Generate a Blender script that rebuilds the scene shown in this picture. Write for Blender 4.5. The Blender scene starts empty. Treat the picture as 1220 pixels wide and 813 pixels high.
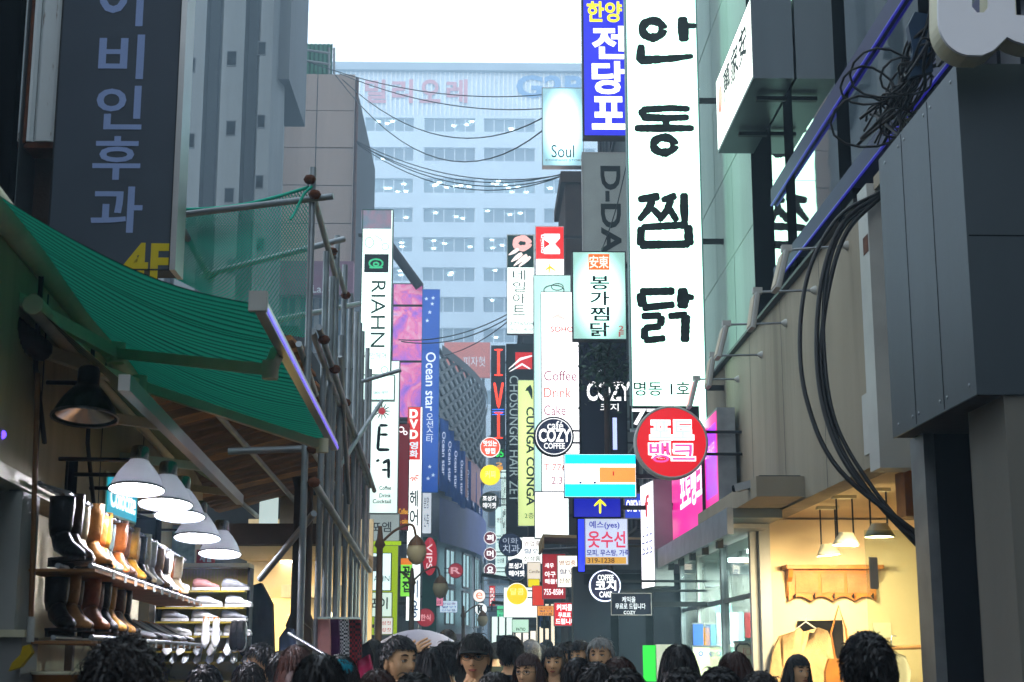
import bpy, bmesh, math, random
from mathutils import Vector, Matrix, Euler
R = random.Random(7)
SC = bpy.context.scene
COL = SC.collection
rad = math.radians
# ------------------------------------------------------------------ camera
FPX, CX, CY = 1796.0, 610.0, 406.5          # focal length and centre in pixels of the 1220 x 813 photograph
PITCH = math.atan((780 - CY) / FPX)
YAW = math.radians(-1.09)
CAM = Vector((0.0, 0.0, 1.65))
cam_d = bpy.data.cameras.new('camera')
cam_d.lens = 36.0 * FPX / 1220.0
cam_d.sensor_width = 36.0
cam_d.clip_start = 0.05
cam_d.clip_end = 2000
cam_o = bpy.data.objects.new('camera', cam_d)
COL.objects.link(cam_o)
cam_o.location = CAM
cam_o.rotation_euler = (math.pi / 2 + PITCH, 0, YAW)
SC.camera = cam_o
cam_d.dof.use_dof = True
cam_d.dof.focus_distance = 17.0
cam_d.dof.aperture_fstop = 7.0
RM = Euler((math.pi / 2 + PITCH, 0, YAW), 'XYZ').to_matrix()
# ------------------------------------------------------------------ world, sun, exposure
SUN_EL, SUN_ROT = rad(14), rad(215)
W = bpy.data.worlds.new('World')
SC.world = W
W.use_nodes = True
wn, wl = W.node_tree.nodes, W.node_tree.links
for n in list(wn):
    wn.remove(n)
sky = wn.new('ShaderNodeTexSky')
sky.sky_type = 'NISHITA'
sky.sun_disc = False
sky.sun_elevation = SUN_EL
sky.sun_rotation = SUN_ROT
sky.dust_density = 2.0
mixw = wn.new('ShaderNodeMix')
mixw.data_type = 'RGBA'
mixw.inputs[0].default_value = 0.80                    # thick even cloud in front of the clear sky
mixw.inputs[7].default_value = (16.2, 17.8, 19.6, 1)
bgn = wn.new('ShaderNodeBackground')
bgn.inputs[1].default_value = 0.14
wo = wn.new('ShaderNodeOutputWorld')
wl.new(sky.outputs[0], mixw.inputs[6])
wl.new(mixw.outputs[2], bgn.inputs[0])
wl.new(bgn.outputs[0], wo.inputs[0])
sl = bpy.data.lights.new('sun', 'SUN')
sl.energy = 0.5
sl.angle = rad(25)
sl.color = (1.0, 0.95, 0.9)
so = bpy.data.objects.new('sun', sl)
COL.objects.link(so)
so.rotation_euler = (math.pi / 2 - SUN_EL, 0, math.pi - SUN_ROT)
VS = SC.view_settings
VS.view_transform = 'Standard'
VS.look = 'None'
VS.exposure = 0.12
VS.gamma = 1.0
VS.use_curve_mapping = False
SC.cycles.use_denoising = True
SC.cycles.max_bounces = 8
SC.cycles.diffuse_bounces = 3
SC.cycles.glossy_bounces = 3
SC.cycles.transparent_max_bounces = 16
SC.cycles.volume_bounces = 0
SC.cycles.sample_clamp_indirect = 3.0
SC.cycles.caustics_reflective = False
SC.cycles.caustics_refractive = False
# ------------------------------------------------------------------ pixel -> place
def ray(x, y):
    return RM @ Vector(((x - CX) / FPX, -(y - CY) / FPX, -1.0))
def P(x, y, Y=None, X=None, Z=None):
    """the point where the line of sight through a pixel meets the plane it stands in"""
    d = ray(x, y)
    if Y is not None: t = (Y - CAM.y) / d.y
    elif X is not None: t = (X - CAM.x) / d.x
    else: t = (Z - CAM.z) / d.z
    return CAM + d * t
def rect_at(rc, Y):
    x0, y0, x1, y1 = rc
    ym, xm = (y0 + y1) / 2, (x0 + x1) / 2
    return P(x0, ym, Y=Y).x, P(x1, ym, Y=Y).x, P(xm, y1, Y=Y).z, P(xm, y0, Y=Y).z    # x0 x1 z0 z1
# ------------------------------------------------------------------ materials
def lin(h):
    if isinstance(h, (tuple, list)): return tuple(h[:3])
    h = h.lstrip('#')
    o = []
    for i in (0, 2, 4):
        v = int(h[i:i + 2], 16) / 255
        o.append(v / 12.92 if v <= .04045 else ((v + .055) / 1.055) ** 2.4)
    return tuple(o)
MATS = {}
def mat(name, col=None, rough=.6, metal=0., var=.18, scale=3., bump=.0, bscale=60., stain=0., streak=False, spec=.2, col2=None):
    if name in MATS: return MATS[name]
    m = bpy.data.materials.new(name)
    MATS[name] = m
    m.use_nodes = True
    n, l = m.node_tree.nodes, m.node_tree.links
    b = n['Principled BSDF']
    c = lin(col)
    b.inputs['Roughness'].default_value = rough
    b.inputs['Metallic'].default_value = metal
    b.inputs['Specular IOR Level'].default_value = spec
    tc = n.new('ShaderNodeTexCoord')
    nz = n.new('ShaderNodeTexNoise')
    nz.inputs['Scale'].default_value = scale
    nz.inputs['Detail'].default_value = 5
    mp = n.new('ShaderNodeMapping')
    if streak: mp.inputs['Scale'].default_value = (1.6, 1.6, .12)
    l.new(tc.outputs['Object'], mp.inputs[0])
    l.new(mp.outputs[0], nz.inputs['Vector'])
    rp = n.new('ShaderNodeValToRGB')
    rp.color_ramp.elements[0].position = .3
    rp.color_ramp.elements[1].position = .72
    d = lin(col2) if col2 else tuple(x * (1 - var) for x in c)
    u = tuple(min(1, x * (1 + var * .6)) for x in c)
    rp.color_ramp.elements[0].color = (*d, 1)
    rp.color_ramp.elements[1].color = (*u, 1)
    l.new(nz.outputs[0], rp.inputs[0])
    last = rp.outputs[0]
    if stain:
        n2 = n.new('ShaderNodeTexNoise')
        n2.inputs['Scale'].default_value = scale * .45
        n2.inputs['Detail'].default_value = 8
        n2.inputs['Roughness'].default_value = .7
        l.new(mp.outputs[0], n2.inputs['Vector'])
        r2 = n.new('ShaderNodeValToRGB')
        r2.color_ramp.elements[0].position = .52
        r2.color_ramp.elements[1].position = .70
        r2.color_ramp.elements[1].color = (stain, stain, stain, 1)
        r2.color_ramp.elements[0].color = (0, 0, 0, 1)
        l.new(n2.outputs[0], r2.inputs[0])
        mx = n.new('ShaderNodeMix')
        mx.data_type = 'RGBA'
        l.new(r2.outputs[0], mx.inputs[0])
        l.new(last, mx.inputs[6])
        mx.inputs[7].default_value = (c[0] * .3, c[1] * .26, c[2] * .22, 1)
        last = mx.outputs[2]
    l.new(last, b.inputs['Base Color'])
    if bump:
        n3 = n.new('ShaderNodeTexNoise')
        n3.inputs['Scale'].default_value = bscale
        n3.inputs['Detail'].default_value = 4
        l.new(tc.outputs['Object'], n3.inputs['Vector'])
        bp = n.new('ShaderNodeBump')
        bp.inputs['Strength'].default_value = bump
        bp.inputs['Distance'].default_value = .02
        l.new(n3.outputs[0], bp.inputs['Height'])
        l.new(bp.outputs[0], b.inputs['Normal'])
    return m
def emit(col, s=1.0, tube=0.0):
    """a backlit acrylic face; tube: how much dimmer the panel is away from the lamp tubes inside the box"""
    k = 'lit_%s_%.2f_%.2f' % (col, s, tube)
    if k in MATS: return MATS[k]
    m = bpy.data.materials.new(k)
    MATS[k] = m
    m.use_nodes = True
    n, l = m.node_tree.nodes, m.node_tree.links
    b = n['Principled BSDF']
    c = lin(col)
    b.inputs['Base Color'].default_value = (*[x * .6 for x in c], 1)
    b.inputs['Roughness'].default_value = .3
    b.inputs['Emission Color'].default_value = (*c, 1)
    b.inputs['Emission Strength'].default_value = s
    tc = n.new('ShaderNodeTexCoord')
    nz = n.new('ShaderNodeTexNoise')
    nz.inputs['Scale'].default_value = 1.6
    l.new(tc.outputs['Object'], nz.inputs['Vector'])
    mr = n.new('ShaderNodeMapRange')
    mr.inputs[3].default_value = s * (.86 if not tube else .95)
    mr.inputs[4].default_value = s * 1.1
    l.new(nz.outputs[0], mr.inputs[0])
    out = mr.outputs[0]
    if tube:
        gx = n.new('ShaderNodeVectorMath')
        gx.operation = 'DISTANCE'
        gx.inputs[1].default_value = (.5, 0, .5)
        gm = n.new('ShaderNodeMapping')
        gm.inputs['Scale'].default_value = (1, 0, 1)
        l.new(tc.outputs['Generated'], gm.inputs[0])
        l.new(gm.outputs[0], gx.inputs[0])
        m2 = n.new('ShaderNodeMapRange')
        m2.interpolation_type = 'SMOOTHSTEP'
        m2.inputs[1].default_value = .2
        m2.inputs[2].default_value = .62
        m2.inputs[3].default_value = 1.0
        m2.inputs[4].default_value = 1.0 - tube
        l.new(gx.outputs['Value'], m2.inputs[0])
        mu = n.new('ShaderNodeMath')
        mu.operation = 'MULTIPLY'
        l.new(out, mu.inputs[0])
        l.new(m2.outputs[0], mu.inputs[1])
        out = mu.outputs[0]
    l.new(out, b.inputs['Emission Strength'])
    return m
def glass(name, tint='#e8f4f2', refl=1.0, clear=.9):
    if name in MATS: return MATS[name]
    m = bpy.data.materials.new(name)
    MATS[name] = m
    m.use_nodes = True
    n, l = m.node_tree.nodes, m.node_tree.links
    n.remove(n['Principled BSDF'])
    o = n['Material Output']
    tr = n.new('ShaderNodeBsdfTransparent')
    tr.inputs[0].default_value = (*[x * clear for x in lin(tint)], 1)
    gl = n.new('ShaderNodeBsdfGlossy')
    gl.inputs['Roughness'].default_value = .02
    fr = n.new('ShaderNodeFresnel')
    ge = n.new('ShaderNodeNewGeometry')
    mi = n.new('ShaderNodeMapRange')
    mi.inputs[3].default_value = 1.5
    mi.inputs[4].default_value = 1 / 1.5
    l.new(ge.outputs['Backfacing'], mi.inputs[0])
    l.new(mi.outputs[0], fr.inputs[0])
    mu = n.new('ShaderNodeMath')
    mu.operation = 'MULTIPLY'
    mu.use_clamp = True
    mu.inputs[1].default_value = refl
    nz = n.new('ShaderNodeTexNoise')
    nz.inputs['Scale'].default_value = .9
    bp = n.new('ShaderNodeBump')
    bp.inputs['Strength'].default_value = .05
    bp.inputs['Distance'].default_value = .05
    l.new(nz.outputs[0], bp.inputs['Height'])
    l.new(bp.outputs[0], gl.inputs['Normal'])
    mx = n.new('ShaderNodeMixShader')
    l.new(fr.outputs[0], mu.inputs[0])
    l.new(mu.outputs[0], mx.inputs[0])
    l.new(tr.outputs[0], mx.inputs[1])
    l.new(gl.outputs[0], mx.inputs[2])
    l.new(mx.outputs[0], o.inputs[0])
    return m
M = lambda k: MATS[k]
mat('steel', '#8d9296', .38, .85, .25, 6, .05)
mat('dark_metal', '#1d1f21', .5, .1, .2, 4)
mat('grey_paint', '#8b8d8c', .5, .0, .15, 3, .05)
mat('white_paint', '#a9aba6', .5, 0, .12, 3, .04, stain=.2)
mat('black', '#060708', 1.0, 0, .2, 5, spec=.0)
mat('ink', '#0b1413', .6, 0, .1, 5, spec=.2)
mat('rubber', '#08090a', .5, 0, .2, 8, spec=.3)
mat('rust', '#5a3420', .85, 0, .45, 9, .3)
mat('concrete', '#6e7577', .85, 0, .16, .5, .25, 9, .35, True)
mat('concrete_dark', '#52585b', .85, 0, .16, .5, .25, 9, .35, True)
mat('stone_panel', '#c0aa9c', .75, 0, .12, .8, .1, 12, .25, True)
mat('teal_stone', '#8fa79c', .6, 0, .18, 1.2, .12, 10, .35, True)
mat('plaster', '#8b8371', .8, 0, .14, 1.6, .1, 14, .55, True)
mat('plaster_warm', '#d9c49a', .8, 0, .08, 2, .05, 14, .12)
mat('clad', '#4f595f', .42, .55, .16, 1.3, .04, 20, .15, True)
mat('clad_dark', '#20242c', .35, .3, .2, 1.5)
mat('brown_wall', '#3a2d25', .85, 0, .25, 3, .4, 25, .3)
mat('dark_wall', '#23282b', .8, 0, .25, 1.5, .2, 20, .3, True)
mat('mauve', '#8a5d70', .7, 0, .15, 2)
mat('wood', '#7a5330', .7, 0, .4, 5, .2, 30)
mat('wood_pale', '#a9794a', .7, 0, .35, 5, .2, 30)
mat('wood_orange', '#b06f2a', .45, 0, .3, 6, .15, 30)
mat('cream_metal', '#d6d2b4', .5, .1, .12, 5, .05, 30, .2)
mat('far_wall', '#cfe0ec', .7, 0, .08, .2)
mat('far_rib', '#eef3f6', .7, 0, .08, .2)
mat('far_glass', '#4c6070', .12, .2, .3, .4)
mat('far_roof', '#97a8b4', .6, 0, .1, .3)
# ------------------------------------------------------------------ objects
def thing(name, label, cat, loc=(0, 0, 0), rz=0, group=None):
    o = bpy.data.objects.new(name, None)
    COL.objects.link(o)
    o.empty_display_size = .1
    o.location = loc
    o.rotation_euler = (0, 0, rz)
    return tag(o, label, cat, group)
def tag(o, label=None, cat=None, group=None, kind=None):
    if label: o['label'] = label
    if cat: o['category'] = cat
    if group: o['group'] = group
    if kind: o['kind'] = kind
    return o
def wmat(o):
    m = Matrix.LocRotScale(o.location, o.rotation_euler, o.scale)
    return wmat(o.parent) @ m if o.parent else m
class MB:
    """collects faces in world coordinates; build() links them as one mesh object"""
    def __init__(s):
        s.v, s.f, s.mi, s.sm = [], [], [], []
    def add(s, vs, fs, mi=0, sm=False):
        b = len(s.v)
        s.v.extend([tuple(v) for v in vs])
        for f in fs:
            s.f.append([b + i for i in f])
            s.mi.append(mi)
            s.sm.append(sm)
        return s
    def box(s, x0, x1, y0, y1, z0, z1, mi=0, bev=0.):
        if x0 > x1: x0, x1 = x1, x0
        if y0 > y1: y0, y1 = y1, y0
        if z0 > z1: z0, z1 = z1, z0
        return s.obox(Vector(((x0 + x1) / 2, (y0 + y1) / 2, (z0 + z1) / 2)), Vector(((x1 - x0) / 2, 0, 0)), Vector((0, (y1 - y0) / 2, 0)), Vector((0, 0, (z1 - z0) / 2)), mi, bev)
    def obox(s, c, a, b, d, mi=0, bev=0.):
        """box about c with half axes a, b, d; bev chamfers the four edges that run along d"""
        c, a, b, d = Vector(c), Vector(a), Vector(b), Vector(d)
        if bev:
            ka, kb = min(.9, bev / a.length), min(.9, bev / b.length)
            ring = [(-1 + ka, -1), (1 - ka, -1), (1, -1 + kb), (1, 1 - kb), (1 - ka, 1), (-1 + ka, 1), (-1, 1 - kb), (-1, -1 + kb)]
        else:
            ring = [(-1, -1), (1, -1), (1, 1), (-1, 1)]
        n = len(ring)
        vs = [c + a * p + b * q - d for p, q in ring] + [c + a * p + b * q + d for p, q in ring]
        fs = [list(range(n))[::-1], list(range(n, 2 * n))] + [[i, (i + 1) % n, n + (i + 1) % n, n + i] for i in range(n)]
        return s.add(vs, fs, mi)
    def bar(s, p, q, w, h=None, mi=0, up=(0, 0, 1)):
        p, q = Vector(p), Vector(q)
        d = (q - p) / 2
        u = Vector(up)
        a = d.cross(u)
        if a.length < 1e-6: a = d.cross(Vector((1, 0, 0)))
        a.normalize()
        b = a.cross(d).normalized()
        return s.obox((p + q) / 2, a * w / 2, b * (h or w) / 2, d, mi)
    def tube(s, pts, r, n=8, mi=0, cap=True):
        pts = [Vector(p) for p in pts]
        rs = r if isinstance(r, (list, tuple)) else [r] * len(pts)
        vs, fs = [], []
        prev = None
        for i, p in enumerate(pts):
            t = (pts[min(i + 1, len(pts) - 1)] - pts[max(i - 1, 0)])
            if t.length < 1e-9: t = Vector((0, 0, 1))
            t.normalize()
            if prev is None:
                a = t.cross(Vector((0, 0, 1)))
                if a.length < .05: a = t.cross(Vector((1, 0, 0)))
            else:
                a = prev - t * prev.dot(t)
                if a.length < 1e-5: a = t.orthogonal()
            a.normalize()
            prev = a
            b = t.cross(a)
            for k in range(n):
                g = 2 * math.pi * k / n
                vs.append(p + (a * math.cos(g) + b * math.sin(g)) * rs[i])
        for i in range(len(pts) - 1):
            for k in range(n):
                fs.append([i * n + k, i * n + (k + 1) % n, (i + 1) * n + (k + 1) % n, (i + 1) * n + k])
        s.add(vs, fs, mi, True)
        if cap:
            s.add(vs[:n], [list(range(n))[::-1]], mi)
            s.add(vs[-n:], [list(range(n))], mi)
        return s
    def lathe(s, prof, c, ax=(0, 0, 1), n=20, mi=0, sm=True):
        """prof: (radius, distance along ax)"""
        c, ax = Vector(c), Vector(ax).normalized()
        a = ax.orthogonal().normalized()
        b = ax.cross(a)
        vs, fs = [], []
        for r, h in prof:
            for k in range(n):
                g = 2 * math.pi * k / n
                vs.append(c + ax * h + (a * math.cos(g) + b * math.sin(g)) * r)
        for i in range(len(prof) - 1):
            for k in range(n):
                fs.append([i * n + k, i * n + (k + 1) % n, (i + 1) * n + (k + 1) % n, (i + 1) * n + k])
        return s.add(vs, fs, mi, sm)
    def ball(s, c, r, n=12, mi=0, sq=(1, 1, 1)):
        c = Vector(c)
        vs, fs = [], []
        m = max(4, n // 2)
        for i in range(m + 1):
            t = math.pi * i / m
            for k in range(n):
                g = 2 * math.pi * k / n
                vs.append(c + Vector((math.sin(t) * math.cos(g) * sq[0], math.sin(t) * math.sin(g) * sq[1], math.cos(t) * sq[2])) * r)
        for i in range(m):
            for k in range(n):
                fs.append([i * n + k, (i + 1) * n + k, (i + 1) * n + (k + 1) % n, i * n + (k + 1) % n])
        return s.add(vs, fs, mi, True)
    def prism(s, pts, dv, mi=0):
        """polygon (world points) pushed along dv"""
        n = len(pts)
        dv = Vector(dv)
        pts = [Vector(p) for p in pts]
        return s.add(pts + [p + dv for p in pts], [list(range(n)), list(range(n, 2 * n))[::-1]] + [[i, n + i, n + (i + 1) % n, (i + 1) % n] for i in range(n)], mi)
    def sheet(s, pf, nu, nv, mi=0, sm=True):
        vs = [pf(i / nu, j / nv) for j in range(nv + 1) for i in range(nu + 1)]
        fs = [[j * (nu + 1) + i, j * (nu + 1) + i + 1, (j + 1) * (nu + 1) + i + 1, (j + 1) * (nu + 1) + i] for j in range(nv) for i in range(nu)]
        return s.add(vs, fs, mi, sm)
    def loft(s, rings, mi=0, sm=True, cap=True):
        n = len(rings[0])
        vs = [p for r in rings for p in r]
        fs = [[i * n + k, i * n + (k + 1) % n, (i + 1) * n + (k + 1) % n, (i + 1) * n + k] for i in range(len(rings) - 1) for k in range(n)]
        if cap: fs += [list(range(n))[::-1], list(range((len(rings) - 1) * n, len(rings) * n))]
        return s.add(vs, fs, mi, sm)
    def mesh(s, name, mats, inv=None):
        me = bpy.data.meshes.new(name)
        vs = [tuple(inv @ Vector(v)) for v in s.v] if inv is not None else s.v
        me.from_pydata(vs, [], s.f)
        mats = mats if isinstance(mats, (list, tuple)) else [mats]
        for m in mats: me.materials.append(MATS[m] if isinstance(m, str) else m)
        me.polygons.foreach_set('material_index', s.mi)
        me.polygons.foreach_set('use_smooth', s.sm)
        me.update()
        return me
    def build(s, name, mats, parent=None, local=False):
        inv = None
        if parent is not None and not local: inv = wmat(parent).inverted()
        o = bpy.data.objects.new(name, s.mesh(name, mats, inv))
        COL.objects.link(o)
        if parent is not None: o.parent = parent
        return o
def solo(name, mb, mats, label, cat, base, group=None):
    """a thing that is one mesh, its origin at its base"""
    inv = Matrix.Translation(Vector(base)).inverted()
    o = bpy.data.objects.new(name, mb.mesh(name, mats, inv))
    COL.objects.link(o)
    o.location = base
    return tag(o, label, cat, group)
def copy_tree(o, parent=None):
    c = o.copy()
    COL.objects.link(c)
    c.parent = parent
    for ch in list(o.children): copy_tree(ch, c)
    return c
# ------------------------------------------------------------------ lettering
_TX = {}
def glyphs(t, bold=0., space=1.0):
    k = (t, bold, space)
    if k not in _TX:
        c = bpy.data.curves.new('lettering', 'FONT')
        c.body = t
        c.offset = bold
        c.resolution_u = 3
        c.space_character = space
        o = bpy.data.objects.new('lettering', c)
        me = o.to_mesh()
        vs = [(v.co.x, v.co.y) for v in me.vertices]
        fs = [list(p.vertices) for p in me.polygons]
        o.to_mesh_clear()
        bpy.data.objects.remove(o)
        bpy.data.curves.remove(c)
        xs, ys = [v[0] for v in vs], [v[1] for v in vs]
        x0, x1, y0, y1 = min(xs), max(xs), min(ys), max(ys)
        _TX[k] = ([((x - x0) / max(x1 - x0, 1e-6), (y - y0) / max(y1 - y0, 1e-6)) for x, y in vs], fs)
    return _TX[k]
def letters(parent, t, org, U, V, m, bold=.0, rot=0, space=1.0, name='lettering'):
    """text stretched over the parallelogram org + u*U + v*V; rot 90 reads downwards"""
    vs, fs = glyphs(t, bold, space)
    org, U, V = Vector(org), Vector(U), Vector(V)
    b = MB()
    if rot == 90: vs = [(v, 1 - u) for u, v in vs]
    b.add([org + U * u + V * v for u, v in vs], fs)
    return b.build(name, m, parent)
# ================================================================== THE SETTING
# ground: one sheet, the paved lane 4 mm above it
g = MB().add([(-400, -60, 0), (400, -60, 0), (400, 700, 0), (-400, 700, 0)], [[0, 1, 2, 3]])
mat('asphalt', '#3b3d3f', .8, 0, .3, 2, .3, 60, .3)
mat('paving', '#5b5a58', .6, 0, .3, 3, .2, 40, .4)
tag(g.build('ground', 'asphalt'), kind='structure')
tag(MB().add([(-2.9, -6, .004), (2.8, -6, .004), (2.8, 110, .004), (-2.9, 110, .004)], [[0, 1, 2, 3]]).build('street', 'paving'), kind='structure')

def window(parent, c, U, V, N, m='far_glass', fr='grey_paint', nm=1, t=.06, sill=False):
    """a window: frame and mullions as one part, its pane below it; c = lower corner, U across, V up, N outward"""
    c, U, V, N = Vector(c), Vector(U), Vector(V), Vector(N)
    b = MB()
    u, v = U.normalized(), V.normalized()
    for p, q in ((c, c + V), (c + U, c + U + V)): b.obox((p + q) / 2, u * t / 2, N * t / 2, V / 2)
    for p, q in ((c, c + U), (c + V, c + U + V)): b.obox((p + q) / 2, v * t / 2, N * t / 2 * 1.1, U / 2 - u * t / 2)
    for k in range(1, nm + 1):
        p = c + U * k / (nm + 1)
        b.obox(p + V / 2, u * t * .35, N * t * .45, V / 2)
    w = b.build('window', fr, parent)
    MB().add([c - N * .02, c + U - N * .02, c + U + V - N * .02, c + V - N * .02], [[0, 1, 2, 3]]).build('pane', m, w)
    return w

# ---- the tall pale department store closing the street
YE = 165.0
xl, xr = P(330, 300, Y=YE).x, P(780, 300, Y=YE).x
zt = P(550, 74, Y=YE).z
es = thing('department_store', 'tall pale department store closing the end of the street, rows of office windows', 'building', ((xl + xr) / 2, YE, 0))
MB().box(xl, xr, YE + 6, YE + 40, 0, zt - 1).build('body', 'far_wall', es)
rows = [(141, 157), (176, 192), (213, 230), (248, 265), (283, 300), (319, 335), (354, 372), (391, 408), (428, 445), (465, 482), (502, 519)]
bays = [(362, 421), (433, 492), (504, 566), (576, 638), (648, 710), (720, 765)]
glass('far_pane', '#b8ccd8', 1.0, .9)
_m = MATS['far_pane']; _n, _l = _m.node_tree.nodes, _m.node_tree.links
_d = _n.new('ShaderNodeBsdfDiffuse'); _d.inputs[0].default_value = (*lin('#a9c0d0'), 1)
_x = _n.new('ShaderNodeMixShader'); _x.inputs[0].default_value = .5
_l.new(_n['Material Output'].inputs[0].links[0].from_socket, _x.inputs[1]); _l.new(_d.outputs[0], _x.inputs[2]); _l.new(_x.outputs[0], _n['Material Output'].inputs[0])
zr = [(P(550, b, Y=YE).z, P(550, a, Y=YE).z) for a, b in rows]
xb = [(P(a, 250, Y=YE).x, P(b, 250, Y=YE).x) for a, b in bays]
zb_top = P(550, 138, Y=YE).z
# spandrels and piers, proud of the glass, and floor slabs behind
edges = [zb_top] + [z for r in zr for z in (r[1], r[0])] + [0]
for i in range(0, len(edges) - 1, 2):
    if edges[i] - edges[i + 1] > .05:
        MB().box(xl, xr, YE, YE + .5, edges[i + 1], edges[i]).build('spandrel', 'far_wall', es)
for z0, z1 in zr:
    MB().box(xl, xr, YE + .5, YE + 6, z1, z1 + .25).build('ceiling_slab', 'far_rib', es)
    MB().box(xl, xr, YE + .5, YE + 6, z0 - .3, z0).build('floor_slab', 'far_wall', es)
px = [xl] + [x for b in xb for x in b] + [xr]
for z0, z1 in zr:
    for i in range(0, len(px), 2):
        if px[i + 1] - px[i] > .1:
            MB().box(px[i], px[i + 1], YE + .01, YE + .45, z0, z1).build('pier', 'far_wall', es)
for r, (z0, z1) in enumerate(zr):
    for k, (a, b) in enumerate(xb):
        window(es, (a, YE + .3, z0), (b - a, 0, 0), (0, 0, z1 - z0), (0, -1, 0), 'far_pane', 'far_rib', 4, .12)
        dens = {0: 4, 2: 9, 3: 4, 4: 4, 5: 4}.get(r, 1)
        for q in range(R.randint(max(0, dens - 2), dens)):
            x, y = R.uniform(a + .3, b - .3), R.uniform(YE + .8, YE + 5)
            MB().box(x - .22, x + .22, y - .2, y + .2, z1 - .12, z1 - .05).build('ceiling_lamp', emit('#f4fff2', 26.0), es)
zs = P(550, 86, Y=YE).z
MB().box(xl, xr, YE + .2, YE + 6, zb_top, zs).build('sign_band', 'far_wall', es)
b = MB()
x = xl
while x < xr:
    b.box(x, x + .14, YE, YE + .2, zb_top + .02, zs - .02)
    x += .52
tag(b.build('rib', 'far_rib', es), kind='stuff')
MB().box(xl - .4, xr + .4, YE - .6, YE + 8, zs, zs + .5).box(xl, xr, YE + .2, YE + 8, zs + .5, zt).build('parapet', 'far_roof', es)
mat('faded_red', '#c98d98', .6, 0, .1, .4)
mat('faded_blue', '#6f9bc9', .6, 0, .1, .4)
def ptext(parent, t, rc, Y, m, bold=0., rot=0, space=1., off=.0):
    x0, x1, z0, z1 = rect_at(rc, Y)
    return letters(parent, t, (x0, Y - off, z0), (x1 - x0, 0, 0), (0, 0, z1 - z0), m, bold, rot, space)
for ch, a in zip('밀리오레', (435, 467, 500, 532)):
    ptext(es, ch, (a, 95, a + 25, 123), YE, 'faded_red', .03, off=.05)
ptext(es, 'G2B', (615, 90, 697, 117), YE, 'faded_blue', .03, off=.05)

# ---- pleated concrete building
pl = [(150, 45), (205, 45), (212, 47), (217, 45), (241, 45), (246, 46.8), (258, 46.8), (262, 45), (288, 45), (293, 46.8), (304, 46.8), (307, 45), (322, 45), (338, 46.2), (340, 62), (120, 62)]
pts = [(P(x, 138, Y=y).x, y, 0) for x, y in pl]
pb = thing('concrete_building', 'grey building with vertical concrete pleats and tiny square windows', 'building', (P(250, 400, Y=48).x, 48, 0))
MB().prism(pts[::-1], (0, 0, 31)).build('wall', 'concrete', pb)
x0, x1, z0, z1 = rect_at((320, -60, 347, 95), 45.6)
MB().box(x0 + .02, x1, 45.55, 50, z0, 31.3).build('roof_corner', 'concrete_dark', pb)
for x, y in ((227, 78), (276, 70), (226, 168), (275, 153), (273, 233), (276, 318), (228, 262)):
    x0, x1, z0, z1 = rect_at((x - 5, y - 8, x + 5, y + 8), 45)
    w = MB().box(x0 - .02, x1 + .02, 44.97, 45.02, z0 - .03, z0).box(x0 - .02, x0, 44.98, 45.02, z0, z1).box(x1, x1 + .02, 44.98, 45.02, z0, z1).box(x0 - .02, x1 + .02, 44.97, 45.02, z1, z1 + .03).build('window', 'concrete_dark', pb)
    MB().box(x0, x1, 44.985, 45.01, z0, z1).build('pane', 'black', w)
for x, y in ((312, 58), (311, 145), (309, 217), (310, 292)):
    x0, x1, z0, z1 = rect_at((x - 4, y - 7, x + 4, y + 7), 45)
    w = MB().box(x0 - .02, x1 + .02, 44.97, 45.02, z0 - .03, z0).box(x0 - .02, x0, 44.98, 45.02, z0, z1).box(x1, x1 + .02, 44.98, 45.02, z0, z1).box(x0 - .02, x1 + .02, 44.97, 45.02, z1, z1 + .03).build('window', 'concrete_dark', pb)
    MB().box(x0, x1, 44.985, 45.01, z0, z1).build('pane', 'black', w)

# ---- stone panelled building with green roof sheeting
YB = 57.0
bx0, bx1 = P(330, 200, Y=YB).x, P(421, 200, Y=YB).x
zbt = P(385, 88, Y=YB).z
bb = thing('stone_building', 'beige stone panelled building with green sheeting and railings on its roof', 'building', ((bx0 + bx1) / 2, YB, 0))
MB().box(bx0, bx1 - .05, YB + .1, YB + 12, 0, zbt - .05).build('wall', 'dark_wall', bb)
zz = P(385, 312, Y=YB).z
nr, nc = 5, 2
for i in range(nr):
    for j in range(nc):
        a, c = bx0 + (bx1 - bx0) * j / nc, bx0 + (bx1 - bx0) * (j + 1) / nc
        d, e = zz + (zbt - zz) * i / nr, zz + (zbt - zz) * (i + 1) / nr
        MB().box(a + .02, c - .02, YB + R.uniform(-.02, .02), YB + .14, d + .02, e - .02).build('panel', 'stone_panel', bb)
MB().tube([(bx1 + .08, YB - .05, 3), (bx1 + .08, YB - .05, zbt - .2)], .07).build('drainpipe', 'rust', bb)
mat('green_sheet', '#1f6b45', .6, 0, .2, 1)
x0, x1, z0, z1 = rect_at((340, 52, 396, 90), YB + 2)
sh = MB()
n = 22
sh.add([(x0 + (x1 - x0) * i / n, YB + 2 + (.08 if i % 2 else 0), z) for z in (z0, z1) for i in range(n + 1)], [[i, i + 1, n + 2 + i, n + 1 + i] for i in range(n)])
sh.build('roof_sheeting', 'green_sheet', bb)
r = MB()
for y in (57, 70): r.tube([P(340, y - 1, Y=YB), P(394, y + 7, Y=YB)], .05, 6)
for x in (345, 392, 398): r.tube([(P(x, 90, Y=YB).x, YB, zbt), (P(x, 60, Y=YB).x, YB, zbt + 1.1)], .05, 6)
r.build('railing', 'grey_paint', bb)
x0, x1, z0, z1 = rect_at((331, 312, 421, 352), YB - .5)
MB().box(x0, x1, YB - .6, YB + .05, z0, z1).build('fascia', 'mauve', bb)
ptext(bb, 'La.vo', (372, 340, 398, 349), YB - .62, 'far_rib', .01)
x0, x1, z0, z1 = rect_at((331, 354, 421, 470), YB)
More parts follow.
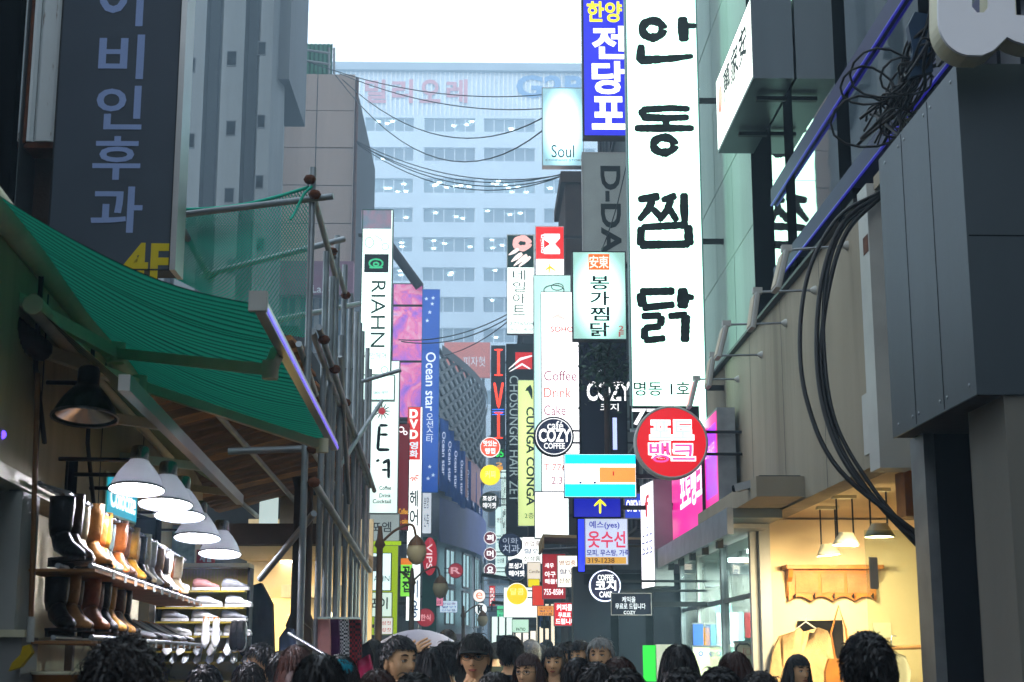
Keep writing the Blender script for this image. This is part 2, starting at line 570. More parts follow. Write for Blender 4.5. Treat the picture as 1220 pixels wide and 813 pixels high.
for k in range(4):
    a = x0 + (x1 - x0) * k / 4
    window(bb, (a + .05, YB, z0), ((x1 - x0) / 4 - .1, 0, 0), (0, 0, z1 - z0), (0, -1, 0), 'far_glass', 'grey_paint', 1, .1)

# ---- low buildings along the shaded side of the lane
def block(name, label, x0, x1, y0, y1, h, m, face=None, wins=(), wm='far_glass'):
    o = thing(name, label, 'building', ((x0 + x1) / 2, (y0 + y1) / 2, 0))
    MB().box(x0, x1, y0, y1, 0, h - .3).build('wall', m, o)
    MB().box(x0 - .12, x1 + .12, y0 - .12, y1 + .12, h - .3, h).build('cornice', m, o)
    s = 1 if face == '+x' else -1
    xf = x1 + .02 if face == '+x' else x0 - .02
    for (a, b_, c, d) in wins:
        if s > 0: window(o, (xf, a, c), (0, b_ - a, 0), (0, 0, d - c), (1, 0, 0), wm, 'dark_metal', 1)
        else: window(o, (xf, b_, c), (0, a - b_, 0), (0, 0, d - c), (-1, 0, 0), wm, 'dark_metal', 1)
    return o
block('shop_building', 'low dark concrete building above the scaffold covered shops', -9, -2.75, 21, 29, 6.2, 'dark_wall', '+x', [(22.2 + 2.2 * k, 23.7 + 2.2 * k, 3.6, 5.2) for k in range(3)])
block('hair_salon_building', 'grey building carrying the tall white salon lightbox', -9, -2.6, 30, 46, 7.6, 'concrete_dark', '+x', [(31 + 2.6 * k, 32.8 + 2.6 * k, z, z + 1.5) for k in range(5) for z in (2.6, 4.9)])
block('poster_building', 'slim grey building behind the pink poster', -10, -2.95, 50, 64, 10.6, 'concrete', '+x', [(51 + 3 * k, 53.2 + 3 * k, z, z + 1.6) for k in range(4) for z in (3, 6)])
# right side of the lane
b1 = block('restaurant_building', 'tall building faced with pale stone slabs beside the big vertical chicken sign', 2.95, 12, 21.95, 37.5, 27, 'dark_wall', '-x', [(22.5 + 3 * k, 24.3 + 3 * k, z, z + 1.6) for k in range(5) for z in (4, 7, 10, 13)])
MB().box(2.95, 12, 15.95, 21.95, 5.02, 26.7).build('upper_wall', 'dark_wall', b1)
for i in range(3):
    for j in range(10):
        MB().box(2.90 - R.uniform(0, .006), 2.96, 15.62 + i * 1.25, 15.62 + (i + 1) * 1.25 - .012, 5.1 + j * 1.1, 5.1 + (j + 1) * 1.1 - .012).build('slab', 'teal_stone', b1)
block('brick_corner_building', 'brown corner building with cables tied to its wall', 2.12, 9, 38, 41.5, 14.1, 'brown_wall', '-x', [(39, 40.8, z, z + 1.5) for z in (3, 6, 9)])
block('neon_building', 'dark building carrying the red neon letters', 1.28, 9, 48, 74, 12.4, 'dark_wall', '-x', [(49.5 + 3 * k, 51.5 + 3 * k, z, z + 1.7) for k in range(7) for z in (2.5, 5.5, 8.5)])
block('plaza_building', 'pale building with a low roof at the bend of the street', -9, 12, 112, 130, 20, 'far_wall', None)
# lit shop windows of the plaza building facing down the lane
pz = bpy.data.objects['plaza_building']
for i in range(9):
    for j in range(4):
        window(pz, (-8 + i * 2.1, 111.95, 2.5 + j * 4.2), (1.6, 0, 0), (0, 0, 2.6), (0, -1, 0), 'far_glass', 'grey_paint', 1, .1)

# ---- the curved front with lattice crown
A, B_ = Vector((P(519, 415, Y=68).x, 68, 0)), Vector((P(572, 500, Y=88).x, 88, 0))
HT = 15.6
arc = []
for i in range(13):
    t = i / 12
    p = A.lerp(B_, t)
    nrm = Vector((B_.y - A.y, -(B_.x - A.x), 0)).normalized()
    arc.append(p + nrm * .9 * math.sin(math.pi * t))
cv = thing('lattice_building', 'curved grey building with a diamond lattice crown and blue banners', 'building', A)
def band(z0, z1, off=0.0):
    n = len(arc)
    q = [p + nrm * off for p in arc]
    return MB().add([(p.x, p.y, z0) for p in q] + [(p.x, p.y, z1) for p in q], [[i, i + 1, n + i + 1, n + i] for i in range(n - 1)])
mat('pink_band', '#b58a8e', .7, 0, .12, .5)
mat('violet_band', '#5866a8', .5, 0, .25, .6)
mat('maroon', '#6d3a46', .6, 0, .2, .8)
poly = [(p.x, p.y, 0) for p in arc] + [(B_.x - 1, 110, 0), (-14, 110, 0), (-14, 69, 0)]
MB().prism([Vector(p) - nrm * .25 for p in poly][::-1], (0, 0, HT - .3)).build('wall', mat('curved_front', '#aeb6ba', .7, 0, .12, .6, stain=.2, streak=True), cv)
band(9.2, 11.2, .05).build('pink_fascia', 'pink_band', cv)
band(6.6, 8.6, .25).build('sign_band', 'violet_band', cv)
band(0, 2.6, .02).build('ground_floor', 'maroon', cv)
band(HT - .4, HT, .3).build('cornice', 'concrete_dark', cv)
lt = MB()
for i in range(12):
    for j in range(7):
        for s in (0, 1):
            p, q = arc[i] + nrm * .15, arc[i + 1] + nrm * .15
            z0 = 11.2 + j * .6
            a, c = (p, q) if (s == 0) else (q, p)
            lt.bar((a.x, a.y, z0), (c.x, c.y, z0 + .6), .12, .14)
tag(lt.build('lattice', 'concrete', cv), kind='stuff')
for i in range(1, 11, 2):
    p, q = arc[i] + nrm * .1, arc[i + 1] + nrm * .1
    for z in (3.0, 4.8):
        window(cv, (p.x, p.y, z), (q.x - p.x, q.y - p.y, 0), (0, 0, 1.6), nrm, emit('#a8d4da', .9), 'grey_paint', 1, .08)
# orange billboard on the roof beyond
YO = 109.0
x0, x1, z0, z1 = rect_at((529, 408, 584, 450), YO)
ob = thing('billboard', 'faded orange billboard on the roof beyond the lattice building', 'billboard', ((x0 + x1) / 2, YO, z0))
mat('orange_board', '#cf6a55', .6, 0, .15, .4)
MB().box(x0, x1, YO, YO + .3, z0, z1).build('board', 'orange_board', ob)
MB().box(x0 + .4, x0 + .6, YO + .31, YO + .5, 20, z1 - .3).box(x1 - .6, x1 - .4, YO + .31, YO + .5, 20, z1 - .3).build('post', 'dark_metal', ob)
ptext(ob, '피자헛', (552, 425, 578, 437), YO, 'far_rib', off=.03)

# ---- the street goes on behind the viewer
mat('rear_wall', '#4a4b4a', .85, 0, .2, .6, .2, 9, .3, True)
for nm, lb, x0, x1, y0, y1, h in (('street_house', 'tall plain grey house on the shoe shop side behind the viewer', -9, -3.0, -26, 3.3, 8), ('street_house', 'tall plain house on the clothes shop side behind the viewer', 3.2, 10, -26, 6.2, 8.5), ('street_house', 'far house closing the lane behind the viewer', -9, 10, -60, -48, 9)):
    o = block(nm, lb, x0, x1, y0, y1, h, 'rear_wall')
    for j in range(1):
        for k in range(8 if y1 > -20 else 0):
            yy = y0 + 1.2 + k * 3.3
            if x0 < 0: window(o, (x1 + .02, yy, 3 + j * 3.1), (0, 1.7, 0), (0, 0, 1.7), (1, 0, 0), 'far_glass', 'dark_metal', 1)
            else: window(o, (x0 - .02, yy + 1.7, 3 + j * 3.1), (0, -1.7, 0), (0, 0, 1.7), (-1, 0, 0), 'far_glass', 'dark_metal', 1)
# ================================================================== RIGHT, NEAR: shop building with glazed upper floor
XF = 2.85
rb = thing('glazed_building', 'building with beige plaster fascia and dark glazed upper floor above the clothes shop', 'building', (3.6, 12, 0))
MB().box(XF, XF + .2, 10.9, 19.2, 3.0, 5.0).build('fascia', 'plaster', rb)
MB().box(XF - .03, XF + .22, 10.62, 10.9, 2.95, 5.06).build('fascia_end', 'white_paint', rb)
for yy in (12.4, 14.1, 15.8, 17.5): MB().box(XF - .0015, XF, yy, yy + .008, 3.0, 5.0).build('plaster_joint', 'dark_wall', rb)
MB().box(XF - .034, XF - .031, 10.64, 10.78, 4.55, 4.68).build('rust_patch', 'rust', rb)
MB().box(XF - .06, XF + .2, 10.9, 19.2, 5.0, 5.03).build('drip_flashing', 'dark_metal', rb)
MB().box(XF - .012, XF, 10.95, 11.12, 3.1, 3.55).build('electric_strip', 'white_paint', rb)
MB().box(XF + .2, 4.7, 9.75, 19.2, 3.02, 3.2).build('soffit', 'plaster_warm', rb)
MB().box(XF - .02, XF + .35, 9.5, 9.78, 0, 3.0).build('jamb', 'plaster', rb)
MB().box(XF + .2, 7, 9.3, 15.5, 4.8, 5.1).build('floor_edge', 'dark_wall', rb)
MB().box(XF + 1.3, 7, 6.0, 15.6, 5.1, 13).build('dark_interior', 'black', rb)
# glazed upper floor
XG = 2.92
mat('violet_paint', '#0e0c44', .5, .0, .25, 2)
for y0, y1 in ((14.45, 15.55), (13.4, 13.8), (11.3, 11.7), (9.1, 9.35), (7.2, 7.4)):
    MB().box(XG - .03, XG + .15, y0, y1, 5.1, 12).build('mullion', 'black', rb)
for z0, z1, m in ((5.24, 5.40, 'violet_paint'), (6.05, 6.22, 'violet_paint'), (8.4, 8.55, 'black')):
    MB().box(XG - .05, XG + .1, 6.2, 14.45, z0, z1).build('transom', m, rb)
glass('window_glass', '#5f7a76', 2.4, .4)
for y0, y1 in ((13.8, 14.45), (11.7, 13.4), (9.35, 11.3), (7.4, 9.1)):
    for z0, z1 in ((5.4, 6.05), (6.22, 8.4), (8.55, 12)):
        MB().box(XG - .028, XG - .020, y0, y1, z0, z1).build('pane', 'window_glass', rb)
MB().box(XF + .02, 3.1, 9.3, 10.6, 5.0, 5.1).build('coping', 'plaster', rb)
# violet neon along the beams
for z in (5.24, 6.05): MB().tube([(XG - .055, 6.4, z - .012), (XG - .055, 14.4, z - .012)], .012, 6).build('neon_strip', emit('#2416d8', .25), rb)
# fairy lights behind the glass
fl = MB()
for k in range(7):
    y = 9.6 + k * .75
    for j in range(16):
        fl.ball((XG + .3 + .1 * (k % 2), y + .12 * math.sin(j * 1.7 + k), 5.3 + j * .33 + R.uniform(-.1, .1)), .012, 6)
fo = thing('fairy_lights', 'strings of tiny amber fairy lights hanging behind the glazed upper floor', 'lights', (XG + .3, 12, 5.1))
tag(fl.build('bulbs', emit('#ffb455', 7.0), fo), kind='stuff')
w = MB()
for k in range(7): w.tube([(XG + .3 + .1 * (k % 2), 9.6 + k * .75, 5.1), (XG + .3 + .1 * (k % 2), 9.6 + k * .75, 11)], .003, 4)
w.build('wire', 'dark_metal', fo)

# sign box on the near shop, piers below it
nb = thing('metal_clad_front', 'grey metal clad box over piers of the shop entrance', 'shop front', (3.2, 7.7, 0))
x0 = P(1153, 300, Y=6.95).x
za, zb = P(1160, 470, Y=6.95).z, P(1153, 76, Y=6.95).z
ye = P(1055, 350, X=x0).y
MB().box(x0, x0 + .012, 6.965, ye, za, zb).build('side_panel', 'clad', nb)
MB().box(x0 + .012, 4.8, 6.965, ye, za + .02, zb - .01).build('core', 'dark_wall', nb)
MB().box(x0 + .0, 4.8, 6.95, 6.965, za, zb).build('front_panel', 'clad', nb)
MB().box(x0 + .01, 4.8, 6.99, ye - .02, za - .0, za + .02).build('soffit', 'brown_wall', nb)
for yy in (7.45, 7.95): MB().box(x0 - .0015, x0, yy, yy + .006, za + .01, zb - .01).build('panel_joint', 'black', nb)
MB().box(x0 + .01, 4.8, 6.9485, 6.95, 3.62, 3.626).build('panel_joint', 'black', nb)
for yy in (7.05, 7.4, 7.52, 7.9, 8.02, 8.3):
    for zz_ in (za + .06, zb - .06): MB().lathe([(.001, -.004), (.009, -.003), (.011, 0)], (x0, yy, zz_), (1, 0, 0), 8).build('bolt', 'steel', nb)
xp = P(1206, 600, Y=6.95).x
MB().box(xp, 4.8, 6.97, 7.5, 0, za).build('pier', mat('pier_stone', '#77756c', .75, 0, .14, 1.2, .1, 16, .35, True), nb)
xq, xs = P(1166, 650, Y=8.2).x, P(1118, 650, Y=8.25).x
MB().box(xq, 4.8, 8.2, 8.5, 0, za).build('pier', mat('pier_stone', '#77756c', .75, 0, .14, 1.2, .1, 16, .35, True), nb)
MB().box(xs, xq, 8.25, 8.45, 0, za).build('door_leaf', 'clad_dark', nb)
MB().box(xs - .06, xs, 8.22, 8.48, 0, za).build('door_post', 'steel', nb)
xj = P(1096, 600, Y=9.5).x
MB().box(3.0, 5.2, 6.3, 9.6, zb + .02, 9).build('upper_wall', 'dark_wall', nb)
for k in range(9):
    MB().box(2.96, 3.0, 6.35 + k * .36, 6.35 + k * .36 + .3, zb + .05, 9).build('cladding_strip', 'clad_dark', nb)

# big white channel letter on top of the box
cl = thing('channel_letter', 'big white three dimensional letter on the metal clad box', 'letter', (P(1170, 30, Y=6.7).x, 6.75, zb))
def blob(pts, Y0, Y1, mats, parent, name):
    q = [P(x, y, Y=Y0) for x, y in pts]
    return MB().prism(q, (0, Y1 - Y0, 0)).build(name, mats, parent)
out = []
for i in range(0, 25):
    g = math.pi * (1.0 - i / 24) if False else None
left = [(1120 + 3 * math.cos(t), 20 - 40 + t * 0) for t in (0,)]
shape = [(1118, -90), (1118, 20)]
for i in range(1, 10):
    g = math.pi - i * math.pi / 2 / 10
    shape.append((1158 + 40 * math.cos(g), 22 + 44 * math.sin(g)))
shape += [(1170, 66), (1184, 60), (1194, 50), (1200, 44), (1207, 48), (1222, 53), (1260, 53), (1260, 20), (1210, 18), (1206, -90), (1178, -90), (1178, 8), (1172, 15), (1164, 15), (1158, 8), (1158, -90)]
blob(shape, 6.62, 6.64, mat('letter_white', '#e6e8ee', .4, 0, .05, 2), cl, 'face')
blob([(1160 + (x - 1160) * 1.02, y * 1.02 + .5) for x, y in shape], 6.641, 6.78, 'cream_metal', cl, 'return')
MB().box(P(1130, 60, Y=6.8).x, P(1134, 60, Y=6.8).x, 6.78, 7.0, zb, zb + .3).build('bracket', 'dark_metal', cl)

# ---- clothes shop room
rm = thing('clothes_shop', 'warmly lit cream clothes shop open to the street', 'shop', (3.8, 13, 0))
YW = 15.4
MB().box(XF, 4.75, YW, YW + .12, 0, 3.0).build('back_wall', 'plaster_warm', rm)
MB().box(4.62, 4.75, 9.8, YW, 0, 3.0).build('side_wall', 'plaster_warm', rm)
MB().box(XF - .05, XF + .06, YW - .06, YW + .1, 0, 3.0).build('corner_post', 'white_paint', rm)
MB().box(XF + .3, 4.6, 11.2, 11.45, 2.66, 3.0).build('beam', 'wood_orange', rm)
mat('shop_floor', '#8a7a63', .4)
MB().box(XF, 4.6, 9.8, YW, .005, .05).build('floor', 'shop_floor', rm)
glass('clear_glass', '#f0faf6', 1.2, .95)
gp = MB()
xg = P(1033, 700, Y=12.0).x
MB().box(xg, 4.2, 12.0, 12.012, .1, 2.62).build('glass_panel', 'clear_glass', rm)
# wall shelf of carved wood with scalloped apron
sx0, sx1, sz0, sz1 = rect_at((934, 674, 1050, 722), YW - .12)
sh = thing('wall_shelf', 'carved orange wood shelf with scalloped edge on the cream shop wall', 'shelf', ((sx0 + sx1) / 2, YW - .12, sz0))
MB().box(sx0, sx1, YW - .28, YW - .001, sz1 - .04, sz1, 0, .01).build('top_board', 'wood_orange', sh)
ap = [(sx0 + .05, YW - .1, sz1 - .041)]
n = 40
for i in range(n + 1):
    t = i / n
    ap.append((sx0 + .05 + (sx1 - sx0 - .1) * t, YW - .1, sz0 + .05 + .045 * abs(math.sin(t * math.pi * 4))))
ap.append((sx1 - .05, YW - .1, sz1 - .041))
MB().prism(ap, (0, .05, 0)).build('apron', 'wood_orange', sh)
for i in range(3):
    a = sx0 + .12 + i * (sx1 - sx0 - .2) / 3
    MB().box(a, a + (sx1 - sx0) / 3 - .1, YW - .115, YW - .1, sz0 + .13, sz1 - .08).build('carved_panel', 'wood_pale', sh)
for i in range(5):
    a = sx0 + .1 + i * (sx1 - sx0 - .2) / 4
    MB().tube([(a, YW - .1, sz0 + .1), (a, YW - .16, sz0 + .08), (a, YW - .17, sz0 + .12)], .008, 6).build('hook', 'dark_metal', sh)
for a in (sx0 + .04, sx1 - .09):
    MB().prism([(a, YW - .001, sz1 - .042), (a, YW - .2, sz1 - .042), (a, YW - .16, sz1 - .12), (a, YW - .1, sz1 - .16), (a, YW - .04, sz1 - .3), (a, YW - .001, sz1 - .32)], (.045, 0, 0)).build('corbel', 'wood_orange', sh)
# garments under the shelf
def cloth_prism(pts, Y, th, name, m, label, cat, wob=.02):
    """a hanging garment: outline in pixels at depth Y, thickened and softly folded"""
    q = [P(x, y, Y=Y) for x, y in pts]
    b = bmesh.new()
    vs = [b.verts.new(p) for p in q]
    f = b.faces.new(vs)
    bmesh.ops.triangulate(b, faces=[f])
    bmesh.ops.subdivide_edges(b, edges=b.edges[:], cuts=3, use_grid_fill=True)
    mb = MB()
    cx = sum(p.x for p in q) / len(q)
    for s in (-1, 1):
        base = [Vector(v.co) for v in b.verts]
        for v in base:
            v.y += s * th / 2 + wob * math.sin(v.x * 38 + v.z * 4) * (.6 if s < 0 else .2)
        idx = {v: i for i, v in enumerate(b.verts)}
        mb.add(base, [[idx[v] for v in (f.verts if s < 0 else reversed(f.verts))] for f in b.faces], 0, True)
    nb_ = len(b.verts)
    idx = {v: i for i, v in enumerate(b.verts)}
    for e in b.edges:
        if len(e.link_faces) == 1:
            i, j = idx[e.verts[0]], idx[e.verts[1]]
            mb.f.append([i, j, nb_ + j, nb_ + i]); mb.mi.append(0); mb.sm.append(True)
    b.free()
    zb_ = min(v[2] for v in mb.v)
    o = solo(name, mb, m, label, cat, (cx, Y, zb_))
    return o
mat('tan_knit', '#b99c6e', .9, 0, .15, 20, .5, 120)
mat('black_cloth', '#14110f', .85, 0, .3, 12, .2)
mat('bag_leather', '#8f5c1d', .5, 0, .3, 8)
mat('pale_cloth', '#b9b09c', .9, 0, .15, 8)
sw = cloth_prism([(952, 747), (946, 752), (928, 758), (921, 775), (915, 812), (915, 860), (930, 862), (932, 800), (935, 870), (988, 870), (988, 800), (992, 862), (1004, 860), (1000, 800), (992, 768), (985, 752), (975, 748), (968, 754), (957, 753)], YW - .22, .07, 'sweater', 'tan_knit', 'tan knitted sweater hung on a white hanger below the carved shelf', 'sweater')
MB().tube([P(945, 752, Y=YW - .22), P(960, 741, Y=YW - .22), P(960, 733, Y=YW - .2)], .006, 6).tube([P(960, 741, Y=YW - .22), P(978, 753, Y=YW - .22)], .009, 6).build('hanger', 'white_paint', sw)
cloth_prism([(950, 740), (1003, 739), (1005, 770), (1000, 860), (985, 860), (985, 790), (972, 850), (955, 850)], YW - .08, .04, 'trousers', 'black_cloth', 'black trousers hanging behind the tan sweater', 'trousers')
bg = thing('shoulder_bag', 'brown leather shoulder bag hung by its strap beside the tan sweater', 'bag', P(995, 800, Y=YW - .3))
MB().tube([P(996, 790, Y=YW - .28), P(990, 755, Y=YW - .25), P(999, 722, Y=YW - .2), P(1008, 750, Y=YW - .25), P(1012, 790, Y=YW - .28)], .011, 6).build('strap', 'bag_leather', bg)
bp_ = [P(x, y, Y=YW - .34) for x, y in ((988, 785), (1016, 785), (1022, 800), (1022, 845), (985, 845), (984, 800))]
MB().prism(bp_, (0, .1, 0)).build('pouch', 'bag_leather', bg)
# rail and pale garment behind the glass
rl = thing('garment_rail', 'horizontal wooden garment rail behind the glass panel', 'rail', P(1060, 773, Y=14.6))
MB().tube([P(1040, 773, Y=14.6), P(1100, 771, Y=14.6)], .02, 8).build('pole', 'wood_pale', rl)
MB().tube([P(1062, 772, Y=14.6), P(1062, 758, Y=14.6), P(1068, 758, Y=14.6)], .008, 6).build('hook', 'steel', rl)
cloth_prism([(1053, 780), (1063, 776), (1078, 782), (1084, 800), (1082, 860), (1050, 860)], 14.6, .08, 'blouse', 'pale_cloth', 'pale blouse hanging on the garment rail behind glass', 'blouse')
# price card / poster on glass
x0_, x1_, z0_, z1_ = rect_at((1036, 664, 1046, 702), 11.99)
pc = solo('notice_card', MB().box(x0_, x1_, 11.985, 11.995, z0_, z1_), 'pale_cloth', 'narrow cream notice card stuck on the glass panel', 'card', (x0_, 11.99, z0_))
x0_, x1_, z0_, z1_ = rect_at((1040, 742, 1062, 760), YW - .02)
solo('picture', MB().box(x0_, x1_, YW - .02, YW - .002, z0_, z1_), 'cream_metal', 'small pale picture on the cream wall behind the glass panel', 'picture', (x0_, YW - .02, z0_))
# shop lamps
def shop_lamp(name, label, px_, py_, Y, r, tilt, power):
    c = P(px_, py_, Y=Y)
    o = thing(name, label, 'lamp', c, 0, 'lamps under the shop ceiling')
    MB().box(c.x - .1, c.x + .1, Y - .05, Y + .05, 2.99, 3.018).build('base_plate', 'cream_metal', o)
    MB().tube([(c.x - .07, Y, 2.99), (c.x - .07, Y, c.z + .08)], .008, 6).tube([(c.x + .07, Y, 2.99), (c.x + .07, Y, c.z + .08)], .008, 6).build('stem', 'dark_metal', o)
    MB().lathe([(r * .55, .11), (r * .6, .09), (r * .8, .05), (r, 0), (r * .96, 0), (r * .5, .08)], c, (tilt, 0, 1), 16).build('head', 'cream_metal', o)
    MB().lathe([(.001, .012), (r * .93, .01)], c, (tilt, 0, 1), 16).build('bulb', emit('#ffe9b8', 16.0), o)
    l = bpy.data.lights.new('shop_lamp_light', 'AREA')
    l.shape = 'DISK'
    l.size = r * 1.8
    l.energy = power
    l.color = (1.0, .79, .47)
    lo = bpy.data.objects.new('light', l)
    COL.objects.link(lo)
    lo.parent = o
    lo.location = (0, 0, -.01)
    lo.rotation_euler = (rad(30), 0, 0)
shop_lamp('ceiling_spotlight', 'cream spotlight on wires, foremost of the pair in front of the wood shelf', 1008, 650, 13.2, .12, .05, 85)
shop_lamp('ceiling_spotlight', 'cream spotlight on wires hanging close to the white corner post', 988, 662, 14.2, .12, -.1, 95)
shop_lamp('ceiling_spotlight', 'bright spotlight behind the hanging glass panel by the wooden beam', 1048, 640, 12.6, .13, 0, 80)

# ---- photo booth shop: canopy, glass front, white interior
ps = thing('photo_shop', 'brightly lit white photo booth shop with glass front and steel canopy', 'shop', (3.4, 18.3, 0))
MB().box(2.78, 5.2, 21.2, 21.3, 0, 3.0).build('back_wall', 'white_paint', ps)
MB().box(5.1, 5.2, 15.6, 21.2, 0, 3.0).build('side_wall', 'white_paint', ps)
MB().box(2.9, 5.1, 15.53, 15.6, 0, 3.0).build('partition', 'white_paint', ps)
MB().box(2.9, 5.1, 15.6, 21.2, 2.9, 2.98).build('ceiling', 'white_paint', ps)
for yy in (16.4, 18.2, 20):
    MB().box(3.2, 4.8, yy, yy + .18, 2.85, 2.895).build('ceiling_lamp', emit('#f2fffb', 20.0), ps)
l = bpy.data.lights.new('photo_shop_light', 'AREA'); l.shape = 'RECTANGLE'; l.size = 1.6; l.size_y = 4.5; l.energy = 1800; l.color = (.93, 1, .97)
lo = bpy.data.objects.new('light', l); COL.objects.link(lo); lo.parent = ps; lo.location = (.55, .1, 2.82)
MB().box(2.32, 2.38, 14.35, 21.2, 2.77, 3.02).build('canopy_edge', 'steel', ps)
MB().box(2.38, 2.86, 14.4, 21.2, 2.93, 3.02).build('canopy_top', 'clad', ps)
MB().box(2.38, 2.84, 15.0, 21.1, 2.88, 2.925).build('canopy_soffit', 'white_paint', ps)
for k in range(6):
    y = 15.3 + k * 1.0
    MB().box(2.36, 2.42, y - .06, y + .06, 2.70, 2.87).build('canopy_bracket', 'dark_metal', ps)
for y, m in ((21.0, 'steel'), (19.35, 'white_paint'), (17.4, 'steel'), (15.48, 'white_paint')):
    MB().box(2.72, 2.80, y - .05, y + .05, 0, 2.9).build('post', m, ps)
for y0, y1 in ((19.4, 20.95), (17.45, 19.3), (15.53, 17.35)):
    MB().box(2.75, 2.762, y0, y1, .2, 2.85).build('pane', 'clear_glass', ps)
MB().box(2.74, 2.78, 15.5, 21, 2.22, 2.27).build('transom', 'steel', ps)
mat('teal_cabinet', '#7fb0a8', .4, 0, .2, 3)
mat('poster_red', '#b23a3a', .6, 0, .3, 3)
mat('poster_blue', '#3a62b5', .6, 0, .3, 3)
mat('poster_cream', '#d8d6a8', .6, 0, .2, 6)
mat('poster_orange', '#d99022', .6, 0, .3, 3)
for i, (x0_, x1_, z0_, z1_, m) in enumerate(((3.05, 3.5, 1.0, 2.3, 'teal_cabinet'), (3.62, 4.1, 1.0, 2.4, 'teal_cabinet'), (4.2, 4.7, .9, 2.2, 'poster_red'))):
    o = thing('photo_booth', ['pale teal photo booth against the white shop wall', 'second teal photo booth with a white screen', 'red sided photo booth in the corner of the white shop'][i], 'photo booth', (x0_, 20.8, 0))
    MB().box(x0_, x1_, 20.5, 21.19, 0, z1_, 0).build('cabinet', m, o)
    MB().box(x0_ + .08, x1_ - .08, 20.48, 20.5, z1_ - .55, z1_ - .1).build('screen', emit('#dff5f5', 1.2), o)
    MB().box(x0_ + .05, x1_ - .05, 20.4, 20.5, .9, .97).build('shelf', 'white_paint', o)
for i, (rc, Y, m, nm, lb) in enumerate((((872, 686, 902, 730), 17.2, 'white_paint', 'sample_board', 'white sample board hanging in the photo shop'),
        ((887, 712, 903, 760), 17.6, 'poster_red', 'poster', 'red and white poster beyond the shop glass'),
        ((876, 766, 905, 830), 16.2, 'pale_cloth', 'menu_board', 'white price board with blue frame in the photo shop'),
        ((826, 744, 838, 775), 19.0, 'poster_blue', 'poster', 'tilted blue poster beside the white figure stand'),
        ((838, 748, 846, 778), 19.1, 'poster_orange', 'poster', 'orange and white figure poster in the photo shop'),
        ((826, 771, 858, 815), 18.6, 'poster_cream', 'poster', 'pale green poster with two round marks'),
        ((834, 700, 852, 745), 19.4, 'white_paint', 'lamp_panel', 'tall white panel hanging in the photo shop window'))):
    x0_, x1_, z0_, z1_ = rect_at(rc, Y)
    o = thing(nm, lb, 'poster' if nm == 'poster' else 'board', ((x0_ + x1_) / 2, Y, z0_))
    MB().box(x0_, x1_, Y, Y + .02, z0_, z1_).build('sheet', m, o)
    MB().box(x0_ - .01, x1_ + .01, Y - .005, Y + .03, z1_, z1_ + .02).build('top_rail', 'steel', o)
    if nm == 'menu_board':
        ptext(o, 'JOY', (884, 772, 902, 784), Y, 'poster_red', .01, off=.004)
        for a in range(3):
            for c_ in range(3): ptext(o, '사진', (880 + a * 8, 788 + c_ * 9, 886 + a * 8, 794 + c_ * 9), Y, 'poster_blue', .01, off=.004)
        MB().tube([P(877, 830, Y=Y - .03), P(877, 772, Y=Y - .03), P(881, 767, Y=Y - .03), P(904, 770, Y=Y - .03)], .012, 6).build('stand_frame', 'dark_metal', o)
    if 'round marks' in lb:
        for cx_ in (835, 848): MB().lathe([(.018, 0), (.03, 0)], P(cx_, 779, Y=Y - .004), (0, 1, 0), 14).build('ring_mark', 'poster_blue', o)
# green and pale notices by the shop door
for rc, m, lb in (((766, 769, 782, 812), emit('#2fe63a', .9), 'bright green notice sheet on the dark shop glass'), ((781, 768, 806, 812), 'pale_cloth', 'pale paper notice next to the green sheet')):
    x0_, x1_, z0_, z1_ = rect_at(rc, 19.8)
    if not isinstance(m, str): m = mat('green_paper', '#25c832', .7, 0, .1, 3)
    solo('notice', MB().box(x0_, x1_, 19.78 if 'green' in lb else 19.76, 19.8 if 'green' in lb else 19.775, z0_, z1_), m, lb, 'notice', (x0_, 19.79, z0_))

# ---- concrete ledge with camera
lg = thing('ledge', 'stained concrete ledge under the beige fascia', 'ledge', (2.7, 14.5, 2.95))
MB().box(2.42, 2.85, 13.3, 17.0, 3.02, 3.2).build('slab', 'plaster', lg)
MB().box(2.45, 2.82, 13.32, 16.9, 3.2, 3.21).build('flashing', 'dark_metal', lg)
cc = thing('security_camera', 'grey security camera on the stained ledge', 'camera', P(908, 590, Y=13.6))
c = P(900, 578, Y=13.6)
MB().bar(c + Vector((-.16, .1, -.02)), c + Vector((.02, 0, .02)), .075, .07).build('body', 'grey_paint', cc)
MB().tube([c + Vector((.03, 0, 0)), c + Vector((.07, 0, -.02)), c + Vector((.07, 0, -.1))], .022, 8).build('mount', 'dark_metal', cc)
MB().lathe([(.034, 0), (.03, -.03), (.02, -.031)], c + Vector((-.16, .1, -.02)), (.85, -.5, .1), 12).build('lens', 'black', cc)
nl = thing('blue_led_strip', 'small blue light strip by the security camera', 'light', P(886, 586, Y=15.0))
for k in range(5):
    p = P(879 + k * 4, 588 - k, Y=15.0)
    MB().box(p.x - .012, p.x + .012, 14.98, 15.0, p.z - .03, p.z + .04).build('diode', emit('#2f5bff', 3.0), nl)
p0, p1 = P(876, 592, Y=15.0), P(898, 590, Y=15.0)
MB().box(p0.x, p1.x, 15.0, 15.03, p0.z - .03, p0.z + .03).build('strip', 'black', nl)

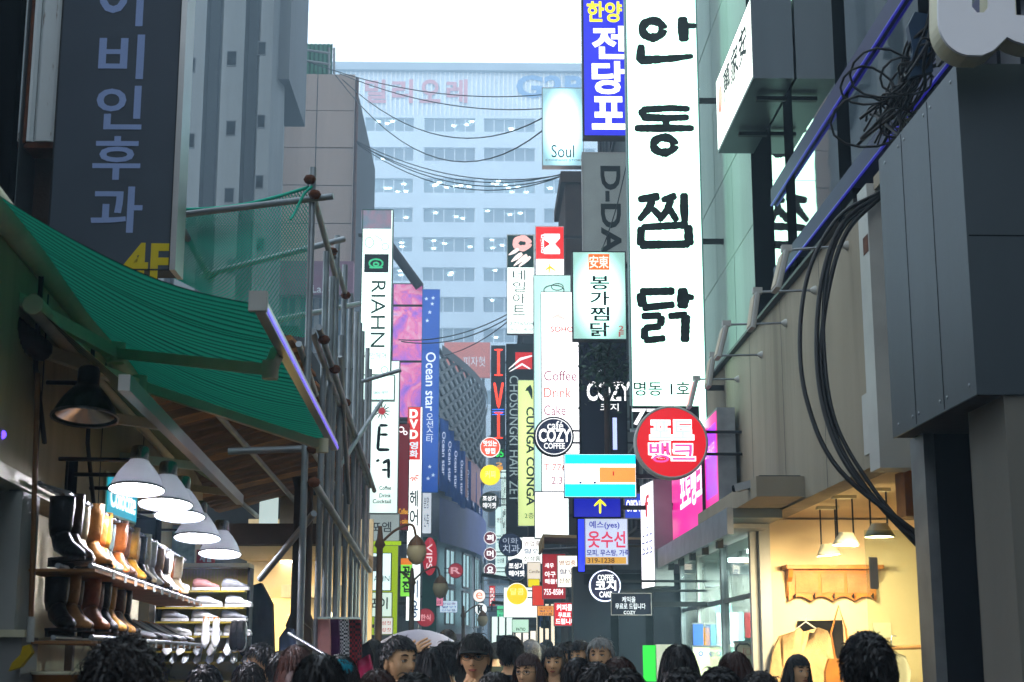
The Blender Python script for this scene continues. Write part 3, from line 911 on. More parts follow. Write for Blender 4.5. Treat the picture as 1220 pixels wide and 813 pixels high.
# ---- arm floodlights on the fascia
flood = [(1010, 293, 940, 298), (972, 346, 905, 348), (937, 385, 868, 387), (908, 423, 852, 424), (880, 452, 832, 452)]
fl_lab = ['first floodlight on the beige fascia, beside the looping black cables', 'second floodlight along the fascia from the black cables', 'third floodlight along the fascia, half folded', 'fourth floodlight along the fascia from the black cables', 'pinkish lit last floodlight on the fascia above the round red sign']
for k, (bx_, by_, tx_, ty_) in enumerate(flood):
    b0 = P(bx_, by_, X=XF)
    t0 = P(tx_, ty_, Y=b0.y)
    o = thing('floodlight', fl_lab[k], 'floodlight', b0, 0, 'floodlights along the fascia')
    MB().tube([b0, t0], .011, 6).build('arm', 'steel', o)
    MB().lathe([(.04, 0), (.035, -.02), (.015, -.05)], b0, (1, 0, 0), 12).build('wall_plate', 'white_paint', o)
    tl = Vector((-.25 + .1 * (k % 2), .1, -1)).normalized()
    c = t0 + Vector((-.03, 0, -.01))
    MB().bar(c + Vector((-.03, 0, .02)), c + Vector((.05, 0, .02)), .06, .05).build('knuckle', 'white_paint', o)
    wv = tl.cross(Vector((0, 1, 0))).normalized()
    c2 = c + tl * .17
    MB().obox(c2, wv * .022, Vector((0, .11, 0)), tl * .15, 0, .01).build('housing', 'white_paint', o)
    MB().obox(c2 - wv * .026 if wv.x > 0 else c2 + wv * .026, wv * .003, Vector((0, .095, 0)), tl * .13).build('lens', 'pale_cloth' if k < 4 else emit('#ff7a86', .5), o)

# ---- looping cables
def bez(pts, n=24):
    out = []
    q = [Vector(p) for p in pts]
    q = [q[0] * 2 - q[1]] + q + [q[-1] * 2 - q[-2]]
    for i in range(1, len(q) - 2):
        for k in range(n):
            t = k / n
            a, b_, c_, d_ = q[i - 1], q[i], q[i + 1], q[i + 2]
            out.append(.5 * ((2 * b_) + (c_ - a) * t + (2 * a - 5 * b_ + 4 * c_ - d_) * t * t + (3 * b_ - a - 3 * c_ + d_) * t ** 3))
    out.append(q[-2])
    return out
ck = [([(1052, 228), (1000, 258), (965, 320), (953, 400), (962, 480), (1000, 560), (1098, 640)], .016), ([(1052, 230), (1005, 265), (980, 330), (973, 420), (985, 500), (1020, 570), (1100, 652)], .018), ([(1052, 232), (1010, 275), (988, 340), (978, 430), (992, 510), (1030, 580), (1101, 658)], .018), ([(1052, 234), (1006, 270), (984, 335), (982, 420), (996, 505), (1040, 582), (1102, 656)], .014)]
lc = thing('cable_loop', 'thick black cables looping down in front of the beige fascia', 'cable', P(1100, 655, Y=9.4))
for pts_, r in ck:
    n = len(pts_)
    MB().tube(bez([P(x, y, Y=10.55 - 1.15 * (i / (n - 1)) ** 1.5) for i, (x, y) in enumerate(pts_)], 8), r, 8).build('cable', 'rubber', lc)
p = P(1004, 262, Y=10.5)
MB().ball(p, .035, 8).build('cable_tie', 'black', lc)
# tangle of wire above
tg = thing('wire_tangle', 'tangled bundle of black wires strung below the white letter', 'cable', P(1060, 170, Y=8.7))
for k in range(26):
    s = R.random()
    a = P(1122 + R.uniform(-12, 14), R.uniform(0, 60), Y=8.6)
    pts_ = [a]
    for j in range(4):
        t = (j + 1) / 4
        pts_.append(P(1115 - 75 * t * (.5 + s * .6) + R.uniform(-16, 16), 40 + 115 * t + R.uniform(-22, 22), Y=8.6 + .5 * t + R.uniform(-.15, .15)))
    if k % 3 == 0: pts_.append(P(1085 + R.uniform(-15, 15), 150 + R.uniform(-20, 20), Y=8.7))
    MB().tube(bez(pts_, 6), R.choice((.006, .008, .011)), 5).build('wire', 'rubber', tg)
for k in range(5):
    c = P(1060 + R.uniform(-35, 25), 125 + R.uniform(-40, 25), Y=8.75)
    rr = R.uniform(.08, .17)
    MB().tube([c + Vector((math.cos(g / 14 * 2 * math.pi) * rr * 1.3, .03 * math.sin(g), math.sin(g / 14 * 2 * math.pi) * rr)) for g in range(16)], .008, 5).build('coil', 'rubber', tg)
mat('blue_bag', '#0f2a44', .5, 0, .3, 4)
q = [P(x, y, Y=8.7) for x, y in ((1090, 14), (1112, 18), (1108, 60), (1112, 85), (1084, 92), (1088, 60), (1082, 30))]
MB().prism(q, (0, .06, 0)).build('tape_wrap', 'blue_bag', tg)
MB().tube(bez([P(1150, 60, Y=8.7), P(1120, 75, Y=8.7), P(1090, 105, Y=9.0), P(1052, 228, Y=10.6)], 8), .014, 6).build('feed_cable', 'rubber', tg)
# ================================================================== LEFT, NEAR: shoe shop under the green awning
def xw(y): return -2.05 - .085 * (y - 7)            # the shop wall line
ls = thing('shoe_shop_building', 'grey beige shop wall above the boot racks', 'building', (-2.4, 8, 0))
def wallbox(y0, y1, z0, z1, d0, d1, name, m, parent=ls):
    """a slab along the shop wall, d = distance in front of the wall line"""
    q = [(xw(y0) + d1, y0), (xw(y1) + d1, y1), (xw(y1) + d0, y1), (xw(y0) + d0, y0)]
    return MB().prism([(x, y, z0) for x, y in q], (0, 0, z1 - z0)).build(name, m, parent)
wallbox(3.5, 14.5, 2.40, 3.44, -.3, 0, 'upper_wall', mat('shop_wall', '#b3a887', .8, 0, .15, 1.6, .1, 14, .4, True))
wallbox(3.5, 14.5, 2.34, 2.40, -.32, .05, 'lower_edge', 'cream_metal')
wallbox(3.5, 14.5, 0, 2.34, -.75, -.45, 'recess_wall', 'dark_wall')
wallbox(3.5, 9.3, 3.9, 9.5, -4, -1.4, 'upper_storey', 'brown_wall')
for k in range(4):
    wallbox(5.2 + k * 1.7, 5.2 + k * 1.7 + .012, 2.42, 3.3, -.01, .004, 'panel_joint', 'dark_metal')
for k, (y, z) in enumerate(((6.6, 2.9), (8.0, 2.75))):
    MB().tube([(xw(y) + .03, y, z + .6), (xw(y) + .03, y, z), (xw(y + .3) + .03, y + .3, z - .3)], .012, 6).build('conduit', 'dark_metal', ls)

# ---- green folding arm awning
mat('bar_metal', '#a4a6a6', .28, .8, .1, 4)
m = bpy.data.materials.new('awning_cloth')
MATS['awning_cloth'] = m
m.use_nodes = True
n_, l_ = m.node_tree.nodes, m.node_tree.links
n_.remove(n_['Principled BSDF'])
tc = n_.new('ShaderNodeTexCoord')
sp = n_.new('ShaderNodeSeparateXYZ')
l_.new(tc.outputs['UV'], sp.inputs[0])
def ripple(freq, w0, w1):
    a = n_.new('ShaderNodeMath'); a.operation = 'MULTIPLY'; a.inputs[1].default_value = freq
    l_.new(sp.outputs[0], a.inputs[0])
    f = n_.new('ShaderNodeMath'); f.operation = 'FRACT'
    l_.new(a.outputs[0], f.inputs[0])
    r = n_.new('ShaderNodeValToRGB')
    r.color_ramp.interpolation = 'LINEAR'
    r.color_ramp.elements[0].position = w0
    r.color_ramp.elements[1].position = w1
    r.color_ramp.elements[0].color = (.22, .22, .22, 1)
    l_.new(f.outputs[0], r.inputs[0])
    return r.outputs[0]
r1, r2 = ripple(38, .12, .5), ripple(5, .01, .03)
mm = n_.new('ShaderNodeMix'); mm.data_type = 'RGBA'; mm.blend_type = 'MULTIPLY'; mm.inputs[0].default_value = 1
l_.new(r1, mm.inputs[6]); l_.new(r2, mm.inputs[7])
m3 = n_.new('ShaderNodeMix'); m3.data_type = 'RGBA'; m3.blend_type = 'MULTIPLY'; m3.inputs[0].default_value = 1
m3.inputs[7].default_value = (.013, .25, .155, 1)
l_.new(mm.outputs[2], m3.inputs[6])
df = n_.new('ShaderNodeBsdfDiffuse'); tr = n_.new('ShaderNodeBsdfTranslucent')
mx = n_.new('ShaderNodeMixShader'); mx.inputs[0].default_value = .55
l_.new(m3.outputs[2], df.inputs[0]); l_.new(m3.outputs[2], tr.inputs[0])
l_.new(df.outputs[0], mx.inputs[1]); l_.new(tr.outputs[0], mx.inputs[2])
l_.new(mx.outputs[0], n_['Material Output'].inputs[0])
ZA = 2.93
b0, b1 = P(303, 362, Z=ZA), P(394, 531, Z=ZA)
w0 = Vector((xw(b0.y) + .06, b0.y + .02, P(-40, 226, Y=b0.y).z))
w1 = Vector((xw(b1.y) + .06, b1.y + .02, w0.z))
aw = thing('awning', 'green ribbed folding arm awning stretched over the shoe shop', 'awning', (w0.x, (b0.y + b1.y) / 2, w0.z))
def awf(u, v):
    a, c = w0.lerp(w1, u), b0.lerp(b1, u)
    p = a.lerp(c, v)
    p.z += -.07 * math.sin(math.pi * v) + .012 * math.sin(u * 9) + .008 * math.sin(u * 31 + v * 5) * math.sin(math.pi * v)
    return p
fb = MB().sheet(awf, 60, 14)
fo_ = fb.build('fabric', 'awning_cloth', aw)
def uv_grid(o, nu, nv):
    me = o.data
    uv = me.uv_layers.new(name='UVMap')
    for lp in me.loops:
        i = lp.vertex_index
        uv.data[lp.index].uv = ((i % (nu + 1)) / nu, (i // (nu + 1)) / nv)
uv_grid(fo_, 60, 14)
MB().bar(b0 + Vector((.02, -.02, 0)), b1 + Vector((.02, .05, 0)), .04, .052).build('front_bar', 'bar_metal', aw)
MB().bar(b0 + Vector((.02, -.05, 0)), b0 + Vector((.02, -.021, 0)), .068, .075).build('end_cap', 'white_paint', aw)
MB().bar(b0 + Vector((.042, -.02, -.008)), b1 + Vector((.042, .05, -.008)), .003, .018).build('neon_reflection', emit('#6a48ff', .9), aw)  # glowing strip added in place of a neon reflection on the bar
MB().tube([w0 + Vector((-.03, -.05, 0)), w1 + Vector((-.03, .05, 0))], .06, 12).build('roller', 'cream_metal', aw)
def arm(pts_, name='folding_arm'):
    a, e, c = pts_
    o = MB().bar(a, e, .04, .06).bar(e, c, .035, .05).build(name, 'cream_metal', aw)
    MB().tube([e + Vector((0, 0, -.05)), e + Vector((0, 0, .05))], .045, 10).build('elbow_joint', 'cream_metal', o)
    MB().tube([c + Vector((0, 0, -.04)), c + Vector((0, 0, .04))], .035, 8).build('bar_joint', 'cream_metal', o)
    return o
arm((P(-25, 333, Y=6.05), P(138, 421, Y=7.3), P(322, 441, Y=6.35)))
MB().bar(P(322, 441, Y=6.35), P(331, 418, Y=6.4), .04, .05).build('arm_hook', 'cream_metal', aw)
arm((P(8, 402, Y=6.55), P(165, 459, Y=8.0), P(384, 531, Y=8.55)))
# ---- inner striped awning
mat('stripe_a', '#b8b98a', .85, 0, .1, 4)
mat('stripe_b', '#24523a', .85, 0, .1, 4)
i0, i1 = P(148, 456, Z=2.78), P(286, 596, Z=2.78)
v0, v1 = Vector((xw(i0.y) + .06, i0.y, 3.12)), Vector((xw(i1.y) + .06, i1.y, 3.12))
ia = thing('striped_awning', 'small cream and green striped awning under the big green one', 'awning', (v0.x, 8, 3.1))
N = 46
for par, mt in ((0, 'stripe_a'), (1, 'stripe_b')):
    b = MB()
    for k in range(par, N, 2):
        u, v = k / N, (k + 1) / N
        b.add([v0.lerp(v1, u), i0.lerp(i1, u), i0.lerp(i1, v), v0.lerp(v1, v)], [[0, 1, 2, 3]])
    b.build('striped_cloth', mt, ia)
MB().bar(i0, i1, .05, .07).build('front_bar', 'bar_metal', ia)
MB().tube([v0, v1], .045, 10).build('roller', 'cream_metal', ia)
for t in (.25, .6, .9):
    q = i0.lerp(i1, t)
    MB().bar(Vector((xw(q.y), q.y, 2.85)), q, .035, .05).build('arm', 'cream_metal', ia)
# ribbed duct at the corner
du = thing('flexible_duct', 'dark ribbed hose running under the awning arms', 'hose', P(10, 400, Y=6.3))
pts_ = bez([P(-30, 345, Y=6.2), P(10, 385, Y=6.35), P(52, 420, Y=6.6)], 14)
MB().tube(pts_, [.055 if i % 2 else .045 for i in range(len(pts_))], 10).build('hose', 'rubber', du)

# ---- lamps over the display
mat('alu', '#9fa3a3', .22, .95, .25, 9)
m = bpy.data.materials.new('prism_shade'); MATS['prism_shade'] = m; m.use_nodes = True
n_, l_ = m.node_tree.nodes, m.node_tree.links
n_.remove(n_['Principled BSDF'])
ga = n_.new('ShaderNodeBsdfGlossy'); ga.inputs[0].default_value = (.8, .82, .84, 1); ga.inputs['Roughness'].default_value = .22
ta = n_.new('ShaderNodeBsdfDiffuse'); ta.inputs[0].default_value = (.66, .67, .7, 1)
ma = n_.new('ShaderNodeMixShader'); ma.inputs[0].default_value = .72
l_.new(ga.outputs[0], ma.inputs[1]); l_.new(ta.outputs[0], ma.inputs[2]); tl_ = n_.new('ShaderNodeBsdfTranslucent'); tl_.inputs[0].default_value = (.6, .64, .7, 1)
mb_ = n_.new('ShaderNodeMixShader'); mb_.inputs[0].default_value = .009
l_.new(ma.outputs[0], mb_.inputs[1]); l_.new(tl_.outputs[0], mb_.inputs[2]); l_.new(mb_.outputs[0], n_['Material Output'].inputs[0])
mat('green_enamel', '#1d3327', .35, 0, .2, 4)
def reflector(c, r, label, lit=True, h=1.0, wall=True, ml='alu', grp='work lamps over the shoe display'):
    c = Vector(c)
    o = thing('hanging_lamp', label, 'lamp', c, 0, grp)
    n = 22
    b = MB()
    prof = [(.36, 1.02), (.4, .96), (.55, .80), (.74, .55), (.9, .25), (1.0, 0)]
    vs = []
    for i, (q, z) in enumerate(prof):
        for k in range(n):
            g = 2 * math.pi * (k + .5 * (i % 2)) / n
            vs.append(c + Vector((math.cos(g) * q * r, math.sin(g) * q * r, z * r * 1.05 * h)))
    fs = []
    for i in range(len(prof) - 1):
        for k in range(n):
            a, b_, c_, d_ = i * n + k, i * n + (k + 1) % n, (i + 1) * n + (k + 1) % n, (i + 1) * n + k
            if i % 2 == 0: fs += [[a, d_, b_], [b_, d_, c_]]
            else: fs += [[a, c_, b_], [a, d_, c_]]
    b.add(vs, fs)
    b.build('shade', 'prism_shade' if lit else ml, o)
    MB().lathe([(1.0 * r, 0), (1.03 * r, .006), (1.03 * r, -.008), (.98 * r, -.006)], c, (0, 0, 1), 24).build('rim', 'steel', o)
    MB().lathe([(.001, 1.62 * r), (.3 * r, 1.6 * r), (.34 * r, 1.5 * r), (.34 * r, 1.02 * r)], c, (0, 0, 1), 14).build('lamp_holder', ml, o)
    if lit:
        MB().lathe([(.001, .004), (.97 * r, .004)], c, (0, 0, 1), 24).build('lens', emit('#f3f0ff', 95.0), o)
    else:
        MB().lathe([(.001, .5 * r), (.2 * r, .45 * r), (.9 * r, .06 * r)], c, (0, 0, 1), 20).build('reflector_inside', 'alu', o)
    if wall:
        t = c + Vector((0, 0, 1.1 * r))
        a = Vector((xw(c.y) , c.y + .05, t.z + .02))
        MB().tube([a, t], .011, 6).build('wall_arm', 'dark_metal', o)
    o.rotation_euler = (rad(-9), 0, 0)
    return o
lamps = [(163, 583, 7.3, .132), (197, 601, 7.6, .135), (214, 615, 8.2, .135), (235, 641, 10.1, .152), (262, 660, 11.2, .155)]
ll = ['first lit faceted lamp in the row over the shoe display, next to the teal lightbox', 'second lit faceted lamp along the row from the teal lightbox', 'third lit faceted lamp along the row from the teal lightbox', 'fourth lit faceted lamp along the row from the teal lightbox', 'last lit faceted lamp, directly above the white sneaker rack']
for (x, y, Y, r_), lb in zip(lamps, ll):
    reflector(P(x, y, Y=Y), r_, lb)
reflector(P(101, 497, Y=6.9), .15, 'unlit dark green enamel lamp below the awning arm', False, .95, True, 'green_enamel')
sp_ = P(2, 518, Y=6.2)
sm_ = thing('small_spotlight', 'small violet spotlight at the wall edge', 'lamp', sp_)
MB().tube([sp_ + Vector((-.1, 0, .04)), sp_], .02, 8).build('body', 'dark_metal', sm_)
MB().ball(sp_, .02, 8).build('bulb', emit('#5a3cff', 4.0), sm_)
# ---- speakers
for rc, Y, lb in (((50, 545, 84, 593), 7.6, 'black loudspeaker on the shop wall beside the green enamel lamp'), ((159, 617, 187, 656), 9.6, 'black loudspeaker on the shop wall below the lit lamps')):
    x0_, x1_, z0_, z1_ = rect_at(rc, Y)
    o = thing('loudspeaker', lb, 'speaker', ((x0_ + x1_) / 2, Y, z0_), 0, 'loudspeakers on the shop wall')
    MB().box(x0_, x1_, Y, Y + .14, z0_, z1_, 0, .012).build('cabinet', 'black', o)
    MB().box(x0_ + .012, x1_ - .012, Y - .008, Y, z0_ + .012, z1_ - .012).build('grille', 'rubber', o)
    MB().tube([((x0_ + x1_) / 2, Y + .1, z1_), (xw(Y) - .02, Y + .12, z1_ + .05)], .012, 6).build('bracket', 'dark_metal', o)
# ---- teal lightbox
Yc = 8.9
cbx = thing('teal_lightbox', 'cream box sign with teal backlit face and white script', 'sign', P(125, 610, Y=Yc))
f0, f1 = P(125, 600, Y=Yc - .15), P(162, 620, Y=Yc + .6)
zz0, zz1 = P(125, 612, Y=Yc - .15).z, P(125, 561, Y=Yc - .15).z
fx = f1 - f0; fx.z = 0
nn = Vector((fx.y, -fx.x, 0)).normalized()
org = Vector((f0.x, f0.y, zz0))
MB().prism([org, org + fx, org + fx - nn * .22, org - nn * .22], (0, 0, zz1 - zz0)).build('cabinet', 'cream_metal', cbx)
MB().prism([org + nn * .004 + fx * .03 + Vector((0, 0, .012)), org + nn * .004 + fx * .97 + Vector((0, 0, .012)), org + nn * .004 + fx * .97 + Vector((0, 0, zz1 - zz0 - .012)), org + nn * .004 + fx * .03 + Vector((0, 0, zz1 - zz0 - .012))], nn * .004).build('face', emit('#1597ad', 1.1), cbx)
letters(cbx, 'Coloctte', org + nn * .012 + fx * .1 + Vector((0, 0, (zz1 - zz0) * .2)), fx * .8, Vector((0, 0, (zz1 - zz0) * .55)), emit('#f0ffff', 1.8), .02)
MB().prism([org - nn * .05 + Vector((0, 0, -.02)), org - nn * .05 + fx + Vector((0, 0, -.02)), org - nn * .3 + fx + Vector((0, 0, -.02)), org - nn * .3 + Vector((0, 0, -.02))], (0, 0, .018)).build('bracket', 'dark_metal', cbx)

# ---- racks of boots
rk = thing('boot_rack', 'metal wall rack with rails holding two rows of boots', 'rack', (xw(7.5), 7.5, 0))
y0r, y1r = 6.5, 11.2
def rail(z, d, name='rail', r=.012, ya=y0r, yb=y1r):
    MB().tube([(xw(ya) + d, ya, z), (xw(yb) + d, yb, z)], r, 6).build(name, 'steel', rk)
rail(2.37, .1); rail(2.33, .22); rail(2.02, .2); rail(2.02, .34); rail(1.72, .2); rail(1.72, .36)
for k in range(70):
    y = y0r + k * (y1r - y0r) / 70
    if k % 2 == 0: MB().tube([(xw(y) + .1, y, 2.37), (xw(y) + .24, y, 2.33)], .005, 4).build('hook', 'steel', rk)
for y in (6.5, 8.0, 9.5, 11.2):
    MB().box(xw(y) - .02, xw(y) + .02, y - .02, y + .02, 0, 2.34).build('upright', 'grey_paint', rk)
for z in (1.995, 1.695, 1.2):
    MB().prism([(xw(y0r) + .05, y0r, z), (xw(y1r) + .05, y1r, z), (xw(y1r) + .36, y1r, z), (xw(y0r) + .36, y0r, z)][::-1], (0, 0, .012)).build('shelf', 'wood_pale', rk)
MB().prism([(xw(y0r) - .1, y0r, 1), (xw(y1r) - .1, y1r, 1), (xw(y1r) - .12, y1r, 1), (xw(y0r) - .12, y0r, 1)], (0, 0, 1.33)).build('back_board', 'cream_metal', rk)
leathers = {'black': ('#141313', .35), 'dark brown': ('#4a2d19', .4), 'tan': ('#b07c42', .45), 'cognac': ('#a35a24', .4), 'beige': ('#d8c49c', .5), 'grey green': ('#56645f', .45), 'ochre': ('#b07f2a', .4), 'cream': ('#d6cdb8', .5), 'chestnut': ('#5a2a16', .38)}
for k, (c, r) in leathers.items(): mat('leather_' + k.replace(' ', '_'), c, r, 0, .3, 14, .25, 50)
mat('sole', '#1c1714', .7)
BOOT = {}
def boot_mesh(kind, h):
    k = (kind, h)
    if k in BOOT: return BOOT[k]
    n = 12
    def ring(cy, cz, rx, ry, tilt):
        return [(rx * math.cos(2 * math.pi * i / n), cy + ry * math.sin(2 * math.pi * i / n) * math.cos(tilt), cz - ry * math.sin(2 * math.pi * i / n) * math.sin(tilt)) for i in range(n)]
    b = MB()
    sl = .006
    rings = [ring(0, h, .058, .07, 0), ring(0, h * .82, .058, .068, 0), ring(.004, h * .55, .05 + sl, .06, .05), ring(.006, h * .38, .044, .052, .1), ring(.004, .13, .042, .052, .3), ring(-.02, .085, .042, .062, .75), ring(-.075, .055, .042, .045, 1.25), ring(-.13, .042, .042, .034, 1.5), ring(-.175, .032, .036, .024, 1.57), ring(-.205, .024, .016, .012, 1.57)]
    b.loft(rings)
    up = b
    s = MB()
    out = [(.0, .06), (.03, .055), (.036, .02), (.034, -.03), (.042, -.1), (.043, -.14), (.034, -.185), (.012, -.212)]
    o2 = [(x, y) for x, y in out] + [(-x, y) for x, y in reversed(out)]
    s.prism([(x, y, 0) for x, y in o2], (0, 0, .014))
    s.box(-.03, .03, .005, .055, -.03, 0)
    BOOT[k] = (up, s)
    return BOOT[k]
BM_ = {}
def boot(pos, rz, col, h, label, grp, sc=1.0):
    o = thing('boot', label, 'boot', pos, rz, grp)
    o.scale = (sc,) * 3
    up, s = boot_mesh('b', h)
    k = (h, col)
    if k not in BM_:
        BM_[k] = (up.mesh('upper', 'leather_' + col.replace(' ', '_')), s.mesh('sole', 'sole'))
    for nm, me in zip(('upper', 'sole'), BM_[k]):
        c = bpy.data.objects.new(nm, me)
        COL.objects.link(c)
        c.parent = o
up_cols = ['black', 'dark brown', 'black', 'beige', 'tan', 'black', 'cognac', 'ochre', 'grey green', 'cognac', 'dark brown', 'tan', 'dark brown', 'ochre', 'tan', 'black', 'beige', 'cream', 'cream', 'black', 'tan', 'dark brown', 'ochre', 'black', 'cream', 'tan', 'cognac', 'beige']
lo_cols = ['black', 'tan', 'dark brown', 'cognac', 'chestnut', 'black', 'ochre', 'cognac', 'dark brown', 'ochre', 'tan', 'black']
cnt = {}
def blabel(col, row):
    return '%s leather boot standing in the %s row of the boot rack' % (col, row)
for k, c in enumerate(up_cols):
    y = 6.56 + k * .152
    boot((xw(y) + .2 + R.uniform(-.03, .03), y, 2.045), rad(38) + R.uniform(-.16, .16), c, (.31, .34, .29)[k % 3], blabel(c, 'upper'), '%s boots in the upper row' % c, .88)
for k, c in enumerate(lo_cols):
    y = 6.66 + k * .165
    boot((xw(y) + .2 + R.uniform(-.03, .03), y, 1.75), rad(38) + R.uniform(-.16, .16), c, (.26, .29)[k % 2], blabel(c, 'lower'), '%s boots in the lower row' % c, .88)

for k in range(24):
    y = 6.75 + k * .18
    MB().box(xw(y) + .365, xw(y) + .37, y, y + .045, 1.985 if k % 2 else 1.685, 2.02 if k % 2 else 1.72).build('price_tag', 'white_paint', rk)
# ---- shoes
shoe_cols = {'white': '#d8d8d4', 'grey': '#8a8d90', 'pink': '#c78e8a', 'black': '#161617', 'silver': '#a8acb0'}
for k, c in shoe_cols.items(): mat('shoe_' + k, c, .4, 0, .15, 20, .15, 80)
mat('shoe_lining', '#b0702a', .6)
def sneaker_mesh():
    n = 12
    def ring(y, w, hgt, z0):
        return [(w * math.cos(2 * math.pi * i / n), y, z0 + hgt * .5 * (1 + math.sin(2 * math.pi * i / n))) for i in range(n)]
    u = MB().loft([ring(.12, .02, .05, .03), ring(.11, .036, .085, .022), ring(.08, .042, .1, .02), ring(.03, .042, .095, .02), ring(-.02, .044, .085, .02), ring(-.07, .047, .055, .02), ring(-.11, .044, .042, .02), ring(-.14, .03, .032, .02), ring(-.152, .01, .02, .022)])
    out = [(.0, .125), (.03, .12), (.042, .08), (.041, .0), (.048, -.07), (.046, -.11), (.033, -.145), (.01, -.158)]
    s = MB().prism([(x, y, 0) for x, y in out + [(-x, y) for x, y in reversed(out)]], (0, 0, .028))
    c = MB().sheet(lambda a, b: Vector(((a - .5) * .05 * (1 - .3 * abs(b - .5)), .09 - b * .09, .118 - .012 * b + .002)), 3, 4)
    return u, s, c
def pump_mesh():
    n = 12
    def ring(y, w, hgt, z0):
        return [(w * math.cos(2 * math.pi * i / n), y, z0 + hgt * .5 * (1 + math.sin(2 * math.pi * i / n))) for i in range(n)]
    u = MB().loft([ring(.11, .02, .04, .07), ring(.09, .032, .05, .065), ring(.03, .032, .04, .045), ring(-.03, .036, .035, .02), ring(-.08, .04, .035, .004), ring(-.12, .025, .028, .002), ring(-.15, .006, .01, .002)])
    s = MB().tube([(0, .09, .07), (0, .1, .0)], [.018, .007], 8)
    c = MB().sheet(lambda a, b: Vector(((a - .5) * .05 * (1 - .5 * b), .1 - b * .14, .118 - .075 * b)), 3, 5)
    return u, s, c
SH = {'sneaker': sneaker_mesh(), 'pump': pump_mesh()}
SHM = {}
def shoe(kind, col, pos, rot, label, grp, sc=1.):
    o = thing(kind, label, 'shoe', pos, 0, grp)
    o.rotation_euler = rot
    o.scale = (sc,) * 3
    k = (kind, col)
    if k not in SHM:
        u, s, c = SH[kind]
        SHM[k] = (u.mesh('upper', 'shoe_' + col), s.mesh('sole', 'shoe_white' if kind == 'sneaker' else 'shoe_' + col), c.mesh('lining', 'shoe_lining' if kind == 'pump' else 'shoe_black'))
    for nm, me in zip(('upper', 'sole', 'lining'), SHM[k]):
        c = bpy.data.objects.new(nm, me)
        COL.objects.link(c)
        c.parent = o
YS = 11.6
sx0, sx1, sz0, sz1 = rect_at((186, 676, 292, 802), YS)
sr = thing('sneaker_rack', 'yellow slatted stand of white sneakers under the last lamp', 'rack', ((sx0 + sx1) / 2, YS, 0))
mat('yellow_slat', '#9c8a2e', .5, 0, .15, 6)
zt_ = sz1
MB().box(sx0, sx1, YS + .2, YS + .24, .1, zt_).build('back_board', 'yellow_slat', sr)
MB().box(sx0 - .02, sx1 + .02, YS - .02, YS + .24, zt_, zt_ + .03).build('top_board', 'cream_metal', sr)
for x in (sx0 - .02, sx1): MB().box(x, x + .02, YS + .05, YS + .23, 0, zt_).build('side_post', 'dark_metal', sr)
for k in range(26):
    MB().box(sx0 + k * (sx1 - sx0) / 26, sx0 + k * (sx1 - sx0) / 26 + .004, YS + .196, YS + .2, zt_ - .1, zt_ - .01).build('slat', 'wood_pale', sr)
rows_ = [704, 724, 741, 758, 776, 789, 812, 840]
for k, y in enumerate(rows_):
    z = P(240, y, Y=YS).z
    MB().box(sx0, sx1, YS - .06, YS + .2, z - .012, z).build('shelf', 'yellow_slat', sr)
srows = [[('white', 'sneaker'), ('pink', 'sneaker'), ('grey', 'sneaker')], [('white', 'sneaker'), ('white', 'sneaker'), ('white', 'sneaker')], [('silver', 'sneaker'), ('white', 'sneaker'), ('grey', 'sneaker')], [('white', 'sneaker'), ('white', 'sneaker'), ('white', 'sneaker')]]
names_ = ['top', 'second', 'third', 'fourth']
seen = {}
for r_, row in enumerate(srows):
    z = P(240, rows_[r_], Y=YS).z
    for c_, (col, kd) in enumerate(row):
        x = sx0 + .13 + c_ * (sx1 - sx0 - .2) / 2.1 + .03 * (r_ % 2)
        shoe(kd, col, (x, YS + .0, z + .004), (0, 0, rad(82) + R.uniform(-.15, .15)), '%s sneaker shown sideways on the %s shelf of the yellow stand' % (col, names_[r_]), '%s sneakers on the %s shelf' % (col, names_[r_]), .76)
z = P(240, rows_[4], Y=YS).z
for k, (col, lb) in enumerate((('white', 'white'), ('white', 'white'), ('silver', 'silver'), ('white', 'white'), ('white', 'white'), ('black', 'black'))):
    shoe('pump', col, (sx0 + .1 + k * .115, YS - .01, z + .004), (rad(18), 0, R.uniform(-.15, .15)), '%s heeled pump, toes forward on the fifth shelf of the yellow stand' % lb, '%s pumps on the fifth shelf' % lb, .9)
z = P(240, rows_[5], Y=YS).z
for k in range(8):
    shoe('pump', 'silver' if k % 3 else 'white', (sx0 + .06 + k * .09, YS - .02, z + .004), (rad(10), 0, R.uniform(-.1, .1)), '%s flat shoe in the dense bottom row of the yellow stand' % ('silver' if k % 3 else 'white'), 'flat shoes in the bottom row %s' % (k % 3 > 0), .72)
for k in range(2):
    shoe('pump', 'white', (P(246 + k * 12, 748, Y=YS - .12).x, YS - .12, P(246, 755, Y=YS - .12).z), (rad(62), 0, rad(4)), 'white pump with orange lining hung upright on the yellow stand', 'hung white pumps', .85)
for k in range(2):
    shoe('sneaker', 'black', (P(281 + k * 8, 750, Y=YS - .14).x, YS - .14, P(281, 757, Y=YS - .14).z), (rad(75), 0, rad(-4)), 'black strappy shoe hung at the edge of the yellow stand', 'hung black shoes', .8)
for k in range(9):
    y = 8.75 + k * .26
    col = ('silver', 'black', 'white')[k % 3]
    shoe('pump', col, (xw(y) + .22, y, 1.74), (0, 0, rad(70)), '%s heeled pump on the lower shelf of the boot rack' % col, '%s pumps on the boot rack' % col, 1.0)
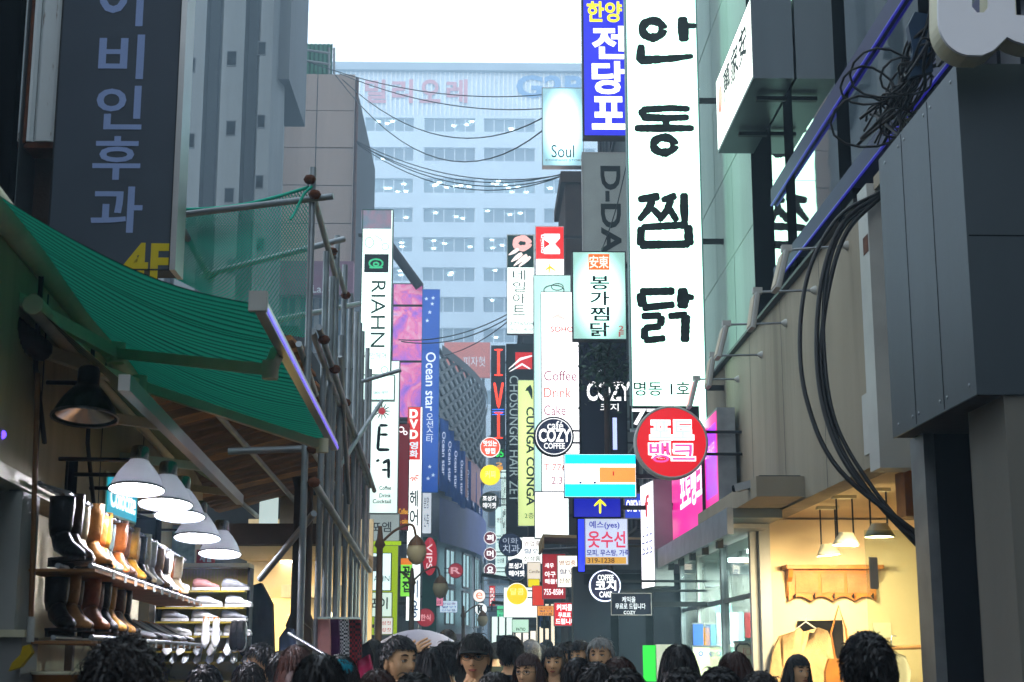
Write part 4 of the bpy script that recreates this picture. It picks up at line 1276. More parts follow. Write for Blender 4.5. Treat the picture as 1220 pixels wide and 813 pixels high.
# posters above the stand
po = thing('magazine_poster', 'pale teal magazine poster pinned above the sneaker stand', 'poster', P(215, 660, Y=12.2))
mat('poster_pale', '#a9c9c2', .6, 0, .6, 6, col2='#24413f')
x0_, x1_, z0_, z1_ = rect_at((196, 628, 232, 676), 12.2)
MB().box(x0_, x1_, 12.2, 12.22, z0_, z1_).build('sheet', 'poster_pale', po)
MB().box(x0_ - .01, x1_ + .01, 12.19, 12.225, z1_, z1_ + .015).build('top_rail', 'steel', po)
po = thing('price_card', 'red and white price card standing behind the sneaker stand', 'card', P(245, 670, Y=12.15))
x0_, x1_, z0_, z1_ = rect_at((234, 655, 256, 676), 12.15)
MB().box(x0_, x1_, 12.15, 12.165, z0_, z1_).build('sheet', 'poster_red', po)
ptext(po, '세일', (238, 660, 252, 670), 12.15, 'shoe_white', .03, off=.004)
# white cabinet at the edge, rod with hook, yellow rag
cb = thing('white_cabinet', 'pale grey cabinet side next to the boot rack', 'cabinet', P(5, 790, Y=6.3))
x0_, x1_ = P(-40, 700, Y=6.35).x, P(20, 700, Y=6.35).x
MB().box(x0_, x1_, 6.35, 6.6, 1.75, 2.32).build('upper_box', 'white_paint', cb)
MB().box(x0_, x1_ + .03, 6.37, 6.6, 0, 1.72).build('lower_box', 'grey_paint', cb)
MB().box(x0_ - .02, x1_ + .05, 6.33, 6.62, 1.72, 1.75).build('shelf_board', 'cream_metal', cb)
rd = thing('hook_pole', 'thin brown pole with pale sleeve leaning by the boots', 'pole', P(40, 800, Y=6.3))
a, c = P(45, 445, Y=6.45), P(37, 735, Y=6.3)
MB().tube([a, c], .011, 6).build('rod', 'wood', rd)
MB().tube([c, P(36, 765, Y=6.3)], .016, 8).build('sleeve', 'white_paint', rd)
mat('yellow_cloth', '#b59a12', .8, 0, .3, 12)
rg = [P(x, y, Y=6.28) for x, y in ((10, 800), (14, 790), (24, 780), (27, 770), (34, 768), (38, 778), (32, 785), (24, 795))]
solo('yellow_rag', MB().prism(rg, (0, .04, 0)), 'yellow_cloth', 'crumpled yellow rag hanging at the foot of the pole', 'cloth', rg[0])
bk = thing('brass_basket', 'round brass basket on the floor shelf below the boots', 'basket', P(70, 806, Y=6.6))
c = P(68, 803, Y=6.6)
MB().lathe([(.07, -.14), (.11, 0), (.118, .004), (.105, -.002), (.065, -.13), (.001, -.13)], c, (0, 0, 1), 18).build('bowl', 'bag_leather', bk)
MB().lathe([(.116, -.003), (.122, .004), (.116, .011)], c, (0, 0, 1), 18).build('rim', 'cream_metal', bk)

# ---- upper left: rusty white duct, dark clinic sign, brown wall
ul = thing('rusty_duct', 'white sheet metal duct with rust streaks on the brown wall', 'duct', P(50, 170, Y=9.4))
mat('rusty_white', '#d3dde0', .55, .2, .1, 1.2, .1, 12, .0)
m = MATS['rusty_white']
n_, l_ = m.node_tree.nodes, m.node_tree.links
bs = n_['Principled BSDF']
old = bs.inputs['Base Color'].links[0].from_socket
nz = n_.new('ShaderNodeTexNoise'); nz.inputs['Scale'].default_value = 7; nz.inputs['Detail'].default_value = 8; nz.inputs['Roughness'].default_value = .7
mp = n_.new('ShaderNodeMapping'); mp.inputs['Scale'].default_value = (2.2, 1, .35)
tc = n_.new('ShaderNodeTexCoord')
l_.new(tc.outputs['Object'], mp.inputs[0]); l_.new(mp.outputs[0], nz.inputs['Vector'])
rp = n_.new('ShaderNodeValToRGB'); rp.color_ramp.elements[0].position = .57; rp.color_ramp.elements[1].position = .66
l_.new(nz.outputs[0], rp.inputs[0])
mx = n_.new('ShaderNodeMix'); mx.data_type = 'RGBA'; mx.inputs[7].default_value = (.12, .045, .015, 1)
l_.new(rp.outputs[0], mx.inputs[0]); l_.new(old, mx.inputs[6]); l_.new(mx.outputs[2], bs.inputs['Base Color'])
x0_, x1_, z0_, z1_ = rect_at((23, -120, 74, 168), 9.4)
for k in range(2):
    a = x0_ + (x1_ - x0_) * (.0 if k == 0 else .5)
    c = x0_ + (x1_ - x0_) * (.5 if k == 0 else 1.)
    MB().box(a + .003, c - .003, 9.4, 9.65, z0_, z1_, 0, .02).build('sheet', 'rusty_white', ul)
MB().box(x0_ + .01, x1_ - .005, 9.42, 9.64, z0_ - .04, z0_).build('drip_edge', 'rust', ul)
MB().tube([(x0_ + .09, 9.39, z0_ - .02), (x0_ + .09, 9.39, z1_)], .012, 6).build('rusty_pipe', 'rust', ul)
up = thing('brown_building', 'dark brown wall behind the clinic sign', 'building', (-3.5, 9.9, 0))
MB().box(P(-60, 300, Y=9.7).x, P(185, 200, Y=9.7).x, 9.7, 9.95, 3.92, 10.5).build('wall', 'brown_wall', up)
MB().box(P(-40, 300, Y=9.3).x, P(12, 200, Y=9.3).x, 9.3, 9.69, 3.92, 10.5).build('dark_pier', 'black', up)
MB().box(P(13, 300, Y=9.33).x, P(21, 200, Y=9.33).x, 9.33, 9.69, 3.92, 10.5).build('gutter', 'clad', up)
# ================================================================== SCAFFOLD over the shops
mat('scaffold_tube', '#8b9498', .45, .6, .3, 5, .1, 30, .3)
mat('plank_wood', '#5f4028', .8, 0, .45, 6, .3, 30, .2)
mat('plank_pale', '#9a6a3c', .75, 0, .35, 6, .3, 30)
sf = thing('scaffold', 'steel tube scaffold with a plank roof over the shop fronts', 'scaffold', (-1.6, 12, 0))
poles = [(373, 200, 10.2), (402, 281, 11.9), (411, 316, 12.7), (418, 350, 13.3), (425, 372, 14.0), (432, 395, 14.8), (438, 415, 15.6), (389, 300, 11.1), (396, 330, 11.5), (407, 400, 12.3), (441, 440, 16.2), (429, 385, 14.4)]
for x, y, Y in poles:
    t = P(x, y, Y=Y)
    MB().tube([(t.x, Y, 0), (t.x, Y, t.z)], .024, 10).build('standard', 'scaffold_tube', sf)
def tb(x0_, y0_, Y0, x1_, y1_, Y1, name='ledger', r=.024):
    MB().tube([P(x0_, y0_, Y=Y0), P(x1_, y1_, Y=Y1)], r, 8).build(name, 'scaffold_tube', sf)
tb(200, 258, 10.3, 397, 234, 10.15); tb(238, 329, 10.9, 410, 285, 11.6); tb(300, 388, 11.5, 428, 362, 13.3)
tb(211, 262, 10.3, 252, 335, 10.9, 'brace'); tb(368, 214, 10.2, 400, 330, 11.8, 'brace'); tb(396, 300, 11.8, 412, 352, 12.6, 'brace')
tb(310, 690, 11.2, 374, 612, 10.3, 'brace'); tb(374, 575, 10.25, 440, 680, 15.2, 'ledger', .028)
tb(272, 538, 10.3, 384, 534, 10.3); tb(430, 455, 14.6, 478, 441, 14.6, 'ledger', .02); tb(402, 560, 12.5, 455, 478, 14.6, 'brace', .02)
tb(372, 395, 10.2, 440, 580, 15.8, 'ledger', .024); tb(380, 390, 10.2, 446, 585, 16, 'ledger', .024); tb(356, 410, 10.0, 376, 470, 10.8, 'ledger', .024)
tb(405, 425, 12, 416, 600, 12.8, 'brace', .02)
for x, y, Y in ((369, 214, 10.15), (375, 232, 10.15), (396, 300, 11.7), (412, 352, 12.6), (250, 329, 10.9), (386, 405, 10.4), (399, 440, 11.2), (412, 480, 12.4), (424, 520, 13.6), (374, 575, 10.2), (436, 556, 15), (373, 535, 10.2)):
    p = P(x, y, Y=Y - .03)
    MB().ball(p, .045, 8, 0, (1, 1, .8)).build('coupler', 'rust', sf)
# roof planks: from the eave at the street back to the wall
for k in range(22):
    y = 10.0 + k * .29
    t = k / 21
    a = Vector((-1.28 - .02 * t + R.uniform(-.03, .05), y, 3.72 - .2 * t + R.uniform(-.01, .01)))
    c = Vector((-2.75 - .1 * t, y + .1, 3.36 - .2 * t))
    MB().bar(a, c, .25 + R.uniform(-.02, .02), .035).build('plank', 'plank_pale' if k < 4 or k % 6 == 5 else 'plank_wood', sf)
for x in (-1.5, -1.95, -2.4):
    MB().tube([(x, 9.9, 3.62 - (-.24) * 0 - (-1.28 - x) * .245 - .04), (x - .03, 16.3, 3.42 - (-1.28 - x) * .245 - .04)], .024, 8).build('bearer', 'scaffold_tube', sf)
# teal debris net
mat('net_cord', '#23b095', .7, 0, .2, 3)
nt = thing('debris_net', 'sagging teal debris net tied to the scaffold', 'net', P(300, 300, Y=10.6))
c00, c10, c01, c11 = P(206, 250, Y=10.35), P(371, 222, Y=10.25), P(206, 330, Y=10.6), P(371, 405, Y=10.9)
def netf(u, v):
    p = c00.lerp(c10, u).lerp(c01.lerp(c11, u), v)
    p.y += .12 * math.sin(u * 7 + v * 3) * v + .05 * math.sin(v * 9)
    p.z -= .05 * math.sin(u * math.pi)
    return p
b = MB()
NU, NV = 46, 30
for i in range(NU + 1):
    for j in range(NV + 1):
        p = netf(i / NU, j / NV)
        for di, dj in ((1, 1), (1, -1)):
            if 0 <= i + di <= NU and 0 <= j + dj <= NV:
                q = netf((i + di) / NU, (j + dj) / NV)
                s = Vector((.0, 0, 0.0055)) if dj else Vector((0, 0, 0.0055))
                b.add([p - s, q - s, q + s, p + s], [[0, 1, 2, 3]])
tag(b.build('mesh_cords', 'net_cord', nt), kind='stuff')
MB().tube([netf(i / 20, 0) for i in range(21)], .012, 6).build('edge_rope', 'net_cord', nt)
MB().tube(bez([P(372, 222, Y=10.1), P(362, 232, Y=10.1), P(352, 252, Y=10.12), P(346, 262, Y=10.1)], 6), .01, 6).build('loose_end', 'net_cord', nt)

# ---- lit shop behind the scaffold
lsx = thing('lit_corner_shop', 'warmly lit shop with round ceiling lamps behind the scaffold', 'shop', (-2.6, 18.5, 0))
x0_, x1_ = P(286, 700, Y=19.5).x, P(440, 700, Y=19.5).x
zc = P(360, 672, Y=17).z
MB().box(x0_, x1_, 20.0, 20.1, 0, 3.4).build('back_wall', 'plaster_warm', lsx)
MB().box(x0_, x1_ , 16.0, 20.0, 2.85, 2.9).build('ceiling', 'plaster_warm', lsx)
MB().box(x0_, x1_, 15.96, 16.2, 2.78, 3.0).build('beam', 'brown_wall', lsx)
a0, a1 = P(308, 650, Y=16.3), P(430, 650, Y=16.3)
for k in range(5):
    u, v = a0.x + (a1.x - a0.x) * k / 5, a0.x + (a1.x - a0.x) * (k + 1) / 5
    MB().box(u + .01, v - .01, 16.2, 16.22, 3.0, 3.32).build('glazing_panel', emit('#cfe4e2', .8) if k == 0 else 'pale_cloth', lsx)
dx0, dx1, dz0, dz1 = rect_at((322, 713, 347, 790), 19.8)
MB().box(dx0, dx1, 19.8, 19.99, 0, dz1).build('lit_door', emit('#ffe28a', 1.1), lsx)
lx0, lx1, lz0, lz1 = rect_at((335, 697, 405, 712), 19.7)
MB().box(lx0, lx1, 19.7, 19.98, lz0, lz1).build('shelf', 'pale_cloth', lsx)
for k, (x, y) in enumerate(((343, 671), (348, 677), (352, 681), (351, 688), (330, 691), (322, 684), (395, 674))):
    p = P(x, y, Z=2.82)
    MB().lathe([(.001, 0), (.1, 0), (.1, .03)], p, (0, 0, 1), 14).build('ceiling_lamp', emit('#fff0d8', 12.0), lsx)
l = bpy.data.lights.new('lit_shop_light', 'AREA'); l.size = 2.2; l.energy = 130; l.color = (1, .75, .4)
lo = bpy.data.objects.new('light', l); COL.objects.link(lo); lo.parent = lsx; lo.location = (0, -.2, 2.8)
MB().lathe([(.001, 0), (.035, .01), (.05, .06), (.03, .1), (.001, .11)], P(394, 743, Y=15.5), (0, 0, 1), 10).build('wall_lantern', emit('#fff3c8', 5.0), lsx)
# carved brown column
cp = P(359, 700, Y=13.5)
col = thing('carved_column', 'dark brown carved wooden column inside the scaffold', 'column', (cp.x, 13.5, 0))
MB().lathe([(.16, 0), (.16, .2), (.12, .25), (.14, .9), (.15, 1.4), (.12, 1.6), (.14, 1.72), (.1, 1.8), (.13, 1.9), (.09, 2.0), (.085, 3.1), (.11, 3.2)], (cp.x, 13.5, 0), (0, 0, 1), 18).build('shaft', 'brown_wall', col)
MB().box(cp.x - .18, cp.x + .18, 13.32, 13.68, 0, .1).build('plinth', 'brown_wall', col)

# ---- scarves and garments on the street racks
rk2 = thing('scarf_rack', 'steel clothes rail with scarves beside the scaffold', 'rack', (P(403, 800, Y=9.6).x, 9.6, 0))
ra, rb_ = P(376, 738, Y=9.3), P(428, 738, Y=10.0)
MB().tube([ra, rb_], .014, 8).build('rail', 'steel', rk2)
for p in (ra, rb_): MB().tube([(p.x, p.y, 0), (p.x, p.y, p.z)], .014, 8).build('upright', 'steel', rk2)
ra2, rb2 = P(344, 755, Y=9.8), P(420, 800, Y=8.6)
MB().tube([ra2, rb2], .012, 6).build('side_rail', 'steel', rk2)
mat('scarf_pink', '#b0807c', .9, 0, .2, 9)
mat('scarf_purple', '#4a1f52', .9, 0, .2, 9)
def plaid(name, c1, c2, sc):
    m = bpy.data.materials.new(name); MATS[name] = m; m.use_nodes = True
    n, l = m.node_tree.nodes, m.node_tree.links
    ck_ = n.new('ShaderNodeTexChecker'); ck_.inputs[1].default_value = (*lin(c1), 1); ck_.inputs[2].default_value = (*lin(c2), 1); ck_.inputs[3].default_value = sc
    t = n.new('ShaderNodeTexCoord'); l.new(t.outputs['Object'], ck_.inputs[0])
    l.new(ck_.outputs[0], n['Principled BSDF'].inputs['Base Color']); n['Principled BSDF'].inputs['Roughness'].default_value = .9
plaid('scarf_check', '#d8d8d8', '#101114', 85); plaid('scarf_red', '#9c1220', '#1d0d10', 60)
for x0_, x1_, y1_, m, nm in ((379, 393, 800, 'scarf_pink', 'dusty pink'), (392, 404, 808, 'scarf_purple', 'deep purple'), (404, 415, 800, 'scarf_check', 'black and white checked'), (415, 430, 815, 'scarf_red', 'red and black plaid')):
    t = (x0_ - 376) / 54
    cloth_prism([(x0_, 738), (x1_, 738), (x1_ + 1, 765), (x1_, y1_ + 30), (x0_ - 1, y1_ + 30), (x0_ + 1, 770)], ra.lerp(rb_, t).y - .02, .06, 'scarf', m, nm + ' scarf hanging from the street clothes rail', 'scarf', .03)
mat('coat_a', '#15171c', .9, 0, .3, 8); mat('coat_b', '#2e3b52', .9, 0, .3, 8); mat('coat_c', '#4a3a24', .9, 0, .3, 8); mat('coat_d', '#a01d4a', .9, 0, .2, 8)
for pts_, Y, m, lb in (([(296, 700), (312, 695), (325, 720), (327, 790), (322, 850), (298, 850)], 12.0, 'coat_a', 'long black coat hanging beside the sneaker stand'), ([(334, 760), (342, 748), (350, 750), (356, 772), (356, 850), (332, 850)], 11.8, 'coat_b', 'dark blue jacket hanging before the lit shop door'), ([(350, 755), (362, 742), (372, 750), (376, 850), (352, 850)], 12.4, 'coat_c', 'brown jacket hanging under the carved column'), ([(428, 770), (440, 765), (446, 780), (446, 860), (428, 860)], 10.0, 'coat_a', 'black top hanging at the end of the scarf rail'), ([(427, 788), (440, 780), (445, 800), (444, 850), (428, 850)], 9.2, 'coat_d', 'magenta top low on the scarf rail')):
    cloth_prism(pts_, Y, .12, 'jacket', m, lb, 'jacket', .03)

# ================================================================== SIGNS
def blade(name, label, rc, Y, face, case='dark_metal', th=.18, fr=.018, wall=None, cat='sign', group=None, hang=None):
    """a box sign at right angles to the street: cabinet, frame, face and the arms that hold it"""
    x0, x1, z0, z1 = rect_at(rc, Y)
    o = thing(name, label, cat, ((x0 + x1) / 2, Y + th / 2, z0), 0, group)
    MB().box(x0, x1, Y, Y + th, z0, z1).build('cabinet', case, o)
    f = MB()
    f.box(x0 - .004, x0 + fr, Y - .012, Y, z0 - .004, z1 + .004).box(x1 - fr, x1 + .004, Y - .012, Y, z0 - .004, z1 + .004)
    f.box(x0 + fr, x1 - fr, Y - .012, Y, z0 - .004, z0 + fr).box(x0 + fr, x1 - fr, Y - .012, Y, z1 - fr, z1 + .004)
    f.build('frame', case, o)
    MB().box(x0 + fr, x1 - fr, Y - .006, Y - .001, z0 + fr, z1 - fr).build('face', face, o)
    if wall is not None:
        zs_ = [z0 + (z1 - z0) * k for k in ((.5,) if z1 - z0 < 1.2 else (.15, .85) if z1 - z0 < 4 else (.08, .36, .64, .92))]
        for z in zs_:
            xa = x1 if wall > x1 else x0
            MB().box(xa, wall, Y + th * .3, Y + th * .3 + .05, z - .03, z + .03).build('bracket', 'dark_metal', o)
    if hang is not None:
        for x in (x0 + .1 * (x1 - x0), x1 - .1 * (x1 - x0)): MB().box(x - .02, x + .02, Y + th * .3, Y + th * .3 + .04, z1, hang).build('bracket', 'dark_metal', o)
    return o
def T(o, t, rc, Y, m, bold=.0, rot=0, space=1., off=.01): return ptext(o, t, rc, Y, m, bold, rot, space, off)
def V(o, t, rc, Y, m, bold=.0, gap=.12):
    x0, y0, x1, y1 = rc
    h = (y1 - y0) / len(t)
    for i, ch in enumerate(t):
        if ch != ' ': T(o, ch, (x0, y0 + h * i + h * gap / 2, x1, y0 + h * (i + 1) - h * gap / 2), Y, m, bold)
def patch(o, rc, Y, m, off=.009, name='print'):
    x0, x1, z0, z1 = rect_at(rc, Y)
    return MB().box(x0, x1, Y - off, Y - off + .002, z0, z1).build(name, m, o)
def stroke(o, lines, Y, m, off=.012, name='lettering', wob=.08, fat=1.0):
    """brush strokes: polylines of (x, y, width) in picture units at depth Y"""
    b = MB()
    for k, ln in enumerate(lines):
        pts_ = []
        for i in range(len(ln) - 1):
            (xa, ya, wa), (xb_, yb_, wb) = ln[i], ln[i + 1]
            n = max(2, int(math.hypot(xb_ - xa, yb_ - ya) / 2.5))
            for j in range(n): pts_.append((xa + (xb_ - xa) * j / n, ya + (yb_ - ya) * j / n, wa + (wb - wa) * j / n))
        pts_.append(ln[-1])
        L, Rr = [], []
        for i, (x, y, w_) in enumerate(pts_):
            xa, ya = pts_[max(i - 1, 0)][:2]; xb_, yb_ = pts_[min(i + 1, len(pts_) - 1)][:2]
            d = math.hypot(xb_ - xa, yb_ - ya) or 1
            nx, ny = -(yb_ - ya) / d, (xb_ - xa) / d
            e = fat * w_ / 2 * (1 + R.uniform(-wob, wob))
            if i in (0, len(pts_) - 1): e *= .62
            L.append((x + nx * e, y + ny * e)); Rr.append((x - nx * e, y - ny * e))
        q = [P(x, y, Y=Y - off - k * .0004) for x, y in L + Rr]
        n = len(L)
        b.add(q, [[i, i + 1, n + i + 1, n + i] for i in range(n - 1)])
    return b.build(name, m, o)
def ringpx(cx, cy, rx, ry, w, n=26):
    return [(cx + rx * math.cos(2 * math.pi * i / n), cy + ry * math.sin(2 * math.pi * i / n), w * (1 + .12 * math.sin(i * 1.3))) for i in range(n + 1)]
def disc(name, label, cx, cy, r, Y, face, rim='white_paint', th=.14, wall=None, group=None, rimlit=None):
    c = P(cx, cy, Y=Y)
    rr = r / FPX * (c - CAM).length
    o = thing(name, label, 'sign', (c.x, Y + th / 2, c.z - rr), 0, group)
    MB().lathe([(.001, th), (rr * .97, th), (rr, th * .8), (rr, .02), (rr * .985, 0), (rr * .93, -.004), (rr * .93, .01)], (c.x, Y, c.z), (0, 1, 0), 36).build('rim', rimlit or rim, o)
    MB().lathe([(.001, 0), (rr * .93, 0)], (c.x, Y, c.z), (0, 1, 0), 36).build('face', face, o)
    if wall is not None:
        xa = c.x + rr if wall > c.x else c.x - rr
        for z in (c.z + rr * .3, c.z - rr * .3): MB().box(xa - rr * .06 * (1 if wall > c.x else -1), wall, Y + th * .3, Y + th * .3 + .03, z - .015, z + .015).build('bracket', 'dark_metal', o)
    return o
WH = emit('#c4ffe6', 3.0)
WHc = emit('#e4fff6', 1.7)
INK, INKG = 'ink', mat('ink_green', '#0d3a2c', .5, 0, .1, 4)

# ---- clinic sign, dark with pale blue letters
o = blade('clinic_sign', 'tall dark grey clinic sign with pale blue hangul letters', (70, -140, 213, 322), 9.0, mat('slate_face', '#3a434e', .55, 0, .12, 2), 'dark_metal', .2, .006, None)
mat('pale_blue_ink', '#7f93bd', .6, 0, .08, 3)
mat('yellow_ink', '#b9a50a', .5, 0, .1, 3)
for ch, rc in (('이', (118, -38, 172, 32)), ('비', (118, 42, 172, 95)), ('인', (115, 103, 170, 155)), ('후', (111, 163, 168, 215)), ('과', (109, 223, 170, 278))):
    T(o, ch, rc, 9.0, 'pale_blue_ink', .018)
T(o, '4F', (147, 290, 204, 336), 9.0, 'yellow_ink', .03)
x0_, x1_, z0_, z1_ = rect_at((205, -140, 214, 322), 8.98)
MB().box(x1_ - .005, x1_ + .03, 8.97, 9.22, z0_, z1_).build('edge_trim', 'bar_metal', o)
MB().box(x0_ - .6, x0_ - .55, 9.2, 9.7, z0_ + .3, z0_ + .35).build('bracket', 'dark_metal', o)

# ---- big vertical chicken sign
YA = 17.5
o = blade('chicken_restaurant_sign', 'tall white backlit sign with black brush hangul and a dark footer', (748, -90, 835, 512), YA, WH, mat('sign_case_teal', '#6b8a86', .4, .3, .15, 3), .22, .014, 2.95)
stroke(o, [ringpx(777.5, 35, 12.2, 10, 8.5), [(813, 20, 9), (814, 35, 11), (815, 50, 10)], [(816, 31, 7), (830, 31, 5)], [(764, 53, 8), (763, 70, 9), (765, 72, 9), (800, 70, 7), (826, 67, 5)],
           [(764, 131, 7), (800, 129, 6.5), (822, 130, 6)], [(763, 130, 7), (768, 140, 8), (795, 141, 7), (821, 140, 6)], [(793, 141, 7), (794, 152, 7)], [(756, 153, 7), (790, 153, 8), (827, 153, 6)], ringpx(791, 173, 12.5, 9, 8.2)], YA, INK, fat=1.22)
stroke(o, [[(760, 238, 7), (786, 234, 9)], [(778, 238, 8), (772, 250, 8), (761, 263, 6)], [(777, 248, 7), (790, 262, 7)], [(788, 239, 6), (806, 233, 8)], [(800, 237, 8), (795, 250, 8), (785, 264, 6)], [(797, 248, 7), (807, 264, 7)], [(815, 230, 8), (815, 248, 9), (816, 266, 7)],
           [(764, 270, 8), (763, 293, 9)], [(764, 271, 7), (820, 268, 8)], [(820, 268, 9), (821, 293, 10)], [(762, 292, 9), (822, 291, 8)],
           [(762, 348, 8), (804, 347, 8)], [(763, 349, 10), (766, 366, 10)], [(765, 367, 8), (804, 363, 7)], [(813, 343, 10), (814, 356, 13), (813, 368, 11)], [(814, 353, 8), (827, 355, 6)],
           [(764, 377, 7), (788, 376, 7)], [(788, 376, 8), (787, 389, 8)], [(767, 391, 7), (788, 389, 7)], [(768, 390, 8), (768, 405, 8)], [(767, 406, 7), (793, 403, 7)], [(796, 377, 7), (819, 375, 8)], [(817, 375, 10), (816, 408, 9)]], YA, INK, .02, fat=1.18)
for yy in (106, 214, 322): patch(o, (749, yy, 834, yy + .8), YA, emit('#a8c8bc', .9), .0085, 'panel_seam')
T(o, '명동 1호', (755, 455, 822, 472), YA, INK, .012)
patch(o, (750, 484, 833, 511), YA, 'ink', .011, 'footer')
T(o, '776-', (753, 487, 815, 507), YA, emit('#ffffff', 1.2), .02, 0, 1., .016)

# ---- pawn shop sign and D-DAY panel
Y_ = 24.0
o = blade('pawn_shop_sign', 'blue backlit sign with white and yellow hangul above the grey panel', (694, -40, 752, 163), Y_, emit('#1616d8', .9), 'dark_metal', .25, .02, 2.95)
T(o, '한양', (699, 2, 741, 27), Y_, emit('#fff21a', 1.1), .03)
V(o, '전당포', (705, 30, 745, 156), Y_, emit('#ffffff', 1.6), .035, .06)
o = blade('grey_lettered_sign', 'grey unlit panel with dark letters reading downwards', (694, 182, 752, 312), Y_ + .02, mat('grey_face', '#8a9290', .6, 0, .1, 3), 'grey_paint', .2, .015, 2.95)
T(o, 'D-DAY', (716, 198, 740, 330), Y_ + .02, 'ink', .03, 90)
# ---- bongga sign
Y_ = 21.5
o = blade('seal_sign', 'pale backlit sign with orange seal and black hangul', (682, 300, 746, 405), Y_, emit('#c4fff0', 2.6, .85), 'dark_metal', .2, .012, 2.95)
patch(o, (701, 303, 726, 322), Y_, emit('#f0701a', .9))
T(o, '安東', (702, 305, 725, 320), Y_, emit('#fff4e0', 1.1), .015, 0, .9, .014)
V(o, '봉가찜닭', (703, 328, 726, 402), Y_, INK, .018, .1)
V(o, '2F', (737, 388, 743, 402), Y_, emit('#b8605a', .7), .02)
# ---- soul sign
Y_ = 32.0
o = blade('script_sign', 'pale bluish backlit sign with thin black script at its foot', (646, 105, 695, 198), Y_, emit('#bdf4ff', 3.0, .88), 'steel', .25, .012, 2.95)
T(o, 'Soul', (657, 173, 684, 188), Y_, INK, .0)
T(o, 'COMPANY STORE', (650, 190, 694, 192.5), Y_, INK, .0)
# ---- cozy cafe group
Y_ = 23.0
o = blade('navy_cafe_sign', 'dark navy cafe panel half hidden by leaves', (692, 405, 747, 612), Y_, mat('navy_face', '#0a1226', .5, 0, .2, 3), 'black', .2, .01, 2.95)
T(o, 'COZY', (699, 455, 752, 478), Y_, emit('#ffffff', 1.6), .03)
T(o, '코지', (715, 481, 737, 490), Y_, emit('#ffffff', 1.2), .01)
T(o, 'C', (712, 440, 724, 450), Y_, emit('#dfe8f0', .9), .01)
lx0, lx1, lz0, lz1 = rect_at((730, 498, 735, 536), Y_)
MB().box(lx0, lx1, Y_ - .012, Y_ - .009, lz0, lz1).build('tube_light', emit('#b9c8ff', 1.2), o)
o = disc('round_cafe_sign', 'round navy cafe sign with white ring lettering', 660, 520, 24, 26, emit('#0d1a3c', .6), 'ink', .16, 2.95)
ro = MB().lathe([(.305, 0), (.32, 0)], P(660, 520, Y=25.985), (0, 1, 0), 40).build('ring', emit('#ffffff', 1.2), o)
T(o, 'café', (652, 502, 671, 512), 26, emit('#ffffff', 1.3), .01)
T(o, 'COZY', (642, 511, 680, 527), 26, emit('#ffffff', 1.6), .03)
T(o, 'COFFEE', (648, 528, 673, 535), 26, emit('#ffffff', 1.3), .02)
o = disc('coffee_cake_sign', 'round navy neon sign with bright white rim', 721, 698, 18.5, 19.0, emit('#0c1440', .5), 'white_paint', .12, 2.8, None, emit('#dfe6ff', 1.6))
T(o, 'COFFEE', (712, 685, 731, 692), 19.0, emit('#ffffff', 1.4), .02)
T(o, '코지', (709, 692, 734, 704), 19.0, emit('#ffffff', 1.6), .03)
T(o, 'CAKE', (714, 705, 729, 712), 19.0, emit('#ffffff', 1.4), .02)
o = blade('free_cake_sign', 'dark framed notice offering free cake', (728, 707, 776, 733), 18.6, 'navy_face', 'steel', .05, .006, 2.8)
T(o, '케익을', (741, 711, 757, 718), 18.6, emit('#e8eef5', .8), .01)
T(o, '무료로 드립니다', (733, 719, 769, 726), 18.6, emit('#e8eef5', .8), .01)
T(o, 'COZY', (743, 728, 757, 732), 18.6, emit('#e8eef5', .7), .01)
# ---- LED screen and blue arrow
Y_ = 20.0
o = blade('led_screen', 'bright cyan and white LED screen with an orange block', (672, 541, 758, 593), Y_, emit('#f4fbff', 2.2), 'dark_metal', .14, .008, 2.95)
patch(o, (673, 542, 757, 553), Y_, emit('#00e0ff', 1.3)); patch(o, (673, 577, 757, 592), Y_, emit('#00e0ff', 1.3))
patch(o, (714, 557, 757, 575), Y_, emit('#f0a248', .95)); patch(o, (730, 562, 731.5, 567), Y_, emit('#c01010', 1.), .013)
for x in (690, 707): patch(o, (x, 574, x + 3, 576.5), Y_, emit('#103060', .4), .013)
Y_ = 20.6
o = blade('arrow_sign', 'blue backlit panel with a yellow upward arrow', (683, 592, 740, 617), Y_, emit('#1420b8', .75), 'black', .12, .01, 2.95)
stroke(o, [[(715, 612, 2.6), (715, 597, 2.6)], [(708, 603, 2.6), (715, 596, 2.6), (722, 603, 2.6)]], Y_, emit('#f5f02a', 1.3), wob=0)
Y_ = 21.0
o = blade('clothes_repair_sign', 'white clothes repair sign with pink hangul and an orange strip', (697, 618, 748, 673), Y_, emit('#c9d6ee', .8), 'grey_paint', .12, .006, 2.95)
T(o, '예스(yes)', (702, 621, 738, 631), Y_, emit('#2333b0', .6), .015)
V(o, '옷', (700, 633, 715, 653), Y_, emit('#d8365a', .8), .02, 0); T(o, '수선', (716, 633, 745, 653), Y_, emit('#d8365a', .8), .02)
T(o, '모피, 무스탕, 가죽', (699, 655, 750, 663), Y_, emit('#1a2ca0', .5), .02)
patch(o, (698, 664, 746, 672), Y_, emit('#d8a23a', .7)); T(o, '319-1238', (700, 665, 732, 671), Y_, emit('#6b3a1a', .4), .01, 0, 1., .014)
o = blade('blue_light_column', 'glowing blue vertical light panel beside the clothes repair sign', (688, 618, 697, 682), 21.4, emit('#2a3cff', 1.3), 'black', .15, .01)
MB().box(P(692, 650, Y=21.5).x - .03, P(692, 650, Y=21.5).x + .03, 21.56, 21.62, 0, 3.0).build('post', 'black', o)

